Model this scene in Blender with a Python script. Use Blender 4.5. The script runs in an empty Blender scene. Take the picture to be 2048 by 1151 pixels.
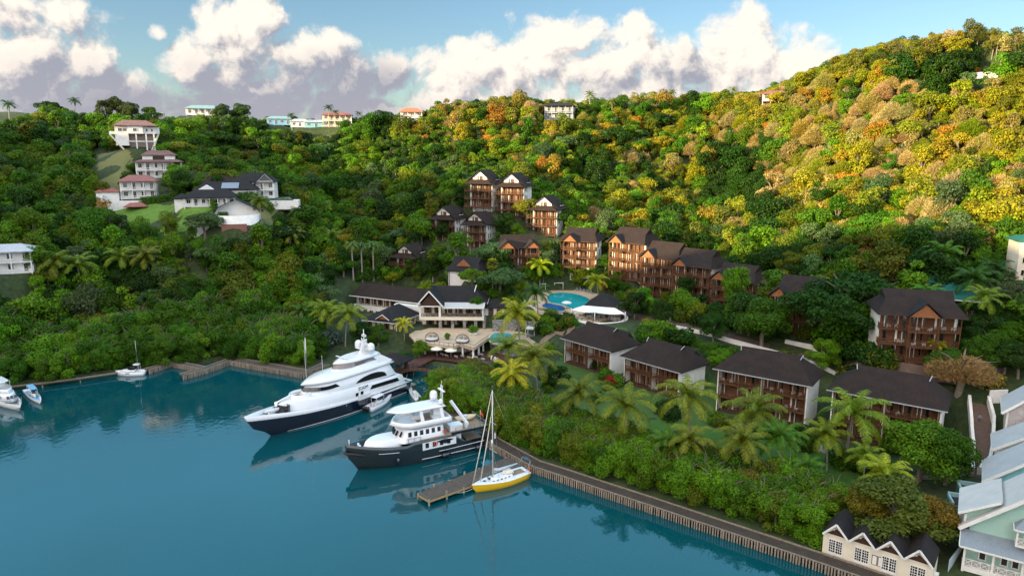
import bpy, bmesh, math, random
import numpy as np
from mathutils import Vector, Matrix
R = math.radians
SC = bpy.context.scene
COL = SC.collection
# ------------------------------------------------------------------ camera
F, CX, CY, CAMH, PITCH = 1365.33, 1024.0, 575.5, 56.0, R(11)
cam = bpy.data.cameras.new('camera'); cam.lens = 24; cam.sensor_width = 36
cam.clip_start = 1; cam.clip_end = 9000
camo = bpy.data.objects.new('camera', cam); COL.objects.link(camo)
camo.location = (0, 0, CAMH); camo.rotation_euler = (R(90) - PITCH, 0, 0)
SC.camera = camo
SC.cycles.max_bounces = 6; SC.cycles.diffuse_bounces = 3; SC.cycles.glossy_bounces = 3
SC.cycles.transparent_max_bounces = 6; SC.cycles.transmission_bounces = 3
SC.cycles.caustics_reflective = False; SC.cycles.caustics_refractive = False
SC.view_settings.view_transform = 'Standard'; SC.view_settings.look = 'None'
SC.view_settings.gamma = 1.0; SC.view_settings.exposure = 1.68

def ray(px, py):                      # slope of the sight line: X per Y, Z per Y
    u = (px - CX) / F; v = (py - CY) / F
    y = math.cos(PITCH) - v * math.sin(PITCH); z = -math.sin(PITCH) - v * math.cos(PITCH)
    return u / y, z / y
def P(px, py, z):                     # where the sight line meets the level z
    a, b = ray(px, py); Y = (z - CAMH) / b
    return Vector((a * Y, Y, z))
def PY(px, py, Y):
    a, b = ray(px, py)
    return Vector((a * Y, Y, CAMH + b * Y))
# ------------------------------------------------------------------ sun and sky
SUN_EL = R(10.5); SUN_AZ = R(-121)
S2 = (math.sin(SUN_AZ), math.cos(SUN_AZ))
SUNDIR = Vector((S2[0] * math.cos(SUN_EL), S2[1] * math.cos(SUN_EL), math.sin(SUN_EL)))
sl = bpy.data.lights.new('sun', 'SUN'); sl.energy = 5.0; sl.angle = R(0.5); sl.color = (1.0, 0.77, 0.43)
so = bpy.data.objects.new('sun', sl); COL.objects.link(so); so.location = (-200, -150, 200)
so.rotation_euler = (-SUNDIR).to_track_quat('-Z', 'Y').to_euler()

class V:
    nt = None
    def __init__(s, sock): s.s = sock
    @staticmethod
    def m(op, a, b=None, c=None, clamp=False):
        n = V.nt.nodes.new('ShaderNodeMath'); n.operation = op; n.use_clamp = clamp
        for i, x in enumerate((a, b, c)):
            if x is None: continue
            if isinstance(x, V): V.nt.links.new(x.s, n.inputs[i])
            else: n.inputs[i].default_value = x
        return V(n.outputs[0])
    def __add__(s, o): return V.m('ADD', s, o)
    __radd__ = __add__
    def __mul__(s, o): return V.m('MULTIPLY', s, o)
    __rmul__ = __mul__
    def __sub__(s, o): return V.m('SUBTRACT', s, o)
    def __rsub__(s, o): return V.m('SUBTRACT', o, s)
def sstep(x, a, b):
    n = V.nt.nodes.new('ShaderNodeMapRange'); n.interpolation_type = 'SMOOTHSTEP'
    V.nt.links.new(x.s, n.inputs[0]); n.inputs[1].default_value = a; n.inputs[2].default_value = b
    return V(n.outputs[0])
def comb(x, y, z=0.0):
    n = V.nt.nodes.new('ShaderNodeCombineXYZ')
    for i, q in enumerate((x, y, z)):
        if isinstance(q, V): V.nt.links.new(q.s, n.inputs[i])
        else: n.inputs[i].default_value = q
    return V(n.outputs[0])
def mixc(f, a, b):
    n = V.nt.nodes.new('ShaderNodeMix'); n.data_type = 'RGBA'
    if isinstance(f, V): V.nt.links.new(f.s, n.inputs[0])
    else: n.inputs[0].default_value = f
    for i, q in ((6, a), (7, b)):
        if isinstance(q, V): V.nt.links.new(q.s, n.inputs[i])
        else: n.inputs[i].default_value = (*q, 1)
    return V(n.outputs[2])
def noise2(vec, scale, detail=6, rough=.55, dist=0.0):
    n = V.nt.nodes.new('ShaderNodeTexNoise'); n.inputs['Scale'].default_value = scale
    n.inputs['Detail'].default_value = detail; n.inputs['Roughness'].default_value = rough; n.inputs['Distortion'].default_value = dist
    V.nt.links.new(vec.s, n.inputs['Vector']); return V(n.outputs[0])

world = bpy.data.worlds.new("World"); SC.world = world; world.use_nodes = True
nt = world.node_tree; nt.nodes.clear()
def azel(px, py):
    a, b = ray(px, py); return math.atan(a), math.atan2(b, math.hypot(1, a))
# px, py, half width, half height, grey of the cloud's shaded mass
CLOUDS = [(60, 130, 150, 190, .75), (165, 120, 75, 60, .6), (30, 20, 150, 90, .1), (260, 190, 130, 55, .9), (160, 215, 260, 60, .9),
    (450, 70, 95, 105, .15), (530, 25, 60, 75, .05), (400, 110, 80, 80, .6), (520, 150, 180, 90, .9), (650, 120, 80, 60, .25), (700, 160, 120, 65, 1.0),
    (770, 155, 62, 42, 1.0), (600, 205, 280, 55, 1.0), (880, 205, 90, 45, .4), (905, 130, 85, 55, .35), (940, 110, 55, 35, .1), (930, 165, 100, 65, .35), (1020, 140, 115, 80, .3),
    (1090, 110, 95, 85, .15), (1130, 75, 70, 60, .0), (1200, 150, 150, 75, .55), (1280, 95, 75, 78, .0), (1275, 60, 45, 45, .0),
    (1370, 140, 110, 65, .8), (1475, 90, 72, 85, .0), (1490, 50, 48, 45, .0), (1560, 130, 120, 75, .2), (1640, 150, 90, 60, .1), (1740, 140, 70, 40, .3),
    (1420, 200, 330, 60, .5), (230, 225, 330, 60, .85), (640, 235, 330, 50, .95), (1000, 225, 300, 60, .6), (90, 60, 130, 90, .4), (1250, 190, 250, 60, .45), (300, 65, 22, 20, .4), (905, 95, 38, 26, .5), (1120, 205, 250, 45, .5)]
g = bpy.data.node_groups.new('cloud_field', 'ShaderNodeTree')
g.interface.new_socket('vec', in_out='INPUT', socket_type='NodeSocketVector')
g.interface.new_socket('density', in_out='OUTPUT', socket_type='NodeSocketFloat')
g.interface.new_socket('grey', in_out='OUTPUT', socket_type='NodeSocketFloat')
gi = g.nodes.new('NodeGroupInput'); go = g.nodes.new('NodeGroupOutput'); V.nt = g
sp = g.nodes.new('ShaderNodeSeparateXYZ')
warp = g.nodes.new('ShaderNodeTexNoise'); warp.inputs['Scale'].default_value = 9; warp.inputs['Detail'].default_value = 5
g.links.new(gi.outputs[0], warp.inputs['Vector'])
vm = g.nodes.new('ShaderNodeVectorMath'); vm.operation = 'MULTIPLY_ADD'
g.links.new(warp.outputs['Color'], vm.inputs[0]); vm.inputs[1].default_value = (.07, .05, 0); g.links.new(gi.outputs[0], vm.inputs[2])
g.links.new(vm.outputs[0], sp.inputs[0])
ax, ey = V(sp.outputs[0]) - .035, V(sp.outputs[1]) - .025
best = None; gsum = None
for (px, py, w, h, gr) in CLOUDS:
    a0, e0 = azel(px, py); a1, _ = azel(px + w, py); _, e1 = azel(px, py - h)
    dx = (ax - a0) * (1 / (a1 - a0)); dy = (ey - e0) * (1 / (e1 - e0))
    q = 1 - (dx * dx + dy * dy)
    best = q if best is None else V.m('SMOOTH_MAX', best, q, .25)
    t = V.m('MAXIMUM', q + .45, 0.0) * (gr - .45)
    gsum = t if gsum is None else gsum + t
away = sstep(V.m('ABSOLUTE', ax), .78, 1.0)           # loose cumulus in the unseen rest of the sky, thickened for fill light
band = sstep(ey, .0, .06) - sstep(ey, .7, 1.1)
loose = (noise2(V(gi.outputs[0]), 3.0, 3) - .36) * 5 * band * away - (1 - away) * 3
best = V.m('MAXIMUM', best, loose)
vo = g.nodes.new('ShaderNodeTexVoronoi'); vo.feature = 'SMOOTH_F1'; vo.voronoi_dimensions = '2D'
vo.inputs['Scale'].default_value = 17; vo.inputs['Detail'].default_value = 5; vo.inputs['Roughness'].default_value = .56; vo.inputs['Lacunarity'].default_value = 2.15
vo.inputs['Smoothness'].default_value = .45
g.links.new(vm.outputs[0], vo.inputs['Vector'])
fb = noise2(V(vm.outputs[0]), 26, 8, .62)
D = V.m("MAXIMUM", best, -1.4) * .62 + .27 + (.52 - V(vo.outputs['Distance'])) * .66 + (fb - .5) * .72
g.links.new(D.s, go.inputs[0])
g.links.new((gsum * .75 + .45).s, go.inputs[1])
V.nt = nt
tc = nt.nodes.new('ShaderNodeTexCoord'); sp = nt.nodes.new('ShaderNodeSeparateXYZ'); nt.links.new(tc.outputs['Generated'], sp.inputs[0])
az = V.m('ARCTAN2', V(sp.outputs[0]), V(sp.outputs[1])); el = V.m('ARCSINE', V(sp.outputs[2]))
def field(x, y):
    n = nt.nodes.new('ShaderNodeGroup'); n.node_tree = g; nt.links.new(comb(x, y).s, n.inputs[0]); return V(n.outputs[0]), V(n.outputs[1])
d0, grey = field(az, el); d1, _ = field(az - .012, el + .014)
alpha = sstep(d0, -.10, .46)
alpha = V.m('MAXIMUM', alpha, sstep(el, .22, .45) * .7)      # veil added above the view to brighten the water's reflection
lit = V.m('ADD', (d0 - d1) * 1.5, .60, clamp=True)
thick = sstep(d0, .3, 1.1)
shade = V.m('ADD', lit - thick * .16, (.45 - grey) * .62, clamp=True)
ccol = mixc(sstep(shade, -.12, 1.02), (.100, .110, .138), (.36, .325, .285))
low = sstep(el, .22, -.02)                              # towards the horizon everything takes the haze of dusk
ccol = mixc(low * .22, ccol, (.25, .212, .21))
ns = nt.nodes.new('ShaderNodeTexSky'); ns.sky_type = 'NISHITA'; ns.sun_disc = False
ns.sun_elevation = SUN_EL; ns.sun_rotation = SUN_AZ % (2 * math.pi); ns.air_density = 1.1; ns.dust_density = 0.35; ns.ozone_density = 3.0
b1 = nt.nodes.new('ShaderNodeBackground'); b1.inputs[1].default_value = .066; nt.links.new(ns.outputs[0], b1.inputs[0])
back = V.m('MAXIMUM', sstep(V.m('ABSOLUTE', az), .8, 1.5), sstep(el, .28, .5) * .6)               # unseen clouds behind the camera and overhead, boosted to fill the shade
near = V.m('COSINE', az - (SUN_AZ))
fill_gain = mixc(sstep(near, -.1, .9), (2.2, 2.7, 3.4), (3.7, 3.6, 3.5))
vmul = nt.nodes.new('ShaderNodeMix'); vmul.data_type = 'RGBA'; vmul.blend_type = 'MULTIPLY'; nt.links.new(back.s, vmul.inputs[0]); nt.links.new(ccol.s, vmul.inputs[6]); nt.links.new(fill_gain.s, vmul.inputs[7])
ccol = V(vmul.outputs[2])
ccol = mixc(sstep(el, .2, .34) * (1 - sstep(V.m('ABSOLUTE', az), 1.0, 1.5)), ccol, (.15, .41, .60))  # added veil's blue, picked for the tint it reflects into the water
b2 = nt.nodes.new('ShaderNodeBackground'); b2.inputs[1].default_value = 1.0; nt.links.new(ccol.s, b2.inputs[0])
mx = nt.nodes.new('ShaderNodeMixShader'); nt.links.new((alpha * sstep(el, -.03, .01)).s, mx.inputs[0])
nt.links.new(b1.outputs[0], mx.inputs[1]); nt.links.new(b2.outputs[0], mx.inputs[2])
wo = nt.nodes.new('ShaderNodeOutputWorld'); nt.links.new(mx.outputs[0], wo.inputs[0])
world.cycles.sampling_method = 'MANUAL'; world.cycles.sample_map_resolution = 512
# ------------------------------------------------------------------ materials
MATS = {}
class NB:
    def __init__(s, m): s.nt = m.node_tree; s.b = s.nt.nodes['Principled BSDF']
    def n(s, t, **k):
        n = s.nt.nodes.new(t)
        for a, b in k.items(): setattr(n, a, b)
        return n
    def l(s, a, b): s.nt.links.new(a, b)
def newmat(name):
    m = bpy.data.materials.new(name); m.use_nodes = True; return m, NB(m)
def ramp2(b, fac, c0, c1, p0=.3, p1=.7):
    r = b.n('ShaderNodeValToRGB'); e = r.color_ramp.elements
    e[0].position = p0; e[0].color = (*c0, 1); e[1].position = p1; e[1].color = (*c1, 1)
    b.l(fac, r.inputs[0]); return r.outputs[0]
def mat(name, c0, c1=None, rough=.7, scale=2.0, bump=0.0, metal=0.0, spec=.4, coat=0, detail=5, stretch=None):
    """plain procedural surface: two tones broken up by noise, a little bump"""
    if name in MATS: return MATS[name]
    m, b = newmat(name); c1 = c1 or tuple(x * .8 for x in c0)
    tc = b.n('ShaderNodeTexCoord'); no = b.n('ShaderNodeTexNoise')
    no.inputs['Scale'].default_value = scale; no.inputs['Detail'].default_value = detail; no.inputs['Roughness'].default_value = .65
    src = tc.outputs['Object']
    if stretch:
        mp = b.n('ShaderNodeMapping'); mp.inputs['Scale'].default_value = stretch; b.l(src, mp.inputs[0]); src = mp.outputs[0]
    b.l(src, no.inputs['Vector'])
    b.l(ramp2(b, no.outputs[0], c0, c1), b.b.inputs['Base Color'])
    b.b.inputs['Roughness'].default_value = rough; b.b.inputs['Metallic'].default_value = metal
    b.b.inputs['Specular IOR Level'].default_value = spec; b.b.inputs['Coat Weight'].default_value = coat
    if bump:
        bp = b.n('ShaderNodeBump'); bp.inputs['Strength'].default_value = bump; bp.inputs['Distance'].default_value = .05
        b.l(no.outputs[0], bp.inputs['Height']); b.l(bp.outputs[0], b.b.inputs['Normal'])
    MATS[name] = m; return m
def coursed(name, c0, c1, axis='Z', freq=3.0, rough=.8, dark=.55, wear=.5, metal=0, distort=1.2):
    """courses of shingles, boards, planks or standing seams along one axis of the object"""
    if name in MATS: return MATS[name]
    m, b = newmat(name)
    tc = b.n('ShaderNodeTexCoord'); wv = b.n('ShaderNodeTexWave', bands_direction=axis)
    wv.inputs['Scale'].default_value = freq; wv.inputs['Distortion'].default_value = distort; wv.inputs['Detail Scale'].default_value = 3
    b.l(tc.outputs['Object'], wv.inputs['Vector'])
    n1 = b.n('ShaderNodeTexNoise'); n1.inputs['Scale'].default_value = wear; n1.inputs['Detail'].default_value = 7; n1.inputs['Roughness'].default_value = .7
    n2 = b.n('ShaderNodeTexNoise'); n2.inputs['Scale'].default_value = 5.5; n2.inputs['Detail'].default_value = 3
    b.l(tc.outputs['Object'], n1.inputs['Vector']); b.l(tc.outputs['Object'], n2.inputs['Vector'])
    ad = b.n('ShaderNodeMath', operation='ADD'); b.l(n1.outputs[0], ad.inputs[0]); b.l(n2.outputs[0], ad.inputs[1])
    hf = b.n('ShaderNodeMath', operation='MULTIPLY'); b.l(ad.outputs[0], hf.inputs[0]); hf.inputs[1].default_value = .5
    base = ramp2(b, hf.outputs[0], c0, c1, .38, .64)
    mr = b.n('ShaderNodeMapRange'); b.l(wv.outputs[0], mr.inputs[0]); mr.inputs[1].default_value = 0; mr.inputs[2].default_value = .35; mr.inputs[3].default_value = dark; mr.inputs[4].default_value = 1
    mx = b.n('ShaderNodeMix', data_type='RGBA', blend_type='MULTIPLY'); mx.inputs[0].default_value = 1
    b.l(base, mx.inputs[6]); b.l(mr.outputs[0], mx.inputs[7]); b.l(mx.outputs[2], b.b.inputs['Base Color'])
    b.b.inputs['Roughness'].default_value = rough; b.b.inputs['Metallic'].default_value = metal; b.b.inputs['Specular IOR Level'].default_value = .3
    bp = b.n('ShaderNodeBump'); bp.inputs['Strength'].default_value = .5; bp.inputs['Distance'].default_value = .06
    b.l(wv.outputs[0], bp.inputs['Height']); b.l(bp.outputs[0], b.b.inputs['Normal'])
    MATS[name] = m; return m
def glass(name, c, rough=.06):
    m, b = newmat(name); b.b.inputs['Base Color'].default_value = (*c, 1); b.b.inputs['Roughness'].default_value = rough
    b.b.inputs['Specular IOR Level'].default_value = .8; MATS[name] = m; return m
def leafmat(name, base, trans=.35, rough=.5):
    """foliage; each tree brings its own tint"""
    m, b = newmat(name)
    at = b.n('ShaderNodeAttribute', attribute_type='INSTANCER', attribute_name='tint')
    tc = b.n('ShaderNodeTexCoord'); no = b.n('ShaderNodeTexNoise'); no.inputs['Scale'].default_value = .55; no.inputs['Detail'].default_value = 6; no.inputs['Roughness'].default_value = .8
    b.l(tc.outputs['Object'], no.inputs['Vector'])
    va = ramp2(b, no.outputs[0], (.6, .66, .55), (1.4, 1.34, 1.25), .32, .68)
    n2 = b.n('ShaderNodeTexNoise'); n2.inputs['Scale'].default_value = 3.2; n2.inputs['Detail'].default_value = 2; b.l(tc.outputs['Object'], n2.inputs['Vector'])
    vb = ramp2(b, n2.outputs[0], (.62, .66, .6), (1.38, 1.34, 1.3), .34, .66); m0 = b.n('ShaderNodeMix', data_type='RGBA', blend_type='MULTIPLY'); m0.inputs[0].default_value = 1
    b.l(va, m0.inputs[6]); b.l(vb, m0.inputs[7]); va = m0.outputs[2]
    m1 = b.n('ShaderNodeMix', data_type='RGBA', blend_type='MULTIPLY'); m1.inputs[0].default_value = 1
    b.l(at.outputs['Color'], m1.inputs[6]); b.l(va, m1.inputs[7])
    m2 = b.n('ShaderNodeMix', data_type='RGBA', blend_type='MULTIPLY'); m2.inputs[0].default_value = 1
    b.l(m1.outputs[2], m2.inputs[6]); m2.inputs[7].default_value = (*base, 1)
    b.l(m2.outputs[2], b.b.inputs['Base Color']); b.b.inputs['Roughness'].default_value = rough; b.b.inputs['Specular IOR Level'].default_value = .15
    tr = b.n('ShaderNodeBsdfTranslucent'); b.l(m2.outputs[2], tr.inputs[0])
    ms = b.n('ShaderNodeMixShader'); ms.inputs[0].default_value = trans
    b.l(b.b.outputs[0], ms.inputs[1]); b.l(tr.outputs[0], ms.inputs[2])
    b.l(ms.outputs[0], b.nt.nodes['Material Output'].inputs[0]); MATS[name] = m; return m
M_LEAF = leafmat('leaves', (1, 1, 1)); M_PALM = leafmat('palm_fronds', (1.25, 1.25, 1.1), .25, .35)
M_BARK = mat('bark', (.11, .085, .06), (.2, .17, .135), .9, 3, .3)
M_PBARK = mat('palm_bark', (.17, .15, .12), (.28, .25, .21), .9, 4, .3)
M_WHITE = mat('white_render', (.74, .73, .70), (.62, .60, .56), .75, .9)
M_CREAM = mat('cream_render', (.70, .63, .51), (.62, .56, .45), .8, .9)
M_BOATW = mat('white_gelcoat', (.70, .71, .72), (.64, .65, .66), .22, .6, spec=.5, coat=.3)
M_NAVY = mat('navy_paint', (.006, .010, .024), (.008, .013, .03), .12, .6, spec=.6, coat=.5)
M_GLASS = glass('dark_glass', (.012, .014, .018))
M_PANE = glass('window_pane', (.05, .06, .07), .05)
M_SHING = coursed('brown_shingles', (.012, .007, .006), (.034, .019, .014), 'Z', 5.0, .85, .6)
M_SHINGD = coursed('dark_shingles', (.010, .009, .010), (.024, .020, .021), 'Z', 5.0, .85, .6)
M_WOOD = coursed('brown_timber', (.10, .044, .020), (.16, .072, .034), 'X', 4.0, .7, .7, 1.5)
M_WOODD = mat('dark_timber', (.035, .016, .010), (.065, .030, .019), .75, 3)
M_SHUT = coursed('louvred_timber', (.12, .050, .022), (.20, .085, .038), 'Z', 9.0, .65, .5, 1.2)
M_GABLE = coursed('gable_boards', (.24, .09, .035), (.34, .14, .06), 'Z', 5.0, .7, .7, 1.2)
M_STEEL = mat('steel', (.5, .5, .5), (.4, .4, .4), .3, 5, metal=.9)
M_DECK = coursed('grey_deck_planks', (.085, .070, .058), (.15, .125, .105), 'X', 4.0, .85, .35, 1.0)
M_PILE = mat('weathered_piles', (.13, .105, .08), (.26, .215, .165), .9, 3, .3, stretch=(1, 1, .2))
M_TEAK = coursed('teak_planks', (.26, .19, .13), (.34, .26, .18), 'Y', 6.0, .7, .6, 1.0)
M_STONE = None

# ------------------------------------------------------------------ terrain
WATERPX = [(-500, 850), (0, 779), (85, 773), (235, 749), (300, 740), (375, 732), (455, 723), (605, 748), (660, 752), (735, 735), (790, 722), (850, 700), (960, 700), (1000, 716),
           (960, 740), (900, 738), (868, 752), (862, 790), (880, 822), (940, 862), (985, 893), (1060, 938), (1200, 986), (1400, 1053), (1620, 1128), (1800, 1190), (2400, 1420)]
WPOLY = np.array([P(x, y, 0)[:2] for x, y in WATERPX] + [[120, 0], [60, -60], [-100, -160], [-190, -90], [-185, 40]])
def sdist(x, y, poly):
    """signed distance to a polygon, positive outside"""
    x = np.asarray(x, float); y = np.asarray(y, float); d = np.full(x.shape, 1e9); ins = np.zeros(x.shape, bool)
    n = len(poly)
    for i in range(n):
        x0, y0 = poly[i]; x1, y1 = poly[(i + 1) % n]
        ex, ey = x1 - x0, y1 - y0; t = np.clip(((x - x0) * ex + (y - y0) * ey) / (ex * ex + ey * ey + 1e-9), 0, 1)
        d = np.minimum(d, np.hypot(x - x0 - t * ex, y - y0 - t * ey))
        c = ((y0 > y) != (y1 > y)); xi = x0 + (y - y0) * ex / (ey if abs(ey) > 1e-9 else 1e-9)
        ins ^= c & (x < xi)
    return np.where(ins, -d, d)
CTL = []
for px, py, z in [(1150, 745, 2), (1300, 795, 2), (1450, 855, 2), (1650, 890, 2.4), (1850, 905, 3), (1400, 900, 1.6), (1700, 940, 1.6), (1200, 900, 1.2), (1100, 850, 1.2), (1000, 800, 1.2), (1450, 980, 1.2), (1800, 1000, 2),
                  (1650, 1105, 1.3), (1850, 1140, 1.5), (1985, 1100, 2.5), (1950, 925, 3.5), (1960, 860, 6.5), (850, 690, 2.2), (930, 690, 2.2), (780, 700, 1.6), (700, 700, 1.6), (600, 735, 1.2),
                  (300, 730, 1), (100, 765, 1), (450, 718, 1), (0, 772, 1), (2100, 1000, 4), (1050, 735, 2), (1060, 690, 4.5), (1180, 700, 4), (900, 655, 7.2), (800, 655, 7.2), (1060, 668, 7.2), (720, 640, 6)]:
    CTL.append(tuple(P(px, py, z)))
for px, py, Y in [(1130, 600, 212), (1200, 655, 190), (1060, 600, 212), (1090, 640, 198), (815, 545, 244), (880, 482, 262), (950, 496, 252), (960, 430, 270), (1020, 434, 266), (1090, 470, 254), (1040, 538, 234), (925, 562, 224),
                  (1160, 534, 236), (1265, 560, 224), (1320, 592, 214), (1385, 612, 203), (1470, 622, 194), (1600, 668, 166), (1830, 722, 136), (1500, 700, 163), (1330, 655, 178), (1740, 775, 140), (1970, 780, 126), (1990, 720, 132), (1700, 700, 152),
                  (270, 294, 300), (320, 356, 285), (270, 408, 258), (410, 415, 246), (500, 396, 262), (470, 448, 236), (25, 548, 196), (20, 252, 340), (280, 244, 372), (500, 245, 372), (620, 252, 370), (680, 250, 368), (820, 248, 360), (400, 234, 376),
                  (1110, 243, 345), (1545, 206, 332), (1970, 152, 258), (2035, 562, 152), (1860, 548, 172), (1560, 560, 200), (1440, 560, 222)]:
    CTL.append(tuple(PY(px, py, Y)))
for px, py, Y, h in [(300, 590, 196, 9), (100, 600, 192, 9), (550, 620, 196, 9), (650, 560, 214, 9), (250, 500, 222, 8), (100, 470, 222, 8), (350, 440, 238, 2), (650, 450, 262, 8), (600, 350, 318, 8), (450, 310, 335, 9), (650, 275, 362, 7), (780, 330, 330, 8), (760, 420, 290, 8),
                     (1000, 195, 358, 10), (1000, 300, 322, 9), (880, 340, 300, 9), (1300, 190, 372, 9), (1300, 300, 322, 9), (1300, 390, 285, 9), (1450, 400, 262, 9), (1620, 150, 320, 8), (1700, 105, 298, 8), (1850, 72, 276, 8), (1960, 75, 266, 8), (2048, 75, 252, 8),
                     (1800, 300, 240, 8), (2000, 300, 214, 8), (1600, 300, 275, 8), (1500, 345, 290, 9), (1800, 440, 192, 8), (2000, 440, 168, 8), (1600, 430, 224, 9), (1700, 200, 275, 8), (1900, 180, 250, 8), (100, 330, 290, 8), (20, 420, 236, 8), (160, 260, 345, 6), (1200, 420, 268, 9), (1730, 520, 182, 9)]:
    p = PY(px, py, Y); CTL.append((p.x, p.y, p.z - h))
for X, Y, z in [(-300, 176, 98), (-335, 250, 92), (-335, 335, 84), (-300, 88, 104), (-300, 50, 86), (-300, 22, 74), (-300, -6, 80), (-280, 400, 80), (-400, 100, 90), (-420, 300, 92), (-150, 430, 54), (0, 440, 58), (120, 430, 70), (230, 340, 86), (260, 220, 82), (230, 140, 44), (160, 80, 12), (200, 20, 6), (330, 260, 70), (-300, -60, 120), (-300, -100, 122), (-400, -60, 112),  # includes the unseen left ridge, its heights shaped to cast the valley shade
                (-330, -180, 112), (-420, -160, 110), (-250, -260, 60), (-500, 0, 80), (-210, -110, 10), (-195, 60, 8), (-200, -20, 8), (150, -60, 4), (60, -120, 3), (-200, 480, 40), (0, 600, 10), (300, 500, 20), (-400, 500, 30), (420, 100, 40), (400, 400, 40), (-500, 400, 60), (-120, -280, 8)]:
    CTL.append((X, Y, z))
for px, py, Y in [(450, 250, 392), (520, 256, 388), (600, 260, 388), (680, 258, 388), (740, 256, 384), (790, 250, 380), (0, 262, 360), (70, 250, 372), (760, 256, 372)]:
    CTL.append(tuple(PY(px, py, Y)))
CTL = np.array(CTL)
def tps(r2): return np.where(r2 > 1e-9, .5 * r2 * np.log(r2 + 1e-12), 0)
_c = CTL[:, :2] / 100.0
_K = tps(((_c[:, None] - _c[None]) ** 2).sum(2)) + np.eye(len(_c)) * .004
_Q = np.hstack([np.ones((len(_c), 1)), _c])
_A = np.block([[_K, _Q], [_Q.T, np.zeros((3, 3))]])
_w = np.linalg.solve(_A, np.concatenate([CTL[:, 2], np.zeros(3)]))
PADS = []                                   # level terraces cut into the slope: centre x, y, level z, radius, soft edge
def vnoise(x, y, s, seed=0):
    x = np.asarray(x, float) / s; y = np.asarray(y, float) / s
    return (np.sin(x * 1.7 + 1.3 * np.sin(y * 1.1 + seed)) + np.sin(y * 1.9 + 1.7 * np.sin(x * .8 + seed * 2.1))) * .5
def ground0(x, y):
    x = np.asarray(x, float); y = np.asarray(y, float); sh = x.shape
    q = np.stack([x.ravel(), y.ravel()], 1) / 100.0; out = np.empty(len(q))
    for i in range(0, len(q), 8192):
        s = q[i:i + 8192]; k = tps(((s[:, None] - _c[None]) ** 2).sum(2))
        out[i:i + 8192] = k @ _w[:len(_c)] + _w[len(_c)] + s @ _w[len(_c) + 1:]
    z = out.reshape(sh)
    far = np.clip((np.hypot(x, y - 150) - 480) / 250, 0, 1); z = z * (1 - far) - 6 * far
    d = sdist(x, y, WPOLY); t = np.clip(d / 16, 0, 1); t = t * t * (3 - 2 * t)
    land = 1.0 + (np.maximum(z, 1.0) - 1.0) * t
    land = np.where(far > .3, z, land)
    return np.where(d > 0, np.where(d < .8, -3 + (land + 3) * np.clip(d / .8, 0, 1), land), -3.0)
def ground(x, y):
    z = ground0(x, y)
    for (cx, cy, cz, r, e) in PADS:
        t = np.clip((r + e - np.hypot(np.asarray(x) - cx, np.asarray(y) - cy)) / e, 0, 1); t = t * t * (3 - 2 * t)
        z = z * (1 - t) + cz * t
    return z
def gz(x, y): return float(ground(np.array([x]), np.array([y]))[0])
_YS = np.concatenate([np.arange(60, 420, .5)])
def hit(px, py, h=0.0, y0=60):
    """first place along a sight line that stands h above the ground (or water bed at 0)"""
    a, b = ray(px, py); Y = _YS[_YS >= y0]; z = CAMH + b * Y
    cl = z - np.maximum(ground(a * Y, Y), 0) - h
    k = np.argmax(cl <= 0)
    if cl[k] > 0: k = np.argmin(cl)
    return Vector((a * Y[k], Y[k], z[k] - h))
# ------------------------------------------------------------------ where the buildings stand: front-centre at ground level, heading
SITES = {}
def site(key, loc, yaw, r, e=5, back=0):
    yaw = R(yaw); loc = Vector(loc); SITES[key] = (loc, yaw)
    c = loc + Vector((-math.sin(yaw), math.cos(yaw), 0)) * back
    if r: PADS.append((c.x, c.y, loc.z - .15, r, e))
def eaves(key, l, r, ez, g, over, depth):
    a = P(*l, ez); b = P(*r, ez); d = (b - a).normalized(); n = Vector((-d.y, d.x, 0)); m = (a + b) / 2 + n * over; m.z = g
    site(key, m, math.degrees(math.atan2(d.y, d.x)), (b - a).length * .5, 5, depth / 2); return (b - a).length - 2 * over
ROWW = {'A': eaves('A', (1120, 675), (1222, 704), 9.2, 2.6, .9, 10), 'B': eaves('B', (1238, 711), (1361, 746), 9.0, 2.4, .9, 10),
        'C': eaves('C', (1425, 736), (1624, 773), 11.6, 2.2, .9, 10), 'D': eaves('D', (1653, 778), (1896, 823), 11.6, 2.2, .9, 10)}
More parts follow.
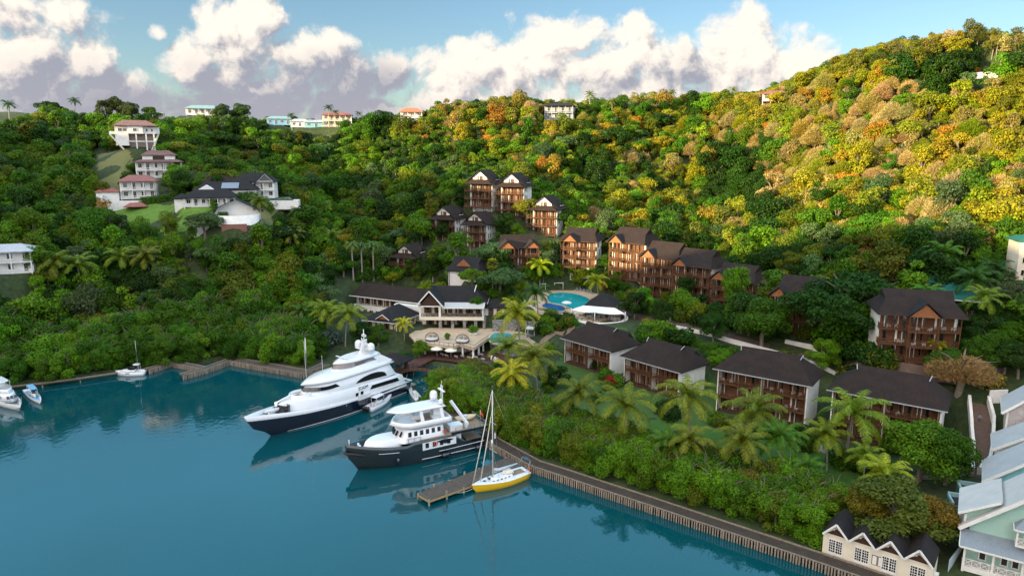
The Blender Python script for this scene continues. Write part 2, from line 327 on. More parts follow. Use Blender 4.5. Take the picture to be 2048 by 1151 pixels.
for k, px, py, Y, yaw, r, b in [('E1', 808, 546, 244, -22, 6, 5), ('E2', 885, 485, 262, -24, 4, 8), ('E3', 948, 498, 252, -24, 4, 8), ('E4', 958, 428, 270, -22, 3, 10), ('E5', 1020, 436, 266, -22, 3, 10), ('E6', 1085, 470, 254, -22, 4, 9),
                                ('E7', 1040, 538, 234, 12, 8, 6), ('E8', 925, 562, 224, -20, 7, 6), ('E9', 1155, 534, 236, -20, 7, 6), ('E10', 1250, 560, 224, -38, 6, 7), ('E11', 1315, 592, 214, -40, 6, 7), ('E12', 1378, 612, 203, -42, 6, 7),
                                ('E13', 1462, 622, 194, -42, 6, 7), ('E14', 1585, 668, 166, -40, 6, 7), ('E15', 1832, 722, 136, -16, 8, 6), ('E16', 1918, 632, 150, -30, 6, 4), ('E17', 2078, 560, 152, -20, 6, 5),
                                ('H1', 272, 292, 300, 24, 3, 7), ('H2', 320, 356, 285, 22, 8, 6), ('H3', 278, 396, 262, 20, 7, 6), ('H4', 420, 413, 246, 14, 10, 8), ('H5', 508, 396, 262, 10, 12, 6), ('H6', 470, 440, 236, 14, 8, 3), ('H7', 5, 546, 196, 22, 8, 5),
                                ('S1', 405, 232, 376, 16, 9, 5), ('S2', 558, 250, 370, 14, 7, 4), ('S3', 600, 254, 370, 14, 5, 4), ('S4', 632, 255, 370, 14, 6, 4), ('S5', 675, 253, 372, 12, 9, 5), ('S6', 823, 247, 362, 6, 6, 5), ('S7', 1117, 243, 345, -14, 8, 5), ('S8', 1549, 206, 332, -20, 7, 5), ('S9', 1972, 156, 256, -30, 8, 5)]:
    site(k, PY(px, py, Y), yaw, r, 5, b)
pass
PADS.append((*P(900, 668, 4.6)[:2], 4.3, 8, 2)); PADS.append((*P(860, 640, 4.6)[:2], 4.45, 13, 3)); PADS.append((*P(1010, 672, 4.6)[:2], 4.2, 7, 2)); PADS.append((*P(770, 640, 5)[:2], 4.8, 15, 4))
POOLZ = 9.6; _p = P(1140, 598, POOLZ); PADS.append((_p.x, _p.y, POOLZ - .7, 15, 4)); _p = P(1205, 640, 9.4); PADS.append((_p.x, _p.y, 9.2, 9, 3))
def lpt(key, x, y, z=0):
    o, a = SITES[key]; return Vector((o.x + x * math.cos(a) - y * math.sin(a), o.y + x * math.sin(a) + y * math.cos(a), o.z + z))
ROWW['WING'] = eaves('WING', (698, 590), (862, 609), 9.7, 4.7, 1.0, 9)
for _x, _y, _r in ((868, 712, 6), (895, 714, 7), (930, 718, 8), (965, 716, 8), (995, 716, 6)): _p = P(_x, _y, .8); PADS.append((_p.x, _p.y, .7, _r, 1.5))
def build_ground():
    xs = np.concatenate([np.arange(-900, -420, 30), np.arange(-420, -170, 4.0), np.arange(-170, 170, 2.0), np.arange(170, 360, 4.0), np.arange(360, 901, 30)])
    ys = np.concatenate([np.arange(-600, 60, 15), np.arange(60, 280, 2.0), np.arange(280, 440, 3.0), np.arange(440, 1000, 30)])
    X, Y = np.meshgrid(xs, ys); Z = ground(X, Y) + vnoise(X, Y, 6, 3) * .25 * (ground0(X, Y) > 6)
    nx, ny = len(xs), len(ys); v = np.stack([X.ravel(), Y.ravel(), Z.ravel()], 1)
    i = (np.arange(ny - 1)[:, None] * nx + np.arange(nx - 1)[None]).ravel()
    f = np.stack([i, i + 1, i + 1 + nx, i + nx], 1)
    me = np_mesh('ground', v, f); me.polygons.foreach_set('use_smooth', np.ones(len(f), bool))
    m, b = newmat('hillside_soil')
    tc = b.n('ShaderNodeTexCoord'); n1 = b.n('ShaderNodeTexNoise'); n1.inputs['Scale'].default_value = .05; n1.inputs['Detail'].default_value = 8; n1.inputs['Roughness'].default_value = .7
    n2 = b.n('ShaderNodeTexNoise'); n2.inputs['Scale'].default_value = .8; n2.inputs['Detail'].default_value = 6
    b.l(tc.outputs['Object'], n1.inputs['Vector']); b.l(tc.outputs['Object'], n2.inputs['Vector'])
    a = ramp2(b, n1.outputs[0], (.018, .036, .008), (.032, .050, .012), .4, .6); c = ramp2(b, n2.outputs[0], (.6, .6, .6), (1.35, 1.3, 1.2), .3, .7)
    mx = b.n('ShaderNodeMix', data_type='RGBA', blend_type='MULTIPLY'); mx.inputs[0].default_value = 1; b.l(a, mx.inputs[6]); b.l(c, mx.inputs[7])
    b.l(mx.outputs[2], b.b.inputs['Base Color']); b.b.inputs['Roughness'].default_value = .95
    bp = b.n('ShaderNodeBump'); bp.inputs['Strength'].default_value = .8; bp.inputs['Distance'].default_value = .3; b.l(n2.outputs[0], bp.inputs['Height']); b.l(bp.outputs[0], b.b.inputs['Normal'])
    me.materials.append(m); o = bpy.data.objects.new('ground', me); COL.objects.link(o); o['kind'] = 'structure'; return o
def np_mesh(name, v, f):
    me = bpy.data.meshes.new(name); v = np.asarray(v, np.float32); f = np.asarray(f, np.int32); k = f.shape[1]
    me.vertices.add(len(v)); me.vertices.foreach_set('co', v.ravel())
    me.loops.add(f.size); me.loops.foreach_set('vertex_index', f.ravel())
    me.polygons.add(len(f)); me.polygons.foreach_set('loop_start', np.arange(0, f.size, k, dtype=np.int32))
    me.update(calc_edges=True); return me
def build_water():
    xs = np.array([-3000, -600, 600, 3000.]); ys = np.array([-2500, -300, 400, 5000.]); X, Y = np.meshgrid(xs, ys)
    v = np.stack([X.ravel(), Y.ravel(), 0 * X.ravel()], 1); i = (np.arange(3)[:, None] * 4 + np.arange(3)[None]).ravel()
    me = np_mesh('water', v, np.stack([i, i + 1, i + 5, i + 4], 1))
    m, b = newmat('bay_water')
    tc = b.n('ShaderNodeTexCoord'); mp = b.n('ShaderNodeMapping'); mp.inputs['Scale'].default_value = (1, .8, 1); b.l(tc.outputs['Object'], mp.inputs[0])
    n1 = b.n('ShaderNodeTexNoise'); n1.inputs['Scale'].default_value = .85; n1.inputs['Detail'].default_value = 3; n1.inputs['Roughness'].default_value = .5
    n2 = b.n('ShaderNodeTexNoise'); n2.inputs['Scale'].default_value = .03; n2.inputs['Detail'].default_value = 3
    n3 = b.n('ShaderNodeTexNoise'); n3.inputs['Scale'].default_value = .025; n3.inputs['Detail'].default_value = 2
    for n in (n1, n2, n3): b.l(mp.outputs[0], n.inputs['Vector'])
    b.l(ramp2(b, n2.outputs[0], (.000, .046, .058), (.001, .056, .070), .35, .65), b.b.inputs['Base Color'])
    b.b.inputs['Roughness'].default_value = .03; b.b.inputs['IOR'].default_value = 1.5; b.b.inputs['Specular IOR Level'].default_value = .75
    pw = b.n('ShaderNodeMapRange'); b.l(n3.outputs[0], pw.inputs[0]); pw.inputs[1].default_value = .4; pw.inputs[2].default_value = .62; pw.inputs[3].default_value = .03; pw.inputs[4].default_value = .06
    bp = b.n('ShaderNodeBump'); bp.inputs['Distance'].default_value = .5
    b.l(pw.outputs[0], bp.inputs['Strength']); b.l(n1.outputs[0], bp.inputs['Height']); b.l(bp.outputs[0], b.b.inputs['Normal'])
    me.materials.append(m); o = bpy.data.objects.new('water', me); COL.objects.link(o); o['kind'] = 'structure'
build_ground(); build_water()
# ------------------------------------------------------------------ building blocks
class MB:
    """collects shapes in local coordinates and links them as ONE mesh object"""
    def __init__(s): s.v = []; s.f = []; s.sm = []
    def add(s, vs, fs, smooth=False):
        o = len(s.v); s.v += [tuple(v) for v in vs]; s.f += [tuple(o + i for i in f) for f in fs]; s.sm += [smooth] * len(fs); return s
    def box(s, x0, x1, y0, y1, z0, z1):
        return s.add([(x0, y0, z0), (x1, y0, z0), (x1, y1, z0), (x0, y1, z0), (x0, y0, z1), (x1, y0, z1), (x1, y1, z1), (x0, y1, z1)],
                     [(0, 3, 2, 1), (4, 5, 6, 7), (0, 1, 5, 4), (1, 2, 6, 5), (2, 3, 7, 6), (3, 0, 4, 7)])
    def prism(s, pts, axis, a, b):
        """a 2-D outline pushed along an axis from a to b"""
        def m(p, t): return {'x': (t, p[0], p[1]), 'y': (p[0], t, p[1]), 'z': (p[0], p[1], t)}[axis]
        n = len(pts); vs = [m(p, a) for p in pts] + [m(p, b) for p in pts]
        return s.add(vs, [tuple(range(n))[::-1], tuple(range(n, 2 * n))] + [(i, (i + 1) % n, n + (i + 1) % n, n + i) for i in range(n)])
    def tube(s, pts, rads, n=8, cap=True, smooth=True):
        pts = [Vector(p) for p in pts]; rads = rads if hasattr(rads, '__len__') else [rads] * len(pts); vs = []
        for i, p in enumerate(pts):
            d = (pts[min(i + 1, len(pts) - 1)] - pts[max(i - 1, 0)]).normalized()
            u = d.cross(Vector((0, 0, 1)) if abs(d.z) < .9 else Vector((1, 0, 0))).normalized(); w = d.cross(u)
            vs += [p + (u * math.cos(a) + w * math.sin(a)) * rads[i] for a in [2 * math.pi * k / n for k in range(n)]]
        fs = [(i * n + k, i * n + (k + 1) % n, (i + 1) * n + (k + 1) % n, (i + 1) * n + k) for i in range(len(pts) - 1) for k in range(n)]
        s.add(vs, fs, smooth)
        if cap: o = len(s.v) - len(vs); s.f += [tuple(range(o, o + n)), tuple(range(o + len(vs) - n, o + len(vs)))[::-1]]; s.sm += [False, False]
        return s
    def cyl(s, x, y, z0, z1, r, n=10, r1=None): return s.tube([(x, y, z0), (x, y, z1)], [r, r if r1 is None else r1], n)
    def bar(s, a, b, w, h):
        a = Vector(a); b = Vector(b); d = (b - a).normalized(); u = d.cross(Vector((0, 0, 1)))
        u = (u.normalized() if u.length > 1e-4 else Vector((1, 0, 0))) * w / 2; t = u.cross(d).normalized() * h / 2
        vs = [p + i * u + j * t for p in (a, b) for i, j in ((-1, -1), (1, -1), (1, 1), (-1, 1))]
        return s.add(vs, [(0, 3, 2, 1), (4, 5, 6, 7), (0, 1, 5, 4), (1, 2, 6, 5), (2, 3, 7, 6), (3, 0, 4, 7)])
    def ball(s, x, y, z, rx, ry=None, rz=None, n=12, m=8):
        ry = ry or rx; rz = rz or rx
        vs = [(x + rx * math.cos(2 * math.pi * j / n) * math.sin(math.pi * i / m), y + ry * math.sin(2 * math.pi * j / n) * math.sin(math.pi * i / m), z - rz * math.cos(math.pi * i / m)) for i in range(m + 1) for j in range(n)]
        return s.add(vs, [(i * n + j, i * n + (j + 1) % n, (i + 1) * n + (j + 1) % n, (i + 1) * n + j) for i in range(m) for j in range(n)], True)
    def loft(s, rings, closed=True, cap0=True, cap1=True, smooth=True):
        n = len(rings[0]); vs = [p for r in rings for p in r]; k = n if closed else n - 1
        fs = [(i * n + j, i * n + (j + 1) % n, (i + 1) * n + (j + 1) % n, (i + 1) * n + j) for i in range(len(rings) - 1) for j in range(k)]
        o = len(s.v); s.add(vs, fs, smooth)
        if cap0: s.f.append(tuple(range(o, o + n))[::-1]); s.sm.append(False)
        if cap1: s.f.append(tuple(range(o + len(vs) - n, o + len(vs)))); s.sm.append(False)
        return s
    def rail(s, pts, h=1.0, gap=.28, post=1.6, t=.05, slats=True):
        """balustrade along a polyline at floor level"""
        for a, b in zip(pts, pts[1:]):
            a = Vector(a); b = Vector(b); L = (b - a).length
            s.bar(a + Vector((0, 0, h)), b + Vector((0, 0, h)), .09, .07); s.bar(a + Vector((0, 0, .12)), b + Vector((0, 0, .12)), t, t)
            if slats:
                for i in range(1, max(2, int(L / gap))):
                    p = a + (b - a) * (i / max(2, int(L / gap))); s.bar(p + Vector((0, 0, .12)), p + Vector((0, 0, h)), t, t)
            for i in range(int(L / post) + 1):
                p = a + (b - a) * min(1, i * post / L); s.bar(p, p + Vector((0, 0, h + .02)), .08, .08)
        return s
    def build(s, name, m, parent=None, bevel=0):
        me = bpy.data.meshes.new(name); me.from_pydata(s.v, [], s.f)
        me.polygons.foreach_set('use_smooth', s.sm)
        bm = bmesh.new(); bm.from_mesh(me); bmesh.ops.recalc_face_normals(bm, faces=bm.faces)
        bm.to_mesh(me); bm.free(); me.materials.append(m)
        o = bpy.data.objects.new(name, me); COL.objects.link(o)
        if parent is not None: o.parent = parent
        if bevel:
            md = o.modifiers.new('edge', 'BEVEL'); md.width = bevel; md.segments = 2; md.limit_method = 'ANGLE'
        return o
def tag(o, label=None, cat=None, group=None, kind=None):
    if label: o['label'] = label
    if cat: o['category'] = cat
    if group: o['group'] = group
    if kind: o['kind'] = kind
    return o
def thing(name, label, cat, loc, rz=0, group=None, scale=1):
    o = bpy.data.objects.new(name, None); COL.objects.link(o); o.location = loc; o.rotation_euler = (0, 0, rz); o.empty_display_size = .5
    if scale != 1: o.scale = (scale,) * 3
    return tag(o, label, cat, group)
def copy_tree(o, parent=None):
    c = o.copy(); COL.objects.link(c)
    if parent is not None: c.parent = parent
    for ch in list(o.children): copy_tree(ch, c)
    return c
def again(o, loc, rz=None, label=None, scale=None, group=None):
    c = copy_tree(o); c.location = loc
    if rz is not None: c.rotation_euler = (0, 0, rz)
    if label: c['label'] = label
    if group: c['group'] = group
    if scale: c.scale = (scale,) * 3
    return c
# ------------------------------------------------------------------ trees
def leaf_quads(c, nrm, w, l, rng):
    """leaf-sized faces: centres, facing, width and length"""
    n = len(c); r = rng.normal(size=(n, 3)); u = np.cross(nrm, r); u /= np.linalg.norm(u, axis=1, keepdims=True) + 1e-9; t = np.cross(nrm, u)
    w = (w * (.7 + .6 * rng.random(n)))[:, None] / 2; l = (l * (.7 + .6 * rng.random(n)))[:, None] / 2
    v = np.stack([c - t * l, c + u * w + nrm * w * .25, c + t * l, c - u * w + nrm * w * .25], 1).reshape(-1, 3)
    return v, np.arange(4 * n).reshape(n, 4)
def crown_mesh(name, seed, lobes, r, h, z0, lobe_r, leaves, size, flat=0.0, hole=.12, shape='dome'):
    rng = np.random.default_rng(seed); cs = []; ns = []
    L = []
    for i in range(lobes):
        for _ in range(60):
            a = rng.random() * 2 * math.pi; q = math.sqrt(rng.random()); zz = rng.random()
            if shape == 'dome': prof = math.sqrt(max(0, 1 - (zz * 1.05 - .25) ** 2 / .85))
            elif shape == 'umbrella': prof = .55 + .45 * math.sin(math.pi * min(1, zz * .8 + .3))
            elif shape == 'column': prof = .9
            else: prof = .35 + .65 * zz
            p = np.array([math.cos(a) * q * r * prof, math.sin(a) * q * r * prof, z0 + zz * h])
            if all(np.linalg.norm(p - o[0]) > lobe_r * .75 for o in L): break
        L.append((p, lobe_r * (.7 + .6 * rng.random())))
    tot = sum(o[1] ** 2 for o in L); mid = np.array([0, 0, z0 + h * .35])
    for p, lr in L:
        n = int(leaves * lr * lr / tot); d = rng.normal(size=(n, 3)); d /= np.linalg.norm(d, axis=1, keepdims=True)
        d[:, 2] = np.abs(d[:, 2]) * np.where(rng.random(n) < .72, 1, -1); sub = rng.normal(size=(7, 3)); sub /= np.linalg.norm(sub, axis=1, keepdims=True)
        bump = (d @ sub.T).max(1)                               # smaller tufts on each lobe
        rad = lr * (.74 + .26 * bump ** 3 + .11 * rng.normal(size=n))
        c = p + d * rad[:, None] * np.array([1, 1, .8 - flat]); out = c - mid; out /= np.linalg.norm(out, axis=1, keepdims=True) + 1e-9
        nn = d * .75 + out * .35 + np.array([0, 0, .35]) + rng.normal(size=(n, 3)) * .75; nn /= np.linalg.norm(nn, axis=1, keepdims=True)
        keep = rng.random(n) > hole * (1 - bump) * 2.5
        cs.append(c[keep]); ns.append(nn[keep])
    v, f = leaf_quads(np.concatenate(cs), np.concatenate(ns), size * .8, size * 1.15, rng)
    me = np_mesh(name, v, f); me.materials.append(M_LEAF); return me
def dry_mesh(name, seed, r, h, z0, n, size):
    """a leafless-looking crown: fans of fine twigs"""
    rng = np.random.default_rng(seed); d = rng.normal(size=(n, 3)); d[:, 2] = np.abs(d[:, 2]) * .9 + .15; d /= np.linalg.norm(d, axis=1, keepdims=True)
    k = rng.normal(size=(9, 3)); k[:, 2] = np.abs(k[:, 2]); k /= np.linalg.norm(k, axis=1, keepdims=True); b = (d @ k.T).max(1)
    t = (.45 + .55 * rng.random(n) ** .6) * (.7 + .35 * b ** 4); c = d * t[:, None] * np.array([r, r, h]) + np.array([0, 0, z0])
    ax = d + rng.normal(size=(n, 3)) * .45; ax /= np.linalg.norm(ax, axis=1, keepdims=True); s = np.cross(ax, rng.normal(size=(n, 3))); s /= np.linalg.norm(s, axis=1, keepdims=True)
    l = size * (.8 + rng.random(n))[:, None]; w = size * .16
    v = np.stack([c - ax * l, c + s * w, c + ax * l, c - s * w], 1).reshape(-1, 3)
    me = np_mesh(name, v, np.arange(4 * n).reshape(n, 4)); me.materials.append(M_LEAF); return me
def trunk_mesh(name, seed, h, r, spread, limbs=5):
    rng = random.Random(seed); b = MB(); k = h * .45
    b.tube([(0, 0, -1.5), (.05 * h * rng.uniform(-1, 1), .05 * h * rng.uniform(-1, 1), k * .6), (0, 0, k)], [r * 1.3, r, r * .8], 7)
    for i in range(limbs):
        a = i * 6.283 / limbs + rng.uniform(-.4, .4); q = spread * rng.uniform(.5, .9); e = h * rng.uniform(.75, .95)
        b.tube([(0, 0, k * .92), (math.cos(a) * q * .5, math.sin(a) * q * .5, (k + e) / 2 + .1 * h), (math.cos(a) * q, math.sin(a) * q, e)], [r * .6, r * .38, r * .1], 5)
    me = bpy.data.meshes.new(name); me.from_pydata(b.v, [], b.f); me.polygons.foreach_set('use_smooth', [True] * len(b.f)); me.materials.append(M_BARK); return me
# each kind: crown, trunk; about 4 m crown radius and 8.5 m tall before scaling
PROTO = {}
def proto(key, crown, trunk): PROTO[key] = (crown, trunk)
TR = [trunk_mesh('trunk', 3, 8, .26, 3.0), trunk_mesh('trunk', 4, 9, .24, 2.4), trunk_mesh('trunk', 5, 8, .4, 5.0, 7), trunk_mesh('trunk', 6, 8, .2, 3.4, 8)]
for i in range(3):
    proto(f'round{i}', crown_mesh('crown', 10 + i, 14, 3.4, 5.6, 1.8, 1.75, 3600, .46), TR[0])
    proto(f'tall{i}', crown_mesh('crown', 20 + i, 14, 2.5, 7.2, 2.2, 1.5, 3300, .44, hole=.2), TR[1])
    proto(f'near{i}', crown_mesh('crown', 30 + i, 20, 3.4, 4.8, 2.4, 1.25, 11500, .27), TR[0])
    proto(f'mang{i}', crown_mesh('crown', 40 + i, 24, 3.7, 5.4, .4, 1.25, 11500, .26, hole=.1), TR[3])
for i in range(2):
    proto(f'wide{i}', crown_mesh('crown', 50 + i, 17, 5.2, 2.4, 4.6, 1.7, 4600, .46, flat=.2, shape='umbrella'), TR[2])
    proto(f'column{i}', crown_mesh('crown', 60 + i, 13, 1.5, 6.6, 1.6, 1.1, 2400, .42, shape='column'), TR[1])
    proto(f'dry{i}', dry_mesh('crown', 70 + i, 4.0, 5.8, 1.6, 5200, .34), TR[3])
    proto(f'thin{i}', crown_mesh('crown', 80 + i, 12, 2.9, 5.0, 3.4, 1.35, 1700, .40, hole=.3), TR[3])
proto('widefine', crown_mesh('crown', 91, 40, 5.4, 3.6, 3.4, 1.25, 16000, .28, flat=.15, shape='umbrella'), TR[2])
proto('columnfine', crown_mesh('crown', 92, 22, 1.6, 6.8, .8, .95, 8000, .23, shape='column', hole=.08), TR[1])
proto('dryfine', dry_mesh('crown', 93, 4.2, 4.6, 2.4, 6500, .30), TR[2])
SHRUB = [crown_mesh('shrub', 100 + i, 9, 1.1, .9, .35, .6, 1100, .22, hole=.1) for i in range(3)]
def palm_meshes(seed, h, lean, fronds=20, L=6.0, droop=1.0, fine=26, royal=False):
    rng = random.Random(seed); b = MB(); a = rng.uniform(0, 6.28)
    pts = [(math.cos(a) * lean * t * t, math.sin(a) * lean * t * t, -1 + (h + 1) * t) for t in [i / 8 for i in range(9)]]
    b.tube(pts, [.24 - .1 * i / 8 + (.06 if i == 0 else 0) for i in range(9)] if not royal else [.3, .3, .3, .28, .27, .26, .24, .22, .16], 8)
    tm = bpy.data.meshes.new('trunk'); tm.from_pydata(b.v, [], b.f); tm.polygons.foreach_set('use_smooth', [True] * len(b.f)); tm.materials.append(M_PBARK)
    top = np.array(pts[-1]); V_ = []; F_ = []
    for k in range(fronds):
        az = k * 2.39996 + rng.uniform(-.25, .25); el = 1.25 - 1.55 * (k / fronds) + rng.uniform(-.15, .15); l = L * rng.uniform(.85, 1.1) * (1 - .12 * (el > .9))
        dirh = np.array([math.cos(az), math.sin(az), 0]); side = np.array([-math.sin(az), math.cos(az), 0]); p = top.copy(); pts2 = []
        for i in range(fine + 1):
            t = i / fine; e = el - droop * (.25 + 1.35 * t) * t; d = dirh * math.cos(e) + np.array([0, 0, math.sin(e)]); pts2.append((p.copy(), d)); p = p + d * l / fine
        for i in range(1, fine + 1):
            q, d = pts2[i]; t = i / fine; up = np.cross(d, side); up *= np.sign(up[2] + 1e-9); ll = l * .20 * math.sin(math.pi * (.12 + .8 * t)) ** .6; w = l / fine * .92
            for s in (-1, 1):
                tip = q + side * s * ll * .86 + d * ll * .42 - np.array([0, 0, 1]) * ll * (.3 + .35 * rng.random()) + up * .02
                o = len(V_); V_ += [q - d * w * .5, q + d * w * .5, tip + d * w * .22, tip - d * w * .22]; F_.append((o, o + 1, o + 2, o + 3))
        for i in range(fine):                                   # the rachis
            q, d = pts2[i]; q2, _ = pts2[i + 1]; o = len(V_); w = .05 * (1 - i / fine) + .015; up = np.cross(d, side) * w
            V_ += [q - side * w, q + side * w, q2 + side * w, q2 - side * w]; F_.append((o, o + 1, o + 2, o + 3))
    cm = np_mesh('crown', np.array(V_), np.array(F_)); cm.materials.append(M_PALM)
    nb = MB()
    for i in range(7):
        q = i * .9; nb.ball(top[0] + .3 * math.cos(q), top[1] + .3 * math.sin(q), top[2] - .28 - .1 * (i % 3), .15, n=6, m=5)
    nm = bpy.data.meshes.new('coconuts'); nm.from_pydata(nb.v, [], nb.f); nm.materials.append(mat('coconut_husk', (.30, .20, .05), (.36, .16, .04), .6))
    return cm, tm, nm, top
def fan_palm(seed, h):
    rng = random.Random(seed); b = MB(); b.tube([(0, 0, -1), (.05, 0, h * .5), (0, 0, h)], [.26, .2, .17], 8)
    tm = bpy.data.meshes.new('trunk'); tm.from_pydata(b.v, [], b.f); tm.polygons.foreach_set('use_smooth', [True] * len(b.f)); tm.materials.append(M_PBARK); V_ = []; F_ = []
    for k in range(34):
        az = k * 2.39996; el = 1.3 - 2.3 * k / 34 + rng.uniform(-.1, .1); d = np.array([math.cos(az) * math.cos(el), math.sin(az) * math.cos(el), math.sin(el)]); c = np.array([0, 0, h]) + d * rng.uniform(1.0, 1.4)
        side = np.array([-math.sin(az), math.cos(az), 0]); up = np.cross(d, side)
        for j in range(11):
            q = -1.5 + 3.0 * j / 10; r = d * math.cos(q) + side * math.sin(q); t = c + r * rng.uniform(.8, 1.05) - np.array([0, 0, .22]); n = np.cross(r, up); o = len(V_)
            V_ += [c, c + r * .5 + n * .11, t, c + r * .5 - n * .11]; F_.append((o, o + 1, o + 2, o + 3))
    cm = np_mesh('crown', np.array(V_), np.array(F_)); cm.materials.append(M_PALM); return cm, tm
PALMS = [palm_meshes(200 + i, 8.5, (.6, 1.2, -.8, 1.8)[i], 18 + i) for i in range(4)]
ROYAL = palm_meshes(210, 12, .2, 18, 3.2, 1.15, 16, True)
SKYPALM = palm_meshes(211, 9, .5, 16, 3.2, 1.1, 9)
FAN = fan_palm(220, 9)
def plain(name, me, parent, tint=None):
    o = bpy.data.objects.new(name, me); COL.objects.link(o); o.parent = parent
    if tint is not None: o['tint'] = [float(c) for c in tint]
    return o
def tree(key, loc, s, tint, label, group, name='broadleaf_tree', cat='tree', rz=None, sz=None):
    t = thing(name, label, cat, loc, random.uniform(0, 6.28) if rz is None else rz, group); t.scale = (s, s, sz or s)
    plain('crown', PROTO[key][0], t, tint); plain('trunk', PROTO[key][1], t); return t
def palm(k, loc, s, tint, label, group, rz=None, nuts=True, kind='coco'):
    src = {'coco': PALMS[k % 4], 'royal': ROYAL, 'sky': SKYPALM, 'fan': FAN}[kind]
    t = thing({'coco': 'coconut_palm', 'sky': 'coconut_palm', 'royal': 'royal_palm', 'fan': 'fan_palm'}[kind], label, 'palm tree', loc, random.uniform(0, 6.28) if rz is None else rz, group, s)
    plain('crown', src[0], t, tint); plain('trunk', src[1], t)
    if kind == 'coco' and nuts: plain('coconuts', src[2], t)
    return t
def shrub(loc, s, tint, label, group, name='shrub', cat='shrub', sz=None):
    o = plain(name, SHRUB[random.randrange(3)], None, tint); o.location = loc; o.rotation_euler = (0, 0, random.uniform(0, 6.28)); o.scale = (s, s, sz or s); return tag(o, label, cat, group)
DEEP, MID, BRIGHT, OLIVE, YELL, TAN, ORANGE, LIME, GREYG = (.022, .064, .006), (.048, .125, .006), (.095, .20, .008), (.105, .135, .010), (.27, .245, .014), (.36, .285, .13), (.36, .19, .025), (.19, .235, .010), (.08, .14, .05)
def jit(c, a=.25):
    k = 1 + random.uniform(-a, a); return tuple(max(.004, x * k * (1 + random.uniform(-.12, .12))) for x in c)
# ------------------------------------------------------------------ buildings
def slab(mb, a, b, c, d, t=.18):
    """roof plane with thickness: corners in order"""
    q = [Vector(p) for p in (a, b, c, d)]; n = (q[1] - q[0]).cross(q[3] - q[0]).normalized() * t
    if n.z < 0: n = -n
    vs = [p for p in q] + [p + n for p in q]
    mb.add(vs, [(0, 3, 2, 1), (4, 5, 6, 7), (0, 1, 5, 4), (1, 2, 6, 5), (2, 3, 7, 6), (3, 0, 4, 7)])
def hip(mb, x0, x1, y0, y1, z, rise, hl, hr, gab=0.0, curve=.0):
    """hipped roof, ridge along x; hl/hr how far the ridge stops short of each end; gab = height of the small gablets"""
    ym = (y0 + y1) / 2; t = .16
    if gab <= 0:
        vs = [(x0, y0, z), (x1, y0, z), (x1, y1, z), (x0, y1, z), (x0 + hl, ym, z + rise), (x1 - hr, ym, z + rise)]
        mb.add(vs, [(0, 1, 5, 4), (1, 2, 5), (2, 3, 4, 5), (3, 0, 4), (0, 3, 2, 1)])
    else:
        k = 1 - gab / rise; s = (y1 - y0) / 2 * k
        L = [(x0 + hl * k, y0 + s, z + rise * k), (x0 + hl * k, y1 - s, z + rise * k)]; Rr = [(x1 - hr * k, y0 + s, z + rise * k), (x1 - hr * k, y1 - s, z + rise * k)]
        vs = [(x0, y0, z), (x1, y0, z), (x1, y1, z), (x0, y1, z), *L, *Rr, (x0 + hl * k - .3, ym, z + rise), (x1 - hr * k + .3, ym, z + rise)]
        mb.add(vs, [(0, 1, 6, 9, 8, 4), (2, 3, 5, 8, 9, 7), (0, 4, 5, 3), (4, 8, 5), (1, 2, 7, 6), (6, 7, 9), (0, 3, 2, 1)])
    mb.box(x0 + .05, x1 - .05, y0 + .05, y1 - .05, z - .22, z - .004)
def window(par, x, y, z, w, h, m=None, mull=1, face='-y', frame=.07, name='window'):
    """a framed opening with its panes, set a little proud of the wall"""
    b = MB(); p = MB()
    def bx(mb, u0, u1, d0, d1, z0, z1):
        if face == '-y': mb.box(x + u0, x + u1, y - d1, y - d0, z0, z1)
        elif face == '+x': mb.box(x + d0, x + d1, y + u0, y + u1, z0, z1)
        elif face == '-x': mb.box(x - d1, x - d0, y + u0, y + u1, z0, z1)
    bx(b, -w / 2, -w / 2 + frame, .0, .09, z, z + h); bx(b, w / 2 - frame, w / 2, .0, .09, z, z + h)
    bx(b, -w / 2 + frame, w / 2 - frame, 0, .09, z, z + frame); bx(b, -w / 2 + frame, w / 2 - frame, 0, .09, z + h - frame, z + h)
    for i in range(mull): c = -w / 2 + w * (i + 1) / (mull + 1); bx(b, c - frame / 2, c + frame / 2, .0, .08, z + frame, z + h - frame)
    bx(p, -w / 2 + frame, w / 2 - frame, .0, .03, z + frame, z + h - frame)
    f = b.build(name, m or M_WHITE, par); p.build('pane', M_GLASS, f); return f
def shutter_door(par, x, y, z, w, h, glassy):
    """louvred timber leaves either side of a dark opening"""
    b = MB(); l = w * .3
    b.box(x - w / 2, x - w / 2 + l, y - .1, y, z, z + h); b.box(x + w / 2 - l, x + w / 2, y - .1, y, z, z + h)
    d = b.build('door', M_SHUT, par); p = MB(); p.box(x - w / 2 + l, x + w / 2 - l, y - .04, y, z, z + h); p.build('pane', M_PANE if glassy else M_GLASS, d)
    c = MB(); c.box(x - w / 2 + l, x - w / 2 + l + w * .12, y - .09, y - .05, z, z + h - .1)
    if glassy: c.build('curtain', mat('curtain', (.72, .68, .58), (.6, .56, .48), .9, 3), d)
    return d
def balcony(par, x0, x1, yf, yb, z, side=(), m=None, name='balcony'):
    b = MB(); b.box(x0, x1, yf, yb, z - .22, z - .03)
    pts = [(x0 + .06, yf + .06, z), (x1 - .06, yf + .06, z)]
    b.rail(pts, 1.0, .22)
    if 'l' in side: b.rail([(x0 + .06, yf + .2, z), (x0 + .06, yb, z)], 1.0, .22)
    if 'r' in side: b.rail([(x1 - .06, yf + .2, z), (x1 - .06, yb, z)], 1.0, .22)
    return b.build(name, m or M_WOOD, par)
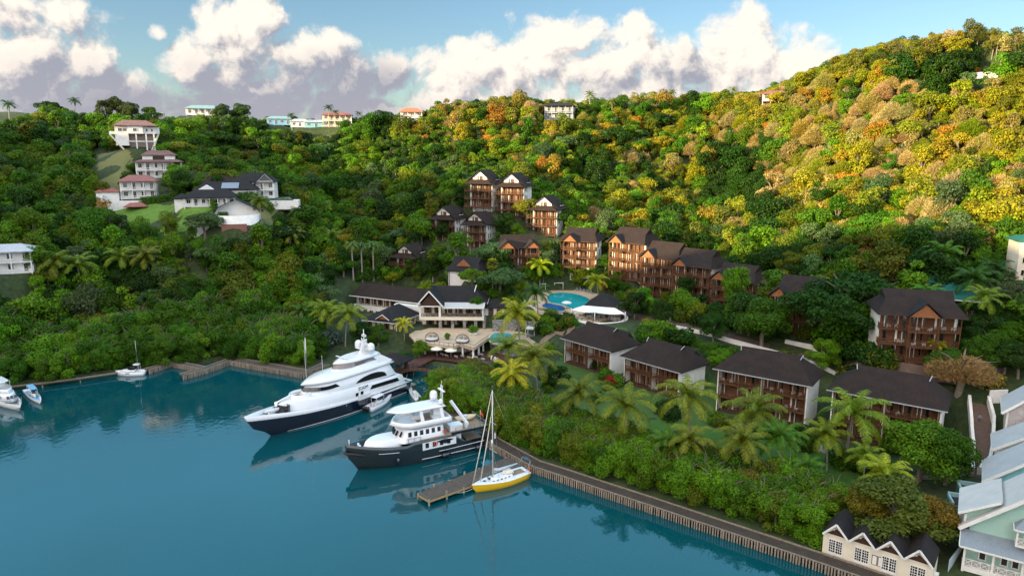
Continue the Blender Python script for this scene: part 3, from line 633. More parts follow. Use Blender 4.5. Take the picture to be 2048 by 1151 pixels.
def facade(par, rng, x0, x1, y, z, fh, bays, glow=.5):
    """doors, white piers and openings of one storey, on the wall plane y"""
    w = (x1 - x0) / bays; q = MB(); q.box(x0, x1, y - .012, y + .002, z, z + fh - .25); q.build('timber_panel', M_SHUT, par); q = MB()
    for i in range(bays):
        if rng.random() < .75: c = x0 + (i + .96) * w; q = MB(); q.box(c - w * .09, c + w * .02, y - .05, y - .013, z, z + fh - .25); q.build('white_panel', M_WHITE, par)
    for i in range(bays):
        c = x0 + (i + .5) * w
        shutter_door(par, c - w * .2, y, z, w * .46, fh * .74, rng.random() < glow)
        if rng.random() < .8: shutter_door(par, c + w * .29, y, z, w * .3, fh * .74, rng.random() < .4)
def posts(par, xs, y, z0, z1, m=None, w=.16, name='post'):
    for x in xs:
        b = MB(); b.box(x - w / 2, x + w / 2, y - w / 2, y + w / 2, z0, z1); b.build(name, m or M_WOOD, par)
CHAIRM = MATS.setdefault('white_plastic', mat('white_plastic', (.72, .72, .70), (.66, .66, .65), .4, 3))
CHAIR0 = None
def chair(loc, rz, label, group):
    global CHAIR0
    if CHAIR0 is None:
        t = thing('balcony_chair', label, 'chair', loc, rz, group)
        s = MB(); s.box(-.27, .27, -.25, .25, .40, .45); s.build('seat', CHAIRM, t)
        s = MB(); s.tube([(-.25, .24, .45), (-.26, .33, .75), (-.12, .36, .95), (.12, .36, .95), (.26, .33, .75), (.25, .24, .45)], .035, 6)
        for i in range(5): s.bar((-.18 + i * .09, .25, .45), (-.16 + i * .08, .36, .92), .035, .03)
        s.build('backrest', CHAIRM, t)
        s = MB()
        for q in (-1, 1): s.tube([(q * .27, -.22, .45), (q * .29, -.2, .64), (q * .29, .26, .66)], .03, 6)
        s.build('armrest', CHAIRM, t)
        for q in (-1, 1):
            for r in (-1, 1): s = MB(); s.tube([(q * .24, r * .22, .42), (q * .27, r * .25, 0)], .025, 5); s.build('leg', CHAIRM, t)
        CHAIR0 = t; return t
    return again(CHAIR0, loc, rz, label, group=group)
def lodge_row(key, label, floors, fh, depth, base=.3, chairs=(), where=''):
    """long hipped lodge: open timber balconies in front, plain white end walls"""
    loc, yaw = SITES[key]; w = ROWW[key]; rng = random.Random(key)
    t = thing('balcony_lodge', label, 'building', loc, yaw, 'brown roofed lodges in a row along the lawn'); x0, x1 = -w / 2, w / 2; H = base + floors * fh; bd = 2.0
    b = MB(); b.box(x0, x1, bd, depth, -1.2, H); 
    b.box(x0, x0 + .25, 0, bd - .003, -1.2, H); b.box(x1 - .25, x1, 0, bd - .003, -1.2, H)
    b.box(-.12, .12, .3, bd - .003, -.5, H)
    b.build('wall', M_WHITE, t)
    for f in range(floors):
        z = base + f * fh
        for (a, c) in ((x0 + .3, -.15), (.15, x1 - .3)):
            facade(t, rng, a, c, bd - .004, z, fh, 3); 
            if f: balcony(t, a, c, -.1, bd - .01, z)
            else: q = MB(); q.box(a, c, -.1, bd - .01, z - .4, z - .03); q.build('floor_deck', M_WOODD, t)
        d = MB(); d.box(x0 + .3, x1 - .3, bd - .12, bd - .005, z + fh * .78, z + fh - .24); d.build('lintel', M_WOODD, t)
    xs = [x0 + .35, x0 + w * .25, -.25, .25, x0 + w * .75, x1 - .35]
    posts(t, xs, .0, base - .4, H - .22)
    r = MB(); hip(r, x0 - .9, x1 + .9, -.9, depth + .9, H, 4.3, 5.2, 4.4, .75); ro = r.build('roof', M_SHING, t)
    c = MB()
    for s, xx in ((-1, x0 + 5.2 * .82 - .9), (1, x1 - 4.4 * .82 + .9)):
        k = .82; yy = (depth + 1.8) / 2 * k - .9; c.bar((xx, yy - .02, H + 4.3 * k + .05), (xx + s * .28, depth / 2, H + 4.38), .14, .12)
    c.bar((x0 - .9, -.93, H - .1), (x1 + .9, -.93, H - .1), .1, .2)
    c.build('trim', mat('grey_trim', (.34, .36, .38), (.28, .30, .32), .6), ro)
    for (xx, yy) in ((x1 - 2.2, depth * .75), (x1 - 1.2, depth * .55)):
        q = MB(); q.cyl(xx, yy, H + .4, H + 1.9, .14, 8); q.build('vent_pipe', M_WHITE, ro)
    dm = MB(); dm.prism([(depth - 1, H + .3), (depth + 2.6, H + .3), (depth + .8, H + 2.2)], 'x', x1 - w * .46, x1 - w * .2); dm.build('stair_roof', M_SHINGD, t)
    dw = MB(); dw.box(x1 - w * .44, x1 - w * .22, depth + .003, depth + 2.2, -1, H + .3); dw.build('stair_wall', M_WHITE, t)
    for i, (f, u, side) in enumerate(chairs):
        chair(lpt(key, u, .75, base + f * fh), yaw + R(180) + rng.uniform(-.5, .5), f'white chair on the {("ground", "middle", "top")[f] if floors == 3 else ("ground", "top")[f]} balcony of the {where}', f'chairs on the balconies of the {where}')
    return t
def lodge_gable(key, label, floors, fh, w, d, stilts=0.0, lower=0, dormer=True):
    """tall hillside lodge: steep gable to the front with a skirt roof, a deck at every storey"""
    loc, yaw = SITES[key]; rng = random.Random(key); t = thing('hillside_lodge', label, 'building', loc, yaw, 'gabled timber lodges on the hillside'); x0, x1 = -w / 2, w / 2; bd = 2.2; H = stilts + floors * fh
    b = MB(); b.box(x0, x1, bd, d, -5 if not stilts else stilts - .4, H); 
    if stilts: b.box(x0 + .5, x1 - .5, bd + 1.2, d, -6, stilts - .41)
    b.build('wall', M_WHITE, t)
    for f in range(floors):
        z = stilts + f * fh
        facade(t, rng, x0 + .7, x1 - .1, bd - .004, z, fh, 3, .35)
        pm = MB(); pm.box(x0 - .003, x0 + .6, bd - .05, bd - .004, z, z + fh - .3); pm.build('white_pier', M_WHITE, t)
        if f < floors or stilts: balcony(t, x0 - 1.6 + lower * .2, x1 + .1, -.1, bd - .01, z, ('l',), M_WOOD)
        for yy in (bd + 1.6, bd + 3.4):
            window(t, x1, yy, z + .7, .95, 1.9, M_WHITE, 0, '+x', .06)
    z0 = -3.5
    posts(t, [x0 - 1.5, x0 + .1, x0 + w * .36, x0 + w * .7, x1], .05, z0, H - .1, M_WOODD)
    if stilts:
        s = MB()
        for a, c in zip((x0, x0 + w * .36, x0 + w * .7), (x0 + w * .36, x0 + w * .7, x1)):
            s.bar((a, .05, -.6), (c, .05, stilts - .4), .1, .14); s.bar((a, .05, stilts - .4), (c, .05, -.6), .1, .14)
        s.build('cross_brace', M_WOODD, t)
    # roof: big gable running back, skirt across the front, small side dormer
    e = 1.3; zr = H + w * .5; gy = .9; xs = w * .5 + e; zs = H - .35; xm = xs * .52; zm = H + (w * .5 + .35) * .42
    r = MB()
    for s in (-1, 1):
        slab(r, (s * xs, gy - .5, zs), (s * xs, d + .6, zs), (s * xm, d + .6, zm), (s * xm, gy - .5, zm)); slab(r, (s * xm, gy - .8, zm), (s * xm, d + .6, zm), (0, d + .6, zr), (0, gy - .8, zr))
    slab(r, (-xs, -1.2, H - .5), (xs, -1.2, H - .5), (w * .34, gy + .1, H + 1.1), (-w * .34, gy + .1, H + 1.1))
    for s in (-1, 1): r.add([(s * xs, -1.2, H - .5), (s * xs, gy, zs + .1), (s * xm, gy - .4, zm), (s * w * .34, gy + .1, H + 1.1)], [(0, 1, 2, 3)])
    ro = r.build('roof', M_SHING, t)
    gw = MB(); gw.prism([(-xm, zm - .9), (xm, zm - .9), (xm * .98, zm), (0, zr - .1), (-xm * .98, zm)], 'y', gy + .25, gy + .45); rg_ = MB(); rg_.prism([(-xs + .4, zs), (xs - .4, zs), (xm, zm), (0, zr - .1), (-xm, zm)], 'y', d - .1, d + .1); rg_.build('rear_gable', M_WHITE, t)
    g = gw.build('gable', M_WHITE, t); shutter_door(g, .1, gy + .245, H + .55, 2.3, 2.0, True)
    q = MB(); q.rail([(-1.6, gy - .05, H + .35), (1.8, gy - .05, H + .35)], .75, .2); q.build('railing', M_WOODD, g)
    if dormer:
        yy = d * .62; zz = H + 1.15; dmm = MB(); dmm.prism([(yy - 1.3, zz), (yy + 1.3, zz), (yy + 1.3, zz + .5), (yy, zz + 1.9), (yy - 1.3, zz + .5)], 'x', xm * .4, xs - 1.0); dm = dmm.build('dormer', M_SHINGD, t)
        window(dm, xs - 1.0, yy, zz + .2, 1.7, .9, M_WOODD, 1, '+x', .08); tr = MB(); tr.box(xs - 1.2, xs - .75, yy - 1.5, yy + 1.5, zz - .12, zz - .01); tr.build('sill', M_WHITE, dm)
    return t
def lodge_cross(key, label, floors, fh, w, d, bay=-.22, lit=True, both=False, base=.2, left_end=False):
    """lodge with its ridge along the front, a projecting gabled balcony bay and white end walls under a skirt roof"""
    loc, yaw = SITES[key]; rng = random.Random(key); t = thing('terrace_lodge', label, 'building', loc, yaw, 'timber lodges stepping down the slope'); x0, x1 = -w / 2, w / 2; bd = 2.0; H = base + floors * fh
    b = MB(); b.box(x0, x1, bd, d, -4, H); b.build('wall', M_WHITE, t)
    bays = [(bay * w, w * .19)] + ([(.3 * w, w * .17)] if both else []); proj = 1.7
    for f in range(floors):
        z = base + f * fh; facade(t, rng, x0 + .2, x1 - .1, bd - .004, z, fh, 4, .5); balcony(t, x0 - .2, x1 + .2, -.1, bd - .01, z, ('l', 'r'))
        d0 = MB(); d0.box(x0, x1, bd - .14, bd - .006, z + fh * .8, z + fh - .25); d0.build('lintel', M_WOODD, t)
        for (c, hw) in bays: balcony(t, c - hw, c + hw, -proj, -.11, z, ('l', 'r'))
    for (c, hw) in bays: posts(t, (c - hw + .1, c + hw - .1), -proj + .08, -4, H)
    posts(t, (x0 - .1, x0 + w * .55, x1 + .1), .0, -4, H - .1)
    for yy, hh in ((d * .5, 1), (d * .72, 0)):
        for f in range(floors):
            if (f + hh) % 2: window(t, x1, yy, base + f * fh + .5, .8, 1.9, M_WOODD, 0, '+x', .06)
    r = MB(); rise = d * .42; hip(r, x0 - 1, x1 + 1, -1, d + 1, H, rise, 3.4, 3.0, rise * .42)
    ro = r.build('roof', M_SHING, t)
    tr = MB(); tr.bar((x0 - 1, -1.03, H - .1), (x1 + 1, -1.03, H - .1), .08, .2); tr.bar((x1 + 1.02, -1, H - .1), (x1 + 1.02, d + 1, H - .1), .08, .2); tr.build('trim', M_WOODD, ro)
    for (c, hw) in bays:
        g = MB(); hh = hw * .85
        for s in (-1, 1): slab(g, (c + s * (hw + .5), -proj - .5, H - .1), (c + s * (hw + .5), d * .32, H - .1), (c, d * .45, H + hh + .45), (c, -proj - .5, H + hh + .45), .14)
        gr = g.build('bay_roof', M_SHINGD, t); p = MB(); p.prism([(c - hw, H - .1), (c + hw, H - .1), (c, H + hh + .2)], 'y', -proj - .12, -proj + .05); p.build('pediment', M_GABLE, gr)
    return t
def villa(key, label, w, d, floors, fh, roof, wallm=None, stilts=0, rise=None, cols=4, veranda=1.6, name='villa', group=None, wins=4, yoff=0):
    """plain rendered house with a columned veranda and a hipped roof"""
    loc, yaw = SITES[key]; wallm = wallm or M_WHITE; rise = rise or d * .24; t = thing(name, label, 'house', loc, yaw, group); x0, x1 = -w / 2, w / 2; H = stilts + floors * fh
    b = MB(); b.box(x0, x1, veranda, d, stilts - (.3 if stilts else 3), H); b.build('wall', wallm, t)
    for f in range(floors):
        z = stilts + f * fh
        for i in range(wins):
            x = x0 + w * (i + .5) / wins; window(t, x, veranda, z + (.05 if i % 2 else .8), 1.1 if i % 2 else 1.4, fh - .75 if i % 2 else fh - 1.5, M_WHITE, 1)
        window(t, x1, d * .6, z + .9, 1.3, 1.2, M_WHITE, 1, '+x')
        if veranda > .3:
            s = MB(); s.box(x0 - .1, x1 + .1, -.2, veranda - .004, z - .3, z); s.rail([(x0, -.1, z), (x1, -.1, z)], .9, .3, 2.5, .06); s.build('balcony', wallm, t)
    if veranda > .3: posts(t, [x0 + .15 + (w - .3) * i / cols for i in range(cols + 1)], -.05, (-3 if not stilts else -5), H, wallm, .28, 'column')
    elif stilts: posts(t, [x0 + .2 + (w - .4) * i / cols for i in range(cols + 1)], veranda + .3, -5, stilts, wallm, .3, 'column')
    r = MB(); hip(r, x0 - .7, x1 + .7, -.7, d + .7, H, rise, d * .42, d * .42); r.build('roof', roof, t)
    return t
M_REDR = coursed('red_roof_sheets', (.25, .085, .07), (.33, .13, .105), 'X', 4.0, .55, .75, .4)
M_TEALR = coursed('teal_roof_sheets', (.20, .33, .33), (.27, .39, .39), 'X', 4.0, .5, .75, .4)
M_GREENR = coursed('green_roof_sheets', (.015, .12, .095), (.025, .16, .13), 'X', 5.0, .45, .6, .4)
M_GREYR = coursed('grey_roof_sheets', (.42, .44, .47), (.52, .54, .56), 'X', 5.0, .5, .8, .4)
M_BLUE = mat('blue_paint', (.16, .36, .54), (.13, .30, .46), .7)
ROWN = {'A': 'lodge nearest the pool', 'B': 'lodge beside the red shrub', 'C': 'lodge with the tall white end wall', 'D': 'lodge beside the brick lane'}
lodge_row('A', 'brown roofed two-storey lodge nearest the round pool bar, first of the row', 2, 3.15, 10)
lodge_row('B', 'brown roofed two-storey lodge with bluish right roof end, second from the pool bar', 2, 3.15, 10, .3, [(0, -.5, 0), (0, 1.2, 0), (1, -6.5, 0)], ROWN['B'])
lodge_row('C', 'brown roofed three-storey lodge with tall white end wall behind the coconut palms', 3, 3.05, 10, .25, [(2, -8, 0), (2, -6.3, 0), (2, 2, 0), (2, 4, 0), (2, 6.2, 0), (2, 7.6, 0), (1, 5, 0), (1, 7, 0), (0, -8.4, 0)], ROWN['C'])
lodge_row('D', 'brown roofed three-storey lodge beside the brick lane, last of the row', 3, 3.05, 10, .25, [(2, -8, 0), (2, .5, 0), (2, 2.2, 0), (2, -3, 0), (1, 1, 0), (1, 2.8, 0), (0, 1.4, 0)], ROWN['D'])
lodge_gable('E1', 'small two-storey gabled lodge by the mown lawn, lowest on the left', 2, 3.0, 8.2, 10)
lodge_gable('E2', 'gabled brown lodge with white right wall, half hidden behind a dark tree', 3, 3.1, 8.8, 11)
lodge_gable('E3', 'gabled brown lodge directly left of the round dark green mango tree', 3, 3.1, 8.2, 10, dormer=False)
lodge_gable('E4', 'tallest gabled lodge on white cross-braced stilts, topmost on the hill', 3, 3.1, 9.6, 11, 2.9)
lodge_gable('E5', 'gabled brown lodge between the topmost lodge and the rightmost of the top three', 4, 3.1, 9.6, 11)
lodge_gable('E6', 'gabled brown lodge at right of the top three, behind the round mango tree', 3, 3.2, 9.6, 11)
lodge_cross('E7', 'dark roofed lodge with two front gables below the round mango tree', 2, 3.2, 13.5, 9.5, -.36, both=True, base=1.2)
lodge_cross('E9', 'brown lodge with one orange gable, left of the sunlit cream lodge', 3, 3.0, 12.2, 10, -.2)
lodge_cross('E10', 'sunlit lodge with glowing cream front, first of the stepped terrace above the pool', 4, 3.1, 12.5, 11, -.24)
lodge_cross('E11', 'red brown lodge second in the stepped terrace above the pool bar', 4, 3.05, 12.5, 11, -.24)
lodge_cross('E12', 'red brown lodge behind the clipped column tree, third in the stepped terrace', 4, 3.05, 12.0, 11, -.24)
lodge_cross('E13', 'lodge with orange gable mostly hidden behind the tall bright green tree', 3, 3.0, 12, 10, -.3)
lodge_cross('E14', 'dark roofed lodge between the leafy green tree and the giant spreading tree', 3, 3.1, 11.5, 11, -.3)
t15 = lodge_cross('E15', 'large red brown lodge with white chairs on its balconies, beside the green roofed house', 3, 3.2, 14.5, 10.5, .02)
for z, u, v in [(6.6, -5.6, .8), (6.6, -4.2, .8), (6.6, -.6, -.9), (6.6, 1.6, -.9), (3.4, -3.4, .8), (3.4, -2.6, .8), (3.4, -1.1, -.9), (3.4, .8, -.9), (6.6, 4.6, .8), (6.6, 6.2, .8)]:
    chair(lpt('E15', u, v, z), R(164) + random.uniform(-.6, .6), f'white chair on the {"upper" if z > 5 else "middle"} {"gabled bay" if v < 0 else "side balcony"} of the large red brown lodge', 'chairs on the large red brown lodge')
def low_hall():
    loc, yaw = SITES['E8']; t = thing('low_hall', 'low white hall with a dark hipped roof and red brown gable, below the gabled lodges', 'building', loc, yaw)
    b = MB(); b.box(-5.5, 5.5, .6, 9, -3, 3.4); b.build('wall', M_WHITE, t)
    r = MB(); hip(r, -6.4, 6.4, -.4, 10, 3.4, 4.2, 3, 3, 1.9); ro = r.build('roof', M_SHINGD, t)
    p = MB(); p.prism([(-2.6, 4.9), (2.6, 4.9), (0, 7.2)], 'y', .9, 1.1); p.build('gable', M_GABLE, ro)
    q = MB(); q.bar((-5, .2, -2), (-5, .2, 3.2), .2, .2); q.bar((5, .2, -2), (5, .2, 3.2), .2, .2); q.build('post', M_WOODD, t)
    s = MB(); s.box(5.6, 8.2, 1, 6, -3, .6); s.build('annex', M_WHITE, t); window(t, 0, .6, .6, 2.4, 1.6, M_WOODD, 2)
low_hall()
# ------------------------------------------------------------------ boats (local axes: x from stern to bow, y to port, z up from the waterline)
def shape(s, s0=.5, p=2.0, aft=.92):
    f = 1 - max(0, (s - s0) / (1 - s0)) ** p; return f * (aft + (1 - aft) * min(1, s / .3))
def outl(xa, xf, b, z, n=18, s0=.5, p=2.0, aft=.92):
    """closed outline, pointed or rounded at the front; z is a level or a function of x"""
    S = [1 - (1 - i / n) ** 1.6 for i in range(n + 1)]; zf = z if callable(z) else (lambda x: z)
    L = [(xa + (xf - xa) * s, b * shape(s, s0, p, aft)) for s in S]
    return [(x, y, zf(x)) for x, y in L] + [(x, -y, zf(x)) for x, y in L[::-1][1:]]
def half(xa, xf, b, x, s0=.5, p=2.0, aft=.92): return b * shape((x - xa) / (xf - xa), s0, p, aft)
def side_strip(mb, yfun, xs, lo, hi, t=.03, side=1):
    vs = []
    for x in xs: vs += [(x, side * (yfun(x, lo(x)) + t), lo(x)), (x, side * (yfun(x, hi(x)) + t), hi(x))]
    n = len(xs); return mb.add(vs, [(2 * i, 2 * i + 2, 2 * i + 3, 2 * i + 1) for i in range(n - 1)], True)
def lerp(x, pts):
    for (a, b), (c, d) in zip(pts, pts[1:]):
        if x <= c: return b + (d - b) * max(0, (x - a) / (c - a))
    return pts[-1][1]
def text(par, body, loc, rot, size, m, name='lettering'):
    c = bpy.data.curves.new(name, 'FONT'); c.body = body; c.size = size; c.extrude = .015; c.align_x = 'CENTER'; c.materials.append(m)
    q = bpy.data.objects.new(name, c); me = bpy.data.meshes.new_from_object(q); me.name = name; bpy.data.objects.remove(q); o = bpy.data.objects.new(name, me); COL.objects.link(o); o.parent = par; o.location = loc; o.rotation_euler = rot; return o
def dome(par, x, y, z, r):
    b = MB(); b.cyl(x, y, z - r * 1.2, z, r * .98, 14); b.ball(x, y, z, r, n=14, m=10); return b.build('radar_dome', M_BOATW, par)
def superyacht():
    s0, b0 = P(800, 775, 0), P(487, 835, 5.6); d = (b0 - s0); yaw = math.atan2(d.y, d.x); L = math.hypot(d.x, d.y)
    t = thing('superyacht', 'large white superyacht with a navy hull moored stern to the footbridge', 'yacht', s0, yaw); B = 4.3
    sheer = lambda x: lerp(x, [(0, 2.7), (8, 2.8), (20, 3.4), (30, 4.3), (36, 5.0), (L, 5.7)])
    kn = lambda x: sheer(x) - .15 - 1.15 * max(0, (x - 8) / L)
    hull = [outl(1.2, L * .82, 2.6, -1.3), outl(.6, L * .865, B * .93, 0, s0=.42, p=1.8), outl(.3, L * .895, B * .96, 1.2, s0=.44, p=1.85), outl(0, L * .955, B, lambda x: min(2.6, kn(x) - .3), s0=.48, p=2), outl(0, L * .985, B * 1.02, kn, s0=.5, p=2.1)]
    MB().loft(hull, cap0=True, cap1=False).build('hull', M_NAVY, t)
    MB().loft([outl(0, L * .985, B * 1.025, lambda x: kn(x) + .004, s0=.5, p=2.1), outl(-.3, L, B * 1.04, lambda x: sheer(x) + .1, s0=.5, p=2.2), outl(-.2, L - .5, B * .96, lambda x: sheer(x) + .1, s0=.5, p=2.2), outl(-.2, L - .9, B * .95, lambda x: sheer(x) - .75, s0=.5, p=2.2)], cap0=False, cap1=True).build('bulwark', M_BOATW, t)
    st = MB(); side_strip(st, lambda x, z: half(.6, L * .865, B * .94, x, .42, 1.8) + .02, [1.5 + i * .9 for i in range(36)], lambda x: .12, lambda x: .26); side_strip(st, lambda x, z: half(.6, L * .865, B * .94, x, .42, 1.8) + .02, [1.5 + i * .9 for i in range(36)], lambda x: .12, lambda x: .26, side=-1); st.build('boot_stripe', M_BOATW, t)
    # main deck house merging into the raised foredeck
    xf = L * .80
    md = [outl(1.5, xf + 1.2, B * .99, lambda x: sheer(x) - .9, s0=.55, p=2.4, aft=.95), outl(3.0, xf + .6, B * .985, lambda x: lerp(x, [(0, 4.9), (22, 5.7), (30, 6.1), (xf, 6.0)]), s0=.55, p=2.5, aft=.95), outl(3.6, xf, B * .88, lambda x: lerp(x, [(0, 5.1), (22, 6.1), (30, 6.5), (xf, 6.3)]), s0=.55, p=2.5, aft=.95)]
    MB().loft(md, cap0=False).build('main_deck', M_BOATW, t)
    dk = MB(); dk.loft([outl(xf - 1.2, L - 1.3, B * .66, lambda x: sheer(x) - .70, s0=.05, p=1.6, aft=1)], cap0=False, cap1=True); dk.build('bow_deck', M_TEAK, t)
    rc = MB(); rc.loft([outl(xf - .8, xf + 1.2, B * .52, 4.35, s0=.3, p=3), outl(xf - .8, xf + .75, B * .54, 6.0, s0=.3, p=3)], cap1=False); rc.build('bow_bulkhead', M_GLASS, t)
    # upper deck
    ux = L * .645
    up_ = lambda x, z: half(6.2, ux + 2.0 - (z - 6.0) * .9, B * .86, x, .6, 2.6, .95) - (z - 6.0) * .08
    MB().loft([outl(4.5, ux + 2.2, B * .90, 5.6, s0=.6, p=2.6, aft=.95), outl(5.2, ux + 2.0, B * .86, 6.5, s0=.6, p=2.6, aft=.95), outl(6.2, ux, B * .80, 8.3, s0=.6, p=2.6, aft=.95)], cap0=False).build('upper_deck', M_BOATW, t)
    MB().loft([outl(5.0, ux + 1.0, B * .84, 8.28, s0=.6, p=2.5), outl(4.8, ux + 1.5, B * .88, 8.62, s0=.6, p=2.5), outl(6.2, ux + .2, B * .78, 9.15, s0=.6, p=2.5), outl(8, ux - 5, B * .5, 9.5, s0=.6, p=2.5)], cap0=True).build('upper_roof', M_BOATW, t)
    w = MB(); w.loft([outl(ux - 6, ux + 1.32, B * .842, 7.05, s0=.15, p=2.6, aft=1), outl(ux - 5, ux + .62, B * .822, 7.85, s0=.15, p=2.6, aft=1)], cap0=False, cap1=False); w.build('bridge_window', M_GLASS, t)
    w = MB()
    for sd in (1, -1):
        side_strip(w, lambda x, z: B * .875 - (z - 6) * .055, [7.6 + i * .7 for i in range(14)], lambda x: 6.0 + .05 * (x - 7), lambda x: 6.05 + .05 * (x - 7) + 1.35 * math.sin(math.pi * min(1, max(0, ((x - 7.6) / 9.1)) ** .75)) ** .6, .1, sd)
    w.build('arched_window', M_GLASS, t)
    w = MB()
    for sd in (1, -1):
        side_strip(w, lambda x, z: B * .99, [4.2 + i * .6 for i in range(16)], lambda x: 3.75 + .035 * x, lambda x: 3.8 + .035 * x + .85 * min(1, (x - 4.2) * 2, (13.2 - x) * 2 + .05), .06, sd)
        for xx in (15.2, 16.6): side_strip(w, lambda x, z: B * .99, [xx, xx + .8], lambda x: 3.7, lambda x: 4.5, .06, sd)
    w.build('saloon_window', M_GLASS, t)
    cv = MB(); cv.box(13.6, 16.9, B * .9, B * 1.1, 2.75, 3.75); cv.build('boarding_door', M_BOATW, t)
    text(t, 'ZOOM', (15.2, B * .985 + .12, 4.95), (R(84), 0, R(180)), .95, M_GLASS)
    # bridge and sun deck
    bx = L * .46
    MB().loft([outl(6.5, bx + 1.6, B * .70, 9.0, s0=.5, p=2.4), outl(7.2, bx + .9, B * .66, 10.0, s0=.5, p=2.4)], cap0=False).build('sun_deck', M_BOATW, t)
    w = MB(); w.loft([outl(bx - 6.6, bx + .95, B * .63, 9.98, s0=.3, p=2.4), outl(bx - 6.2, bx + .1, B * .59, 10.85, s0=.3, p=2.4)], cap0=False, cap1=False); w.build('windscreen', glass('tinted_screen', (.16, .13, .12)), t)
    MB().loft([outl(8.2, bx + .45, B * .60, 10.84, s0=.5, p=2.4), outl(8.0, bx + .6, B * .62, 11.1, s0=.5, p=2.4), outl(8.5, bx - .8, B * .5, 11.6, s0=.5, p=2.4)]).build('hardtop', M_BOATW, t)
    for sd in (1, -1):
        a = MB(); a.loft([[(5.0, sd * B * .72, 9.0), (8.6, sd * B * .72, 9.0), (8.6, sd * B * .62, 9.0), (5.0, sd * B * .62, 9.0)], [(8.4, sd * B * .55, 11.1), (10.6, sd * B * .55, 11.1), (10.6, sd * B * .45, 11.1), (8.4, sd * B * .45, 11.1)]], smooth=False); a.build('arch', M_BOATW, t)
    m = MB(); m.loft([[(9, -.9, 11.4), (12.4, -.5, 11.4), (12.4, .5, 11.4), (9, .9, 11.4)], [(10, -.5, 12.6), (11.6, -.3, 12.6), (11.6, .3, 12.6), (10, .5, 12.6)], [(10.4, -.3, 14.6), (11.1, -.22, 14.6), (11.1, .22, 14.6), (10.4, .3, 14.6)]], smooth=False)
    m.box(10.2, 11.0, -2.2, 2.2, 12.3, 12.55); m.cyl(10.75, 0, 14.6, 17.0, .09, 6)
    for z, hw in ((13.4, 1.0), (14.4, .8), (15.3, .6)): m.box(10.5, 10.9, -hw, hw, z, z + .12); m.cyl(10.7, hw, z, z + .5, .12, 6); m.cyl(10.7, -hw, z, z + .5, .12, 6)
    m.box(12.1, 12.4, -1.1, 1.1, 12.75, 12.95); m.ball(10.75, 0, 15.8, .28, n=8, m=6); m.build('mast', M_BOATW, t)
    dome(t, 10.6, 2.1, 13.3, .85); dome(t, 10.6, -2.1, 13.3, .85)
    m = MB(); m.bar((17.2, -2.0, 11.9), (17.2, 1.8, 11.9), .3, .16); m.cyl(17.2, -.2, 11.3, 11.9, .16, 8); m.build('radar_bar', M_BOATW, t)
    for x, y, z, h in ((25.5, -1.9, 9.0, 8.2), (22.6, 0, 9.2, 4.5), (12, 1.6, 12.4, 4)): m = MB(); m.cyl(x, y, z, z + h, .055, 5, .03); m.build('whip_antenna', M_BOATW, t)
    # foredeck: round pool seat, crane, tender
    j = MB(); n = 20
    for r0, r1, z0, z1 in ((2.1, 1.75, 6.2, 7.05),):
        ring = lambda r, z: [(28.6 + r * 1.15 * math.cos(2 * math.pi * i / n), r * math.sin(2 * math.pi * i / n), z) for i in range(n)]
        j.loft([ring(r0 + .15, z0), ring(r0, z1), ring(r1, z1), ring(r1 - .1, z0 + .2)], cap0=False)
    jo = j.build('jacuzzi', M_BOATW, t); q = MB(); q.cyl(28.6, 0, 6.5, 6.62, 1.62, 20); q.build('seat_deck', M_TEAK, jo)
    c = MB(); c.cyl(34.3, -.3, 4.4, 6.5, .34, 10); c.tube([(34.3, -.3, 6.3), (31.5, .0, 7.0), (28.4, .2, 7.0)], [.22, .2, .12], 8); c.build('crane', M_BOATW, t)
    a = MB(); a.cyl(36.8, .9, 4.5, 5.3, .2, 8); a.cyl(36.8, -.9, 4.5, 5.3, .2, 8); a.box(36.3, 38.4, -.25, .25, 4.6, 4.9); a.build('windlass', M_STEEL, t)
    for x, y in ((33.8, 2.0), (35.5, -1.9)):
        v = MB(); v.loft([outl(x - 1.6, x + 1.6, .55, 4.9), outl(x - 1.7, x + 1.9, .75, 5.35), outl(x - 1.5, x + 1.6, .5, 5.6)]); v.build('jet_ski', mat('grey_vinyl', (.5, .52, .54), (.6, .6, .6), .5), t)
    b = MB(); b.tube([(6.5, -2.6, 9.4), (9.5, -2.6, 9.5)], .42, 10); b.tube([(6.2, 2.5, 8.6), (8.2, 2.5, 8.6)], .38, 10); b.build('life_raft', M_BOATW, t)
    b = MB(); b.box(-2.0, .3, -3.6, 3.6, 1.0, 1.25); b.build('swim_platform', M_TEAK, t)
    b = MB(); b.box(.6, 4.6, -3.7, 3.7, 2.3, 2.42); b.build('aft_deck', M_TEAK, t)
    b = MB()
    for x, zz, yy in ((20, 2.4, 4.2), (29.5, 3.2, 3.1), (35, 4.0, 1.7)): b.ball(x, yy, zz, .16, n=8, m=5)
    b.build('hawsehole', M_STEEL, t)
    b = MB(); b.rail([(23.5, 2.9, 6.1), (26.2, 1.8, 6.3)], .6, 9, .8, .03, False); b.build('railing', M_STEEL, t)
    return t
superyacht()
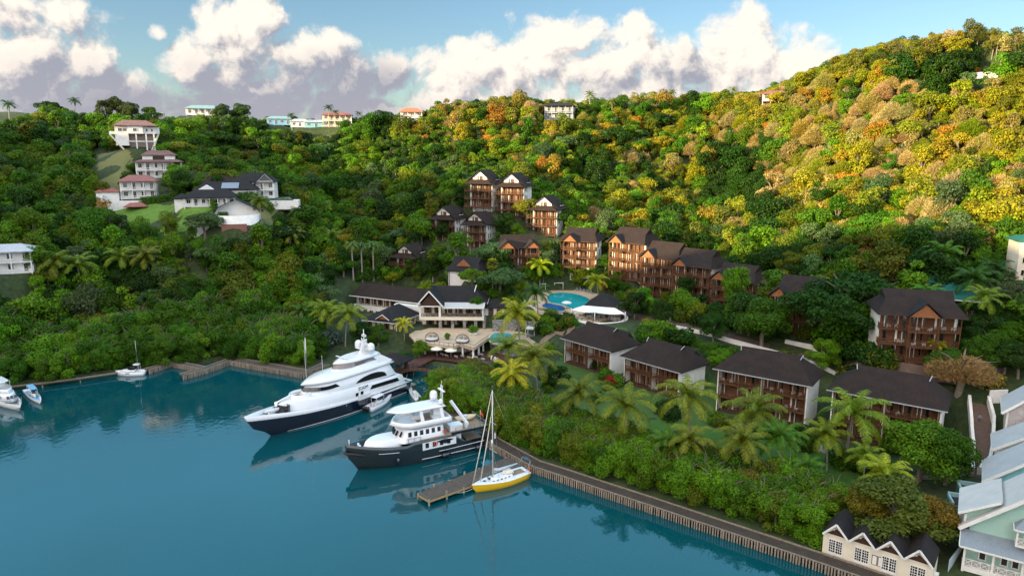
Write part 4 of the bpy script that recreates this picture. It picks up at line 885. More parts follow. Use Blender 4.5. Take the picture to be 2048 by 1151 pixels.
def explorer():
    s0 = P(957, 884, 0); b0 = P(716, 938, 0); d = b0 - s0; yaw = math.atan2(d.y, d.x); L = math.hypot(d.x, d.y)
    t = thing('explorer_yacht', 'dark green black trawler yacht with white wheelhouse, crane and life rings', 'yacht', s0, yaw); B = 3.5; XB = L + 2.2
    MD = mat('black_green_paint', (.008, .016, .020), (.011, .021, .026), .2, .6, spec=.6, coat=.4)
    sh = lambda x: lerp(x, [(0, 2.5), (5.4, 2.55), (6.2, 4.2), (L * .62, 4.5), (L * .66, 4.0), (L * .82, 4.3), (XB, 5.2)])
    h0 = lambda x: half(0, XB, B, x, .52, 2.3, .9)
    MB().loft([outl(.8, L * .9, 1.9, -1.4), outl(.3, L, B * .92, 0, s0=.5, p=1.8), outl(0, L + 1.0, B * .97, 1.6, s0=.5, p=2.0), outl(-.2, XB - .5, B, 2.5, n=18, s0=.52, p=2.3), outl(-.2, XB - .1, B * 1.01, lambda x: max(2.52, sh(x) - .6), n=18, s0=.52, p=2.3), outl(-.2, XB, B, sh, s0=.52, p=2.3), outl(0, XB - .35, B * .95, sh, s0=.52, p=2.3), outl(0, XB - .5, B * .93, lambda x: sh(x) - .9, s0=.52, p=2.3)], cap1=True).build('hull', MD, t)
    w = MB()
    for sd in (1, -1):
        side_strip(w, lambda x, z: half(.3, L, B * .935, x, .5, 1.8, .92), [1 + (L - 2) * i / 24 for i in range(25)], lambda x: .55 + .012 * x, lambda x: .68 + .012 * x, .04, sd)
        side_strip(w, lambda x, z: half(0, XB - .2, B * 1.005, x, .52, 2.3, .9), [.4 + i * .5 for i in range(20)], lambda x: 1.72, lambda x: 1.84, .05, sd)
        side_strip(w, lambda x, z: half(0, XB - .3, B * 1.0, x, .52, 2.3, .92), [L * .72 + i * .6 for i in range(7)], lambda x: 3.0 + .04 * (x - 17), lambda x: 3.1 + .04 * (x - 17), .05, sd)
    w.build('white_stripe', M_BOATW, t)
    r = MB(); r.tube([(XB - 3.2, h0(XB - 3.2) + .02, 3.1), (XB - 1.2, h0(XB - 1.2), 3.45), (XB - .2, .5, 3.6), (XB - .02, 0, 3.62), (XB - .2, -.5, 3.6), (XB - 1.2, -h0(XB - 1.2), 3.45), (XB - 3.2, -h0(XB - 3.2) - .02, 3.1)], .26, 8); r.build('bow_fender', mat('rubber', (.012, .012, .012), (.02, .02, .02), .6), t)
    b = MB()
    for sd in (1, -1): side_strip(b, lambda x, z: h0(x) * 1.012, [6.4, 13.2], lambda x: 2.55, lambda x: 4.0, .02, sd)
    b.build('side_house', M_BOATW, t); b = MB()
    for i in range(4):
        for sd in (1, -1): side_strip(b, lambda x, z: h0(x) * 1.012, [7.6 + i * 1.45, 8.3 + i * 1.45], lambda x: 2.9, lambda x: 3.85, .04, sd)
    b.build('saloon_window', M_GLASS, t)
    b = MB(); b.box(-.3, 13.5, -B * .93, B * .93, 4.3, 4.52); b.build('boat_deck', M_TEAK, t)
    e = MB()
    for sd in (1, -1): e.box(-.3, 7.2, sd * B * .93 - .05, sd * B * .93 + .05, 4.25, 4.75)
    e.box(-.42, -.3, -B * .98, B * .98, 4.25, 4.75); e.build('deck_edge', MD, t)
    b = MB(); b.box(5.0, 12, -2.7, 2.7, 2.3, 4.3); b.build('aft_house', M_BOATW, t)
    b = MB(); b.box(.2, 5.2, -3.0, 3.0, 1.95, 2.05); b.build('aft_deck', M_TEAK, t)
    # wheelhouse
    wx = L * .62
    MB().loft([outl(8.6, wx + 3.0, B * .86, 4.3, s0=.72, p=3.2, aft=1), outl(8.8, wx + 1.6, B * .82, 6.75, s0=.72, p=3.2, aft=1)], cap0=False).build('wheelhouse', M_BOATW, t)
    b = MB()
    for sd in (1, -1):
        for i in range(6): side_strip(b, lambda x, z: B * .86 - (z - 4.3) * .057, [9.3 + i * 1.15, 9.95 + i * 1.15], lambda x: 5.45, lambda x: 6.35, .05, sd)
    b.build('wheelhouse_window', M_GLASS, t); b = MB()
    for i in range(5):
        y = -1.9 + i * .95; xx = wx + 2.4 - .5 * abs(y / 1.9) ** 2.2 * 1.2; b.add([(xx + .06, y - .36, 5.45), (xx + .06, y + .36, 5.45), (xx - .42, y + .34, 6.3), (xx - .42, y - .34, 6.3)], [(0, 1, 2, 3)])
    b.build('front_window', M_GLASS, t)
    MB().loft([outl(7.2, wx + 2.0, B * .88, 6.74, s0=.66, p=2.8, aft=1), outl(7.0, wx + 3.1, B * .93, 7.35, s0=.66, p=2.8, aft=1), outl(7.2, wx + 2.6, B * .90, 8.0, s0=.66, p=2.8, aft=1), outl(7.4, wx + 2.3, B * .84, 8.0, s0=.66, p=2.8, aft=1), outl(7.4, wx + 2.3, B * .82, 7.3, s0=.66, p=2.8, aft=1)]).build('flybridge', M_BOATW, t)
    b = MB(); b.box(7.8, 13.2, -2.4, 2.4, 7.31, 7.36); b.build('flybridge_deck', M_TEAK, t)
    b = MB(); b.box(12, 13.6, -1.4, .2, 7.36, 8.2); b.box(8.3, 10.4, .6, 2.2, 7.36, 7.9); b.build('helm_seat', M_BOATW, t)
    MB().loft([outl(8.0, wx + 3.4, B * .62, 9.7, s0=.62, p=2.6, aft=1), outl(7.8, wx + 3.7, B * .66, 9.86, s0=.62, p=2.6, aft=1), outl(8.2, wx + 2.8, B * .5, 10.1, s0=.62, p=2.6, aft=1)]).build('hardtop', M_BOATW, t)
    for sd in (1, -1):
        for x in (8.6, 12.6):
            b = MB(); b.loft([[(x - .35, sd * 2.6, 7.6), (x + .35, sd * 2.6, 7.6), (x + .35, sd * 2.45, 7.6), (x - .35, sd * 2.45, 7.6)], [(x - .1, sd * 2.1, 9.75), (x + .5, sd * 2.1, 9.75), (x + .5, sd * 1.95, 9.75), (x - .1, sd * 1.95, 9.75)]], smooth=False); b.build('hardtop_support', M_BOATW, t)
    b = MB(); b.box(8.2, 9.8, -.9, .9, 7.36, 10.2); b.build('funnel', M_BOATW, t)
    m = MB()
    for y in (-.35, .35): m.cyl(7.7, y, 7.2, 13.0, .07, 6)
    for i in range(11): m.box(7.66, 7.74, -.35, .35, 7.7 + i * .5, 7.78 + i * .5)
    m.box(7.5, 8.0, -1.3, 1.3, 12.2, 12.35); m.cyl(7.7, 0, 13, 14.2, .04, 5); m.box(7.6, 7.8, -.5, .5, 13.0, 13.15); m.build('mast', M_BOATW, t)
    dome(t, 9.2, -.4, 11.6, .75); dome(t, 8.6, 1.6, 10.7, .45)
    MB().loft([outl(wx + 1.5, L - .9, 2.1, 3.6, s0=.45, p=2.5, aft=1), outl(wx + 1.6, L - 1.6, 1.95, 5.1, s0=.45, p=2.5, aft=1), outl(wx + 1.6, L - 1.9, 1.7, 5.25, s0=.45, p=2.5, aft=1)], cap0=False).build('trunk_cabin', M_BOATW, t)
    b = MB(); b.cyl(XB - .8, 0, 4.6, 6.0, .08, 6); b.cyl(XB - 2.6, .5, 3.9, 4.8, .2, 8); b.cyl(XB - 2.6, -.5, 3.9, 4.8, .2, 8); b.build('bow_gear', M_BOATW, t)
    b = MB(); b.box(4.4, 7.0, .4, 2.2, 4.52, 5.6); b.build('deck_locker', M_BOATW, t)
    c = MB(); c.box(3.0, 3.7, 1.2, 1.9, 4.5, 5.6); c.bar((3.3, 1.5, 5.4), (5.2, -1.6, 9.2), .4, .45); c.build('crane', M_BOATW, t)
    b = MB(); b.rail([(-.2, -3.1, 4.52), (-.2, 3.1, 4.52), (6.4, 3.15, 4.52)], .9, 9, 1.3, .035, False); b.rail([(13.4, 3.3, 4.4), (L * .66, 3.2, 4.4)], .8, 9, 1.2, .035, False); b.build('railing', M_STEEL, t)
    RR = mat('life_ring_red', (.55, .05, .02), (.65, .12, .05), .5)
    for x, z, y in ((10.6, 3.4, h0(10.6) * 1.012 + .06), (8.5, 5.2, B * .82 + .06)):
        b = MB(); b.tube([(x + .34 * math.cos(a), y, z + .34 * math.sin(a)) for a in [i * .4488 for i in range(15)]], .09, 6, False); b.build('life_ring', RR, t)
    for x in (1.6, 8.6): b = MB(); b.tube([(x - .9, B + .35, .9), (x - .7, B + .35, .9), (x + .7, B + .35, .9), (x + .9, B + .35, .9)], [.15, .42, .42, .15], 10); b.build('fender', M_NAVY, t)
    b = MB(); b.ball(L * .73, 3.15, 1.5, .42, .42, .55, 10, 7); b.build('fender', M_NAVY, t)
    f = MB(); f.cyl(-.3, .3, 4.5, 6.9, .035, 5); fl = f.build('flag_pole', M_BOATW, t); f = MB(); n = 7
    f.add([(-.3 - .1 * i, .33 + .1 * math.sin(i * 1.2), 6.85 - .16 * i - j * .75) for i in range(n) for j in (0, 1)], [(2 * i, 2 * i + 2, 2 * i + 3, 2 * i + 1) for i in range(n - 1)], True); f.build('red_ensign', RR, fl)
    # the wooden dinghy stowed across the boat deck lies on the yacht: a thing of its own
    o = t.matrix_basis @ Vector((2.6, -.6, 4.75)) if False else Vector((s0.x, s0.y, 0)) + Vector((math.cos(yaw) * 2.1 + math.sin(yaw) * 1.4, math.sin(yaw) * 2.1 - math.cos(yaw) * 1.4, 4.6))
    q = thing('dinghy', 'cream dinghy stowed on the aft deck of the dark trawler yacht', 'dinghy', o, yaw + R(180))
    MB().loft([outl(-1.9, 1.6, .4, 0), outl(-2, 2.1, .8, .35), outl(-2, 2.4, .95, .8), outl(-1.9, 2.2, .8, .8), outl(-1.8, 1.9, .7, .4)]).build('hull', mat('cream_hull', (.60, .47, .30), (.52, .40, .25), .5), q)
    b = MB(); b.box(-.4, .3, -.4, .4, .5, 1.1); b.build('console', mat('grey_vinyl', (.3, .3, .3)), q)
    return t
explorer()
def sailboat():
    s0 = P(1053, 951, 0); b0 = P(944, 986, 0); d = b0 - s0; yaw = math.atan2(d.y, d.x); L = math.hypot(d.x, d.y)
    t = thing('sailing_yacht', 'yellow hulled sailing yacht with furled cream sails beside the wooden jetty', 'sailboat', s0, yaw); B = 1.75
    YL = mat('yellow_gelcoat', (.78, .47, .008), (.72, .42, .006), .25, .6, coat=.4); sh = lambda x: lerp(x, [(0, 1.15), (L * .4, 1.1), (L, 1.5)])
    MB().loft([outl(.6, L * .84, .7, -.5, aft=.8), outl(.4, L * .93, B * .88, 0, s0=.4, p=1.7, aft=.75), outl(.1, L * .97, B * .98, .6, s0=.4, p=1.8, aft=.78), outl(0, L, B, sh, s0=.4, p=1.9, aft=.8)], cap1=False).build('hull', YL, t)
    MB().loft([outl(0, L + .02, B * 1.01, lambda x: sh(x) + .003, s0=.4, p=1.9, aft=.8), outl(0, L, B * .99, lambda x: sh(x) + .13, s0=.4, p=1.9, aft=.8), outl(.1, L - .3, B * .9, lambda x: sh(x) + .2, s0=.4, p=1.9, aft=.8)], cap0=False).build('deck', M_BOATW, t)
    c = MB(); c.loft([outl(3.4, L * .72, 1.15, 1.25, s0=.4, p=2, aft=.95), outl(3.6, L * .68, .95, 1.72, s0=.4, p=2, aft=.95), outl(3.8, L * .66, .8, 1.78, s0=.4, p=2, aft=.95)], cap0=False); c.build('coachroof', M_BOATW, t)
    b = MB()
    for sd in (1, -1):
        for i in range(5): x = 4.2 + i * .78; b.add([(x, sd * (1.08 - .05 * max(0, i - 2)), 1.48), (x + .42, sd * (1.07 - .05 * max(0, i - 2)), 1.48), (x + .42, sd * (1.02 - .05 * max(0, i - 2)), 1.64), (x, sd * (1.03 - .05 * max(0, i - 2)), 1.64)], [(0, 1, 2, 3)])
    b.build('window', M_GLASS, t); b = MB(); b.box(8.6, 9.1, -.25, .25, 1.5, 1.62); b.box(7.7, 8.1, -.2, .2, 1.66, 1.84); b.build('hatch', M_GLASS, t)
    ck = MB(); ck.box(.8, 3.4, -.8, .8, 1.33, 1.37); ck.build('cockpit', M_TEAK, t)
    bm_ = MB(); bm_.loft([outl(3.2, 5.4, .8, 1.75, s0=.5, p=2), outl(3.3, 5.2, .7, 2.2, s0=.5, p=2), outl(3.6, 4.9, .4, 2.35, s0=.5, p=2)]); bm_.build('spray_hood', mat('cream_canvas', (.70, .66, .56), (.62, .58, .50), .8), t)
    mx = L * .63; H = 17.4; m = MB(); m.tube([(mx, 0, 1.6), (mx, 0, 9), (mx, 0, H)], [.11, .10, .07], 8)
    for z, w in ((6.6, 1.15), (11.6, .85)): m.bar((mx - .1, -w, z), (mx - .1, w, z), .06, .05)
    m.cyl(mx + .14, 0, 7.4, 8.6, .18, 8); m.cyl(mx, 0, H, H + .9, .015, 4); m.build('mast', mat('mast_alloy', (.66, .66, .64), (.58, .58, .57), .35, metal=.3), t)
    bo = MB(); bo.tube([(mx - .1, 0, 2.55), (1.6, 0, 2.75)], .09, 6); bb = bo.build('boom', M_STEEL, t); s = MB(); s.tube([(mx - .2, 0, 3.1), (mx - 1.2, 0, 2.85), (2.0, 0, 2.92)], [.30, .24, .14], 8); s.build('furled_sail', mat('sail_cover', (.42, .47, .52), (.50, .54, .57), .8), bb)
    for x0, z1 in ((L - .2, H - .2), (L - 1.7, H - 3.6)):
        s = MB(); s.tube([(x0, 0, 1.7), (x0 + (mx - x0) * .5, 0, 1.7 + (z1 - 1.7) * .5), (mx + .1, 0, z1)], [.10, .085, .03], 6); s.build('furled_headsail', mat('cream_canvas', (.7, .66, .56)), t)
    r = MB()
    for sd in (1, -1):
        r.tube([(mx - .3, sd * 1.5, 1.3), (mx - .1, sd * 1.15, 6.6), (mx - .1, sd * .85, 11.6), (mx, 0, H - .1)], .014, 4); r.tube([(mx - .6, sd * 1.5, 1.3), (mx, 0, 6.6)], .014, 4)
    r.tube([(.2, 0, 1.5), (mx, 0, H)], .014, 4); r.build('rigging', M_STEEL, t)
    r = MB(); hb = lambda x: half(0, L, B, x, .4, 1.9, .8) - .06
    for sd in (1, -1):
        pts = [(x, sd * hb(x), sh(x) + .15) for x in (.4, 2, 3.8, 5.6, 7.4, 9.2, 10.4)]
        for p in pts: r.tube([p, (p[0], p[1], p[2] + .62)], .014, 4)
        for h in (.35, .62): r.tube([(p[0], p[1], p[2] + h) for p in pts], .010, 4)
    r.build('lifeline', M_STEEL, t)
    a = MB(); a.tube([(.3, -1.2, 1.3), (.0, -1.15, 3.3), (0, 1.15, 3.3), (.3, 1.2, 1.3)], .035, 6); a.tube([(1.0, -1.25, 1.3), (.1, -1.15, 3.25)], .03, 5); a.tube([(1.0, 1.25, 1.3), (.1, 1.15, 3.25)], .03, 5); ar = a.build('stern_arch', M_STEEL, t)
    p = MB(); p.box(-.3, .5, -.7, .7, 3.33, 3.37); p.build('solar_panel', M_GLASS, ar)
    b = MB(); b.tube([(.35 + .0 * i, 1.24, 1.95 + .0) if False else (.35 + .26 * math.cos(i * .4488), 1.26, 1.95 + .26 * math.sin(i * .4488)) for i in range(15)], .08, 6, False); b.build('life_ring', mat('life_ring_red', (.55, .05, .02)), t)
sailboat()
def open_boat(key, name, label, cat, st, bw, B, hm, console=True, roof=None, fb=.95, engines=0, cabin=None, inner=None):
    s0, b0 = P(*st, 0), P(*bw, 0); d = b0 - s0; yaw = math.atan2(d.y, d.x); L = math.hypot(d.x, d.y); t = thing(name, label, cat, s0, yaw); sh = lambda x: fb + .55 * fb * max(0, (x / L - .35)) ** 1.4
    MB().loft([outl(.4, L * .86, B * .5, -.35), outl(.2, L * .92, B * .86, 0, s0=.4, p=1.8), outl(0, L, B, sh, s0=.42, p=2), outl(.15, L - .25, B * .86, sh, s0=.42, p=2), outl(.3, L - .9, B * .74, lambda x: .35, s0=.42, p=2)]).build('hull', hm, t)
    if inner: i = MB(); i.loft([outl(.35, L - 1.0, B * .72, .362, s0=.42, p=2)], cap0=False); i.build('floor', inner, t)
    if console:
        c = MB(); c.loft([outl(L * .34, L * .62, B * .38, .36, s0=.6, p=2, aft=1), outl(L * .36, L * .60, B * .34, 1.45, s0=.6, p=2, aft=1)]); co = c.build('console', M_BOATW, t)
        w = MB(); w.loft([outl(L * .44, L * .60, B * .35, 1.45, s0=.5, p=2, aft=1), outl(L * .44, L * .57, B * .32, 2.0, s0=.5, p=2, aft=1)], cap0=False, cap1=False); w.build('windscreen', M_PANE, co)
        for sy in (-.3, .3): s = MB(); s.box(L * .26, L * .31, sy * B - .22, sy * B + .22, .36, 1.3); s.build('seat', M_BOATW, t)
    if roof:
        r = MB(); r.loft([outl(L * .24, L * .62, B * .66, 2.5, s0=.7, p=3, aft=1), outl(L * .25, L * .60, B * .6, 2.62, s0=.7, p=3, aft=1)]); rf = r.build('hardtop', roof, t); r = MB()
        for x in (.27, .56):
            for q in (-1, 1): r.cyl(L * x, q * B * .55, .5, 2.5, .045, 5)
        r.build('roof_frame', M_BOATW, rf)
    for e in range(engines):
        q = MB(); y = (e - (engines - 1) / 2) * .62; q.loft([outl(-.75, -.1, .25, .5), outl(-.8, -.05, .28, 1.1), outl(-.7, -.15, .18, 1.4)]); q.box(-.5, -.3, y * 0 - .1, .1, -.5, .5); ob = q.build('outboard_motor', M_GLASS, t); ob.location = (0, y, 0)
    if cabin: cabin(t, L, B)
    return t
open_boat('t', 'tender', 'white centre-console tender with black outboards alongside the superyacht', 'motorboat', (735, 823), (784, 797), 1.35, M_BOATW, True, M_BOATW, .95, 3)
open_boat('b', 'skiff', 'small white boat with a blue canopy beside the white cruiser', 'motorboat', (55, 783), (83, 810), 1.1, M_BOATW, True, M_BLUE, .75, 0, None, M_BLUE)
def cab_cruiser(t, L, B):
    MB().loft([outl(L * .16, L * .74, B * .84, 1.3, s0=.6, p=2.4, aft=1), outl(L * .17, L * .66, B * .74, 2.9, s0=.6, p=2.4, aft=1)]).build('cabin', M_BOATW, t)
    w = MB()
    for q in (-1, 1):
        for i in range(4): side_strip(w, lambda x, z: B * .82 - (z - 1.3) * .0625 * B * .5, [L * (.22 + i * .10), L * (.29 + i * .10)], lambda x: 2.1, lambda x: 2.65, .05, q)
    for i in range(3): y = (i - 1) * .72; w.add([(L * .712, y - .3, 2.05), (L * .712, y + .3, 2.05), (L * .682, y + .28, 2.65), (L * .682, y - .28, 2.65)], [(0, 1, 2, 3)])
    w.build('window', M_GLASS, t)
    MB().loft([outl(L * .15, L * .62, B * .70, 2.9, s0=.6, p=2.4, aft=1), outl(L * .14, L * .58, B * .72, 3.7, s0=.6, p=2.4, aft=1), outl(L * .15, L * .56, B * .66, 3.7, s0=.6, p=2.4, aft=1), outl(L * .15, L * .56, B * .64, 3.1, s0=.6, p=2.4, aft=1)]).build('flybridge', M_BOATW, t)
    r = MB(); r.loft([outl(L * .16, L * .50, B * .62, 5.1, s0=.7, p=3, aft=1), outl(L * .17, L * .48, B * .55, 5.25, s0=.7, p=3, aft=1)]); rf = r.build('bimini_top', M_BOATW, t); r = MB()
    for x in (.18, .46):
        for q in (-1, 1): r.cyl(L * x, q * B * .56, 3.4, 5.1, .05, 5)
    r.build('roof_frame', M_BOATW, rf); r = MB(); r.rail([(L * .72, B * .8, 1.45), (L - .7, .35, 1.7), (L - .7, -.35, 1.7), (L * .72, -B * .8, 1.45)], .6, 9, 1.2, .03, False); r.build('railing', M_STEEL, t)
open_boat('c', 'cabin_cruiser', 'white cabin cruiser with a flybridge at the left edge of the bay', 'motorboat', (-12, 792), (44, 823), 2.1, M_BOATW, False, None, 1.25, 0, cab_cruiser)
def cab_sport(t, L, B):
    MB().loft([outl(L * .3, L * .86, B * .7, 1.0, s0=.4, p=2, aft=1), outl(L * .36, L * .72, B * .55, 1.55, s0=.4, p=2, aft=1)]).build('cabin', M_BOATW, t)
    w = MB(); w.loft([outl(L * .34, L * .60, B * .57, 1.5, s0=.5, p=2, aft=1), outl(L * .34, L * .54, B * .52, 2.0, s0=.5, p=2, aft=1)], cap0=False, cap1=False); w.build('windscreen', M_GLASS, t)
    r = MB(); r.loft([outl(L * .18, L * .40, B * .5, 2.7, s0=.7, p=3, aft=1), outl(L * .19, L * .38, B * .45, 2.9, s0=.7, p=3, aft=1)]); r.cyl(L * .2, B * .4, 1, 2.7, .04, 5); r.cyl(L * .2, -B * .4, 1, 2.7, .04, 5); r.build('bimini_top', M_BOATW, t)
    w = MB(); side_strip(w, lambda x, z: half(0, L, B, x, .42, 2) * .985, [L * .45, L * .5, L * .55, L * .6], lambda x: .72, lambda x: .9, .04, 1); w.build('porthole', M_GLASS, t); r = MB(); r.cyl(L * .24, 0, 2.9, 9.2, .05, 5); r.build('pole', M_STEEL, t)
open_boat('d', 'sports_cruiser', 'small white sports cruiser tied to the left shore boardwalk', 'motorboat', (292, 748), (231, 750), 1.45, M_BOATW, False, None, 1.0, 0, cab_sport)
open_boat('e', 'skiff', 'white open skiff tucked behind the radar mast of the trawler yacht', 'motorboat', (838, 803), (818, 778), .95, M_BOATW, True, None, .7, 1)
# ------------------------------------------------------------------ boardwalks, jetty, footbridge
def walkway(name, label, cat, px, z, w, side, step=.40, rail=False, piles=True, m=None, thick=.3, every=None):
    """timber walk along a waterline: deck on a row of close piles"""
    Q = [P(x, y, z) for x, y in px]; t = thing(name, label, cat, (Q[0].x, Q[0].y, 0)); o = Q[0].copy(); o.z = 0
    nrm = []
    for i in range(len(Q)):
        d = (Q[min(i + 1, len(Q) - 1)] - Q[max(i - 1, 0)]); d.z = 0; d.normalize(); nrm.append(Vector((-d.y, d.x, 0)) * side)
    I = [q + n * w for q, n in zip(Q, nrm)]; mb = MB(); up_ = Vector((0, 0, 1))
    for i in range(len(Q) - 1):
        vs = [Q[i] - o, Q[i + 1] - o, I[i + 1] - o, I[i] - o]; mb.add([v - up_ * thick for v in vs] + vs, [(0, 3, 2, 1), (4, 5, 6, 7), (0, 1, 5, 4), (1, 2, 6, 5), (2, 3, 7, 6), (3, 0, 4, 7)])
    mb.build('deck', m or M_DECK, t)
    pm = MB(); rg = random.Random(len(px)); k = 0
    for i in range(len(Q) - 1):
        a, b = Q[i] - o, Q[i + 1] - o; L = (b - a).length; n = max(1, int(L / (every or step)))
        for j in range(n):
            p = a + (b - a) * (j / n) - nrm[i] * .1; pm.cyl(p.x + rg.uniform(-.05, .05), p.y + rg.uniform(-.05, .05), -2.2, z + rg.uniform(-.12, .06) - (.35 if every else 0), .125 * rg.uniform(.8, 1.2), 6)
    o2 = pm.build('piles', M_PILE, t); o2['kind'] = 'stuff'
    cb = MB()
    for i in range(len(Q) - 1): a, b = I[i] - o, I[i + 1] - o; cb.bar(a + up_ * .1, b + up_ * .1, .2, .2); cb.bar(Q[i] - o + up_ * .06 , Q[i + 1] - o + up_ * .06, .22, .12)
    cb.build('kerb_beam', M_PILE, t)
    if rail: r = MB(); r.rail([q - o for q in Q], 1.0, 9, 1.7, .05, False); r.rail([q - o for q in I], 1.0, 9, 1.7, .05, False); r.build('railing', M_WOODD, t)
    return t
M_BDECK = coursed('brown_deck_planks', (.045, .034, .026), (.085, .066, .050), 'X', 4.0, .9, .45, .7)
walkway('boardwalk', 'long brown boardwalk on close timber piles curving along the right shore', 'boardwalk', [(862, 800), (900, 830), (945, 862), (985, 888), (1060, 930), (1130, 953), (1200, 977), (1300, 1010), (1400, 1044), (1510, 1081), (1620, 1118), (1760, 1166), (1900, 1213)], 1.25, 2.5, 1, m=M_BDECK)
walkway('boardwalk', 'angled grey boardwalk on pale piles at the left head of the bay', 'boardwalk', [(462, 722), (606, 747), (660, 729)], 1.2, 3.0, 1)
walkway('boardwalk', 'short boardwalk behind the small white sports cruiser at the left shore', 'boardwalk', [(298, 739), (342, 725), (402, 737)], 1.1, 1.8, 1)
walkway('finger_pier', 'narrow timber finger pier jutting out left of the superyacht', 'pier', [(366, 750), (412, 738), (462, 720)], 1.2, 1.8, 1)
walkway('mooring_beam', 'thin timber mooring walkway along the left mangrove shore', 'walkway', [(-60, 782), (85, 767), (160, 757), (235, 746)], .9, .6, 1, every=12, thick=.18)
def jetty():
    A, B, C, D_ = P(836, 986, 1.0), P(858, 999, 1.0), P(1052, 930, 1.0), P(1012, 914, 1.0); t = thing('jetty', 'weathered wooden jetty beside the yellow sailing yacht', 'jetty', (A.x, A.y, 0)); o = Vector((A.x, A.y, 0)); m = MB(); q = [A - o, B - o, C - o, D_ - o]; u = Vector((0, 0, .18))
    n = 44
    for i in range(n):                                     # cross planks with gaps and slight unevenness
        k0, k1 = i / n, (i + .9) / n; h = Vector((0, 0, random.uniform(-.02, .02))); vs = [q[0] + (q[3] - q[0]) * k0, q[1] + (q[2] - q[1]) * k0, q[1] + (q[2] - q[1]) * k1, q[0] + (q[3] - q[0]) * k1]
        m.add([v - u + h for v in vs] + [v + h for v in vs], [(0, 3, 2, 1), (4, 5, 6, 7), (0, 1, 5, 4), (1, 2, 6, 5), (2, 3, 7, 6), (3, 0, 4, 7)])
    m.build('deck', M_DECK, t); b = MB(); w = Vector((0, 0, -.28))
    for s, e in ((q[0], q[3]), (q[1], q[2])): b.bar(s + w, e + w, .3, .3)
    b.bar(q[0] + w, q[1] + w, .3, .3); b.build('beam', mat('yellowed_timber', (.34, .25, .10), (.22, .17, .10), .9), t)
    for i in range(7):
        for s, e in ((q[0], q[3]), (q[1], q[2])): c = MB(); p = s + (e - s) * (i / 6); c.cyl(p.x, p.y, -3, 1.05 + (i % 2) * .5, .17, 8); c.build('pile', M_PILE, t)
jetty()
# ------------------------------------------------------------------ open ground
CLEAR = []      # circles kept free of forest
for k, (loc, yaw) in SITES.items():
    w = {'H4': 15, 'H5': 13, 'H2': 10, 'H3': 12}.get(k, 8 if k[0] == 'E' else 9); c = loc + Vector((-math.sin(yaw), math.cos(yaw), 0)) * (2 if k[0] in 'EABCD' else 0)
    CLEAR.append((c.x, c.y, w)); 
    if k[0] in 'EABCDH': q = loc + Vector((math.sin(yaw), -math.cos(yaw), 0)) * 5; CLEAR.append((q.x, q.y, 8 if k[0] in 'EH' else 6))
for px, py, z, r in [(860, 640, 4.6, 19), (920, 668, 4.6, 15), (1000, 672, 4.6, 14), (760, 620, 5, 17), (800, 640, 5, 12), (1130, 600, 10, 19), (1200, 640, 9, 14), (870, 715, 1.3, 16), (940, 715, 1.3, 16), (980, 690, 2, 10), (800, 735, 1.3, 10)]:
    p = P(px, py, z); CLEAR.append((p.x, p.y, r))
CLEAR = np.array(CLEAR)
LAWNS = {'hill_meadow': [(200, 415), (330, 402), (440, 420), (450, 455), (380, 470), (280, 470), (215, 450)], 'villa_lawn': [(480, 430), (545, 400), (600, 430), (570, 470), (500, 470)], 'bare_slope': [(190, 300), (260, 300), (275, 340), (240, 395), (195, 400)],
         'ridge_meadow': [(180, 238), (320, 245), (330, 262), (240, 275), (180, 265)], 'east_bare': [(1955, 95), (2048, 95), (2048, 140), (1990, 140)]}
LP = {k: np.array([hit(x, y)[:2] for x, y in v]) for k, v in LAWNS.items()}
# ------------------------------------------------------------------ sheets and walls laid on the ground
def grass(name, c0, c1, s=1.2):
    return mat(name, c0, c1, .95, s, .6)
M_LAWN = grass('lawn_grass', (.030, .085, .006), (.048, .118, .010), .35); M_MEAD = grass('meadow_grass', (.050, .14, .012), (.12, .20, .028), .5); M_DRYG = grass('dry_grass', (.10, .12, .035), (.15, .14, .05), .3)
M_BRICK = coursed('brown_brick_paving', (.10, .065, .05), (.15, .10, .08), 'Y', 4.0, .9, .6, .7); M_TILE = mat('travertine_paving', (.52, .40, .28), (.42, .31, .21), .8, .5); M_ASPH = mat('lane_asphalt', (.07, .07, .075), (.10, .10, .10), .9, 1.2)
def sheet(name, poly, m, dz=.08, st=1.2, kind='structure'):
    poly = np.array([p[:2] for p in poly]); x0, y0 = poly.min(0); x1, y1 = poly.max(0); X, Y = np.meshgrid(np.arange(x0, x1 + st, st), np.arange(y0, y1 + st, st)); ins = sdist(X, Y, poly) < 0
    Z = ground(X, Y) + dz; nx = X.shape[1]; idx = -np.ones(X.shape, int); used = np.zeros(X.shape, bool); q = ins[:-1, :-1] & ins[1:, :-1] & ins[:-1, 1:] & ins[1:, 1:]; jj, ii = np.nonzero(q)
    for a, b in ((0, 0), (1, 0), (0, 1), (1, 1)): used[jj + a, ii + b] = True
    idx[used] = np.arange(used.sum()); v = np.stack([X[used], Y[used], Z[used]], 1); f = np.stack([idx[jj, ii], idx[jj, ii + 1], idx[jj + 1, ii + 1], idx[jj + 1, ii]], 1)
    me = np_mesh(name, v, f); me.polygons.foreach_set('use_smooth', np.ones(len(f), bool)); me.materials.append(m); o = bpy.data.objects.new(name, me); COL.objects.link(o); o['kind'] = kind; return o
def dense(pts, st=1.5):
    out = []
    for a, b in zip(pts, pts[1:]):
        n = max(1, int((b - a).length / st)); out += [a + (b - a) * (i / n) for i in range(n)]
    return out + [pts[-1]]
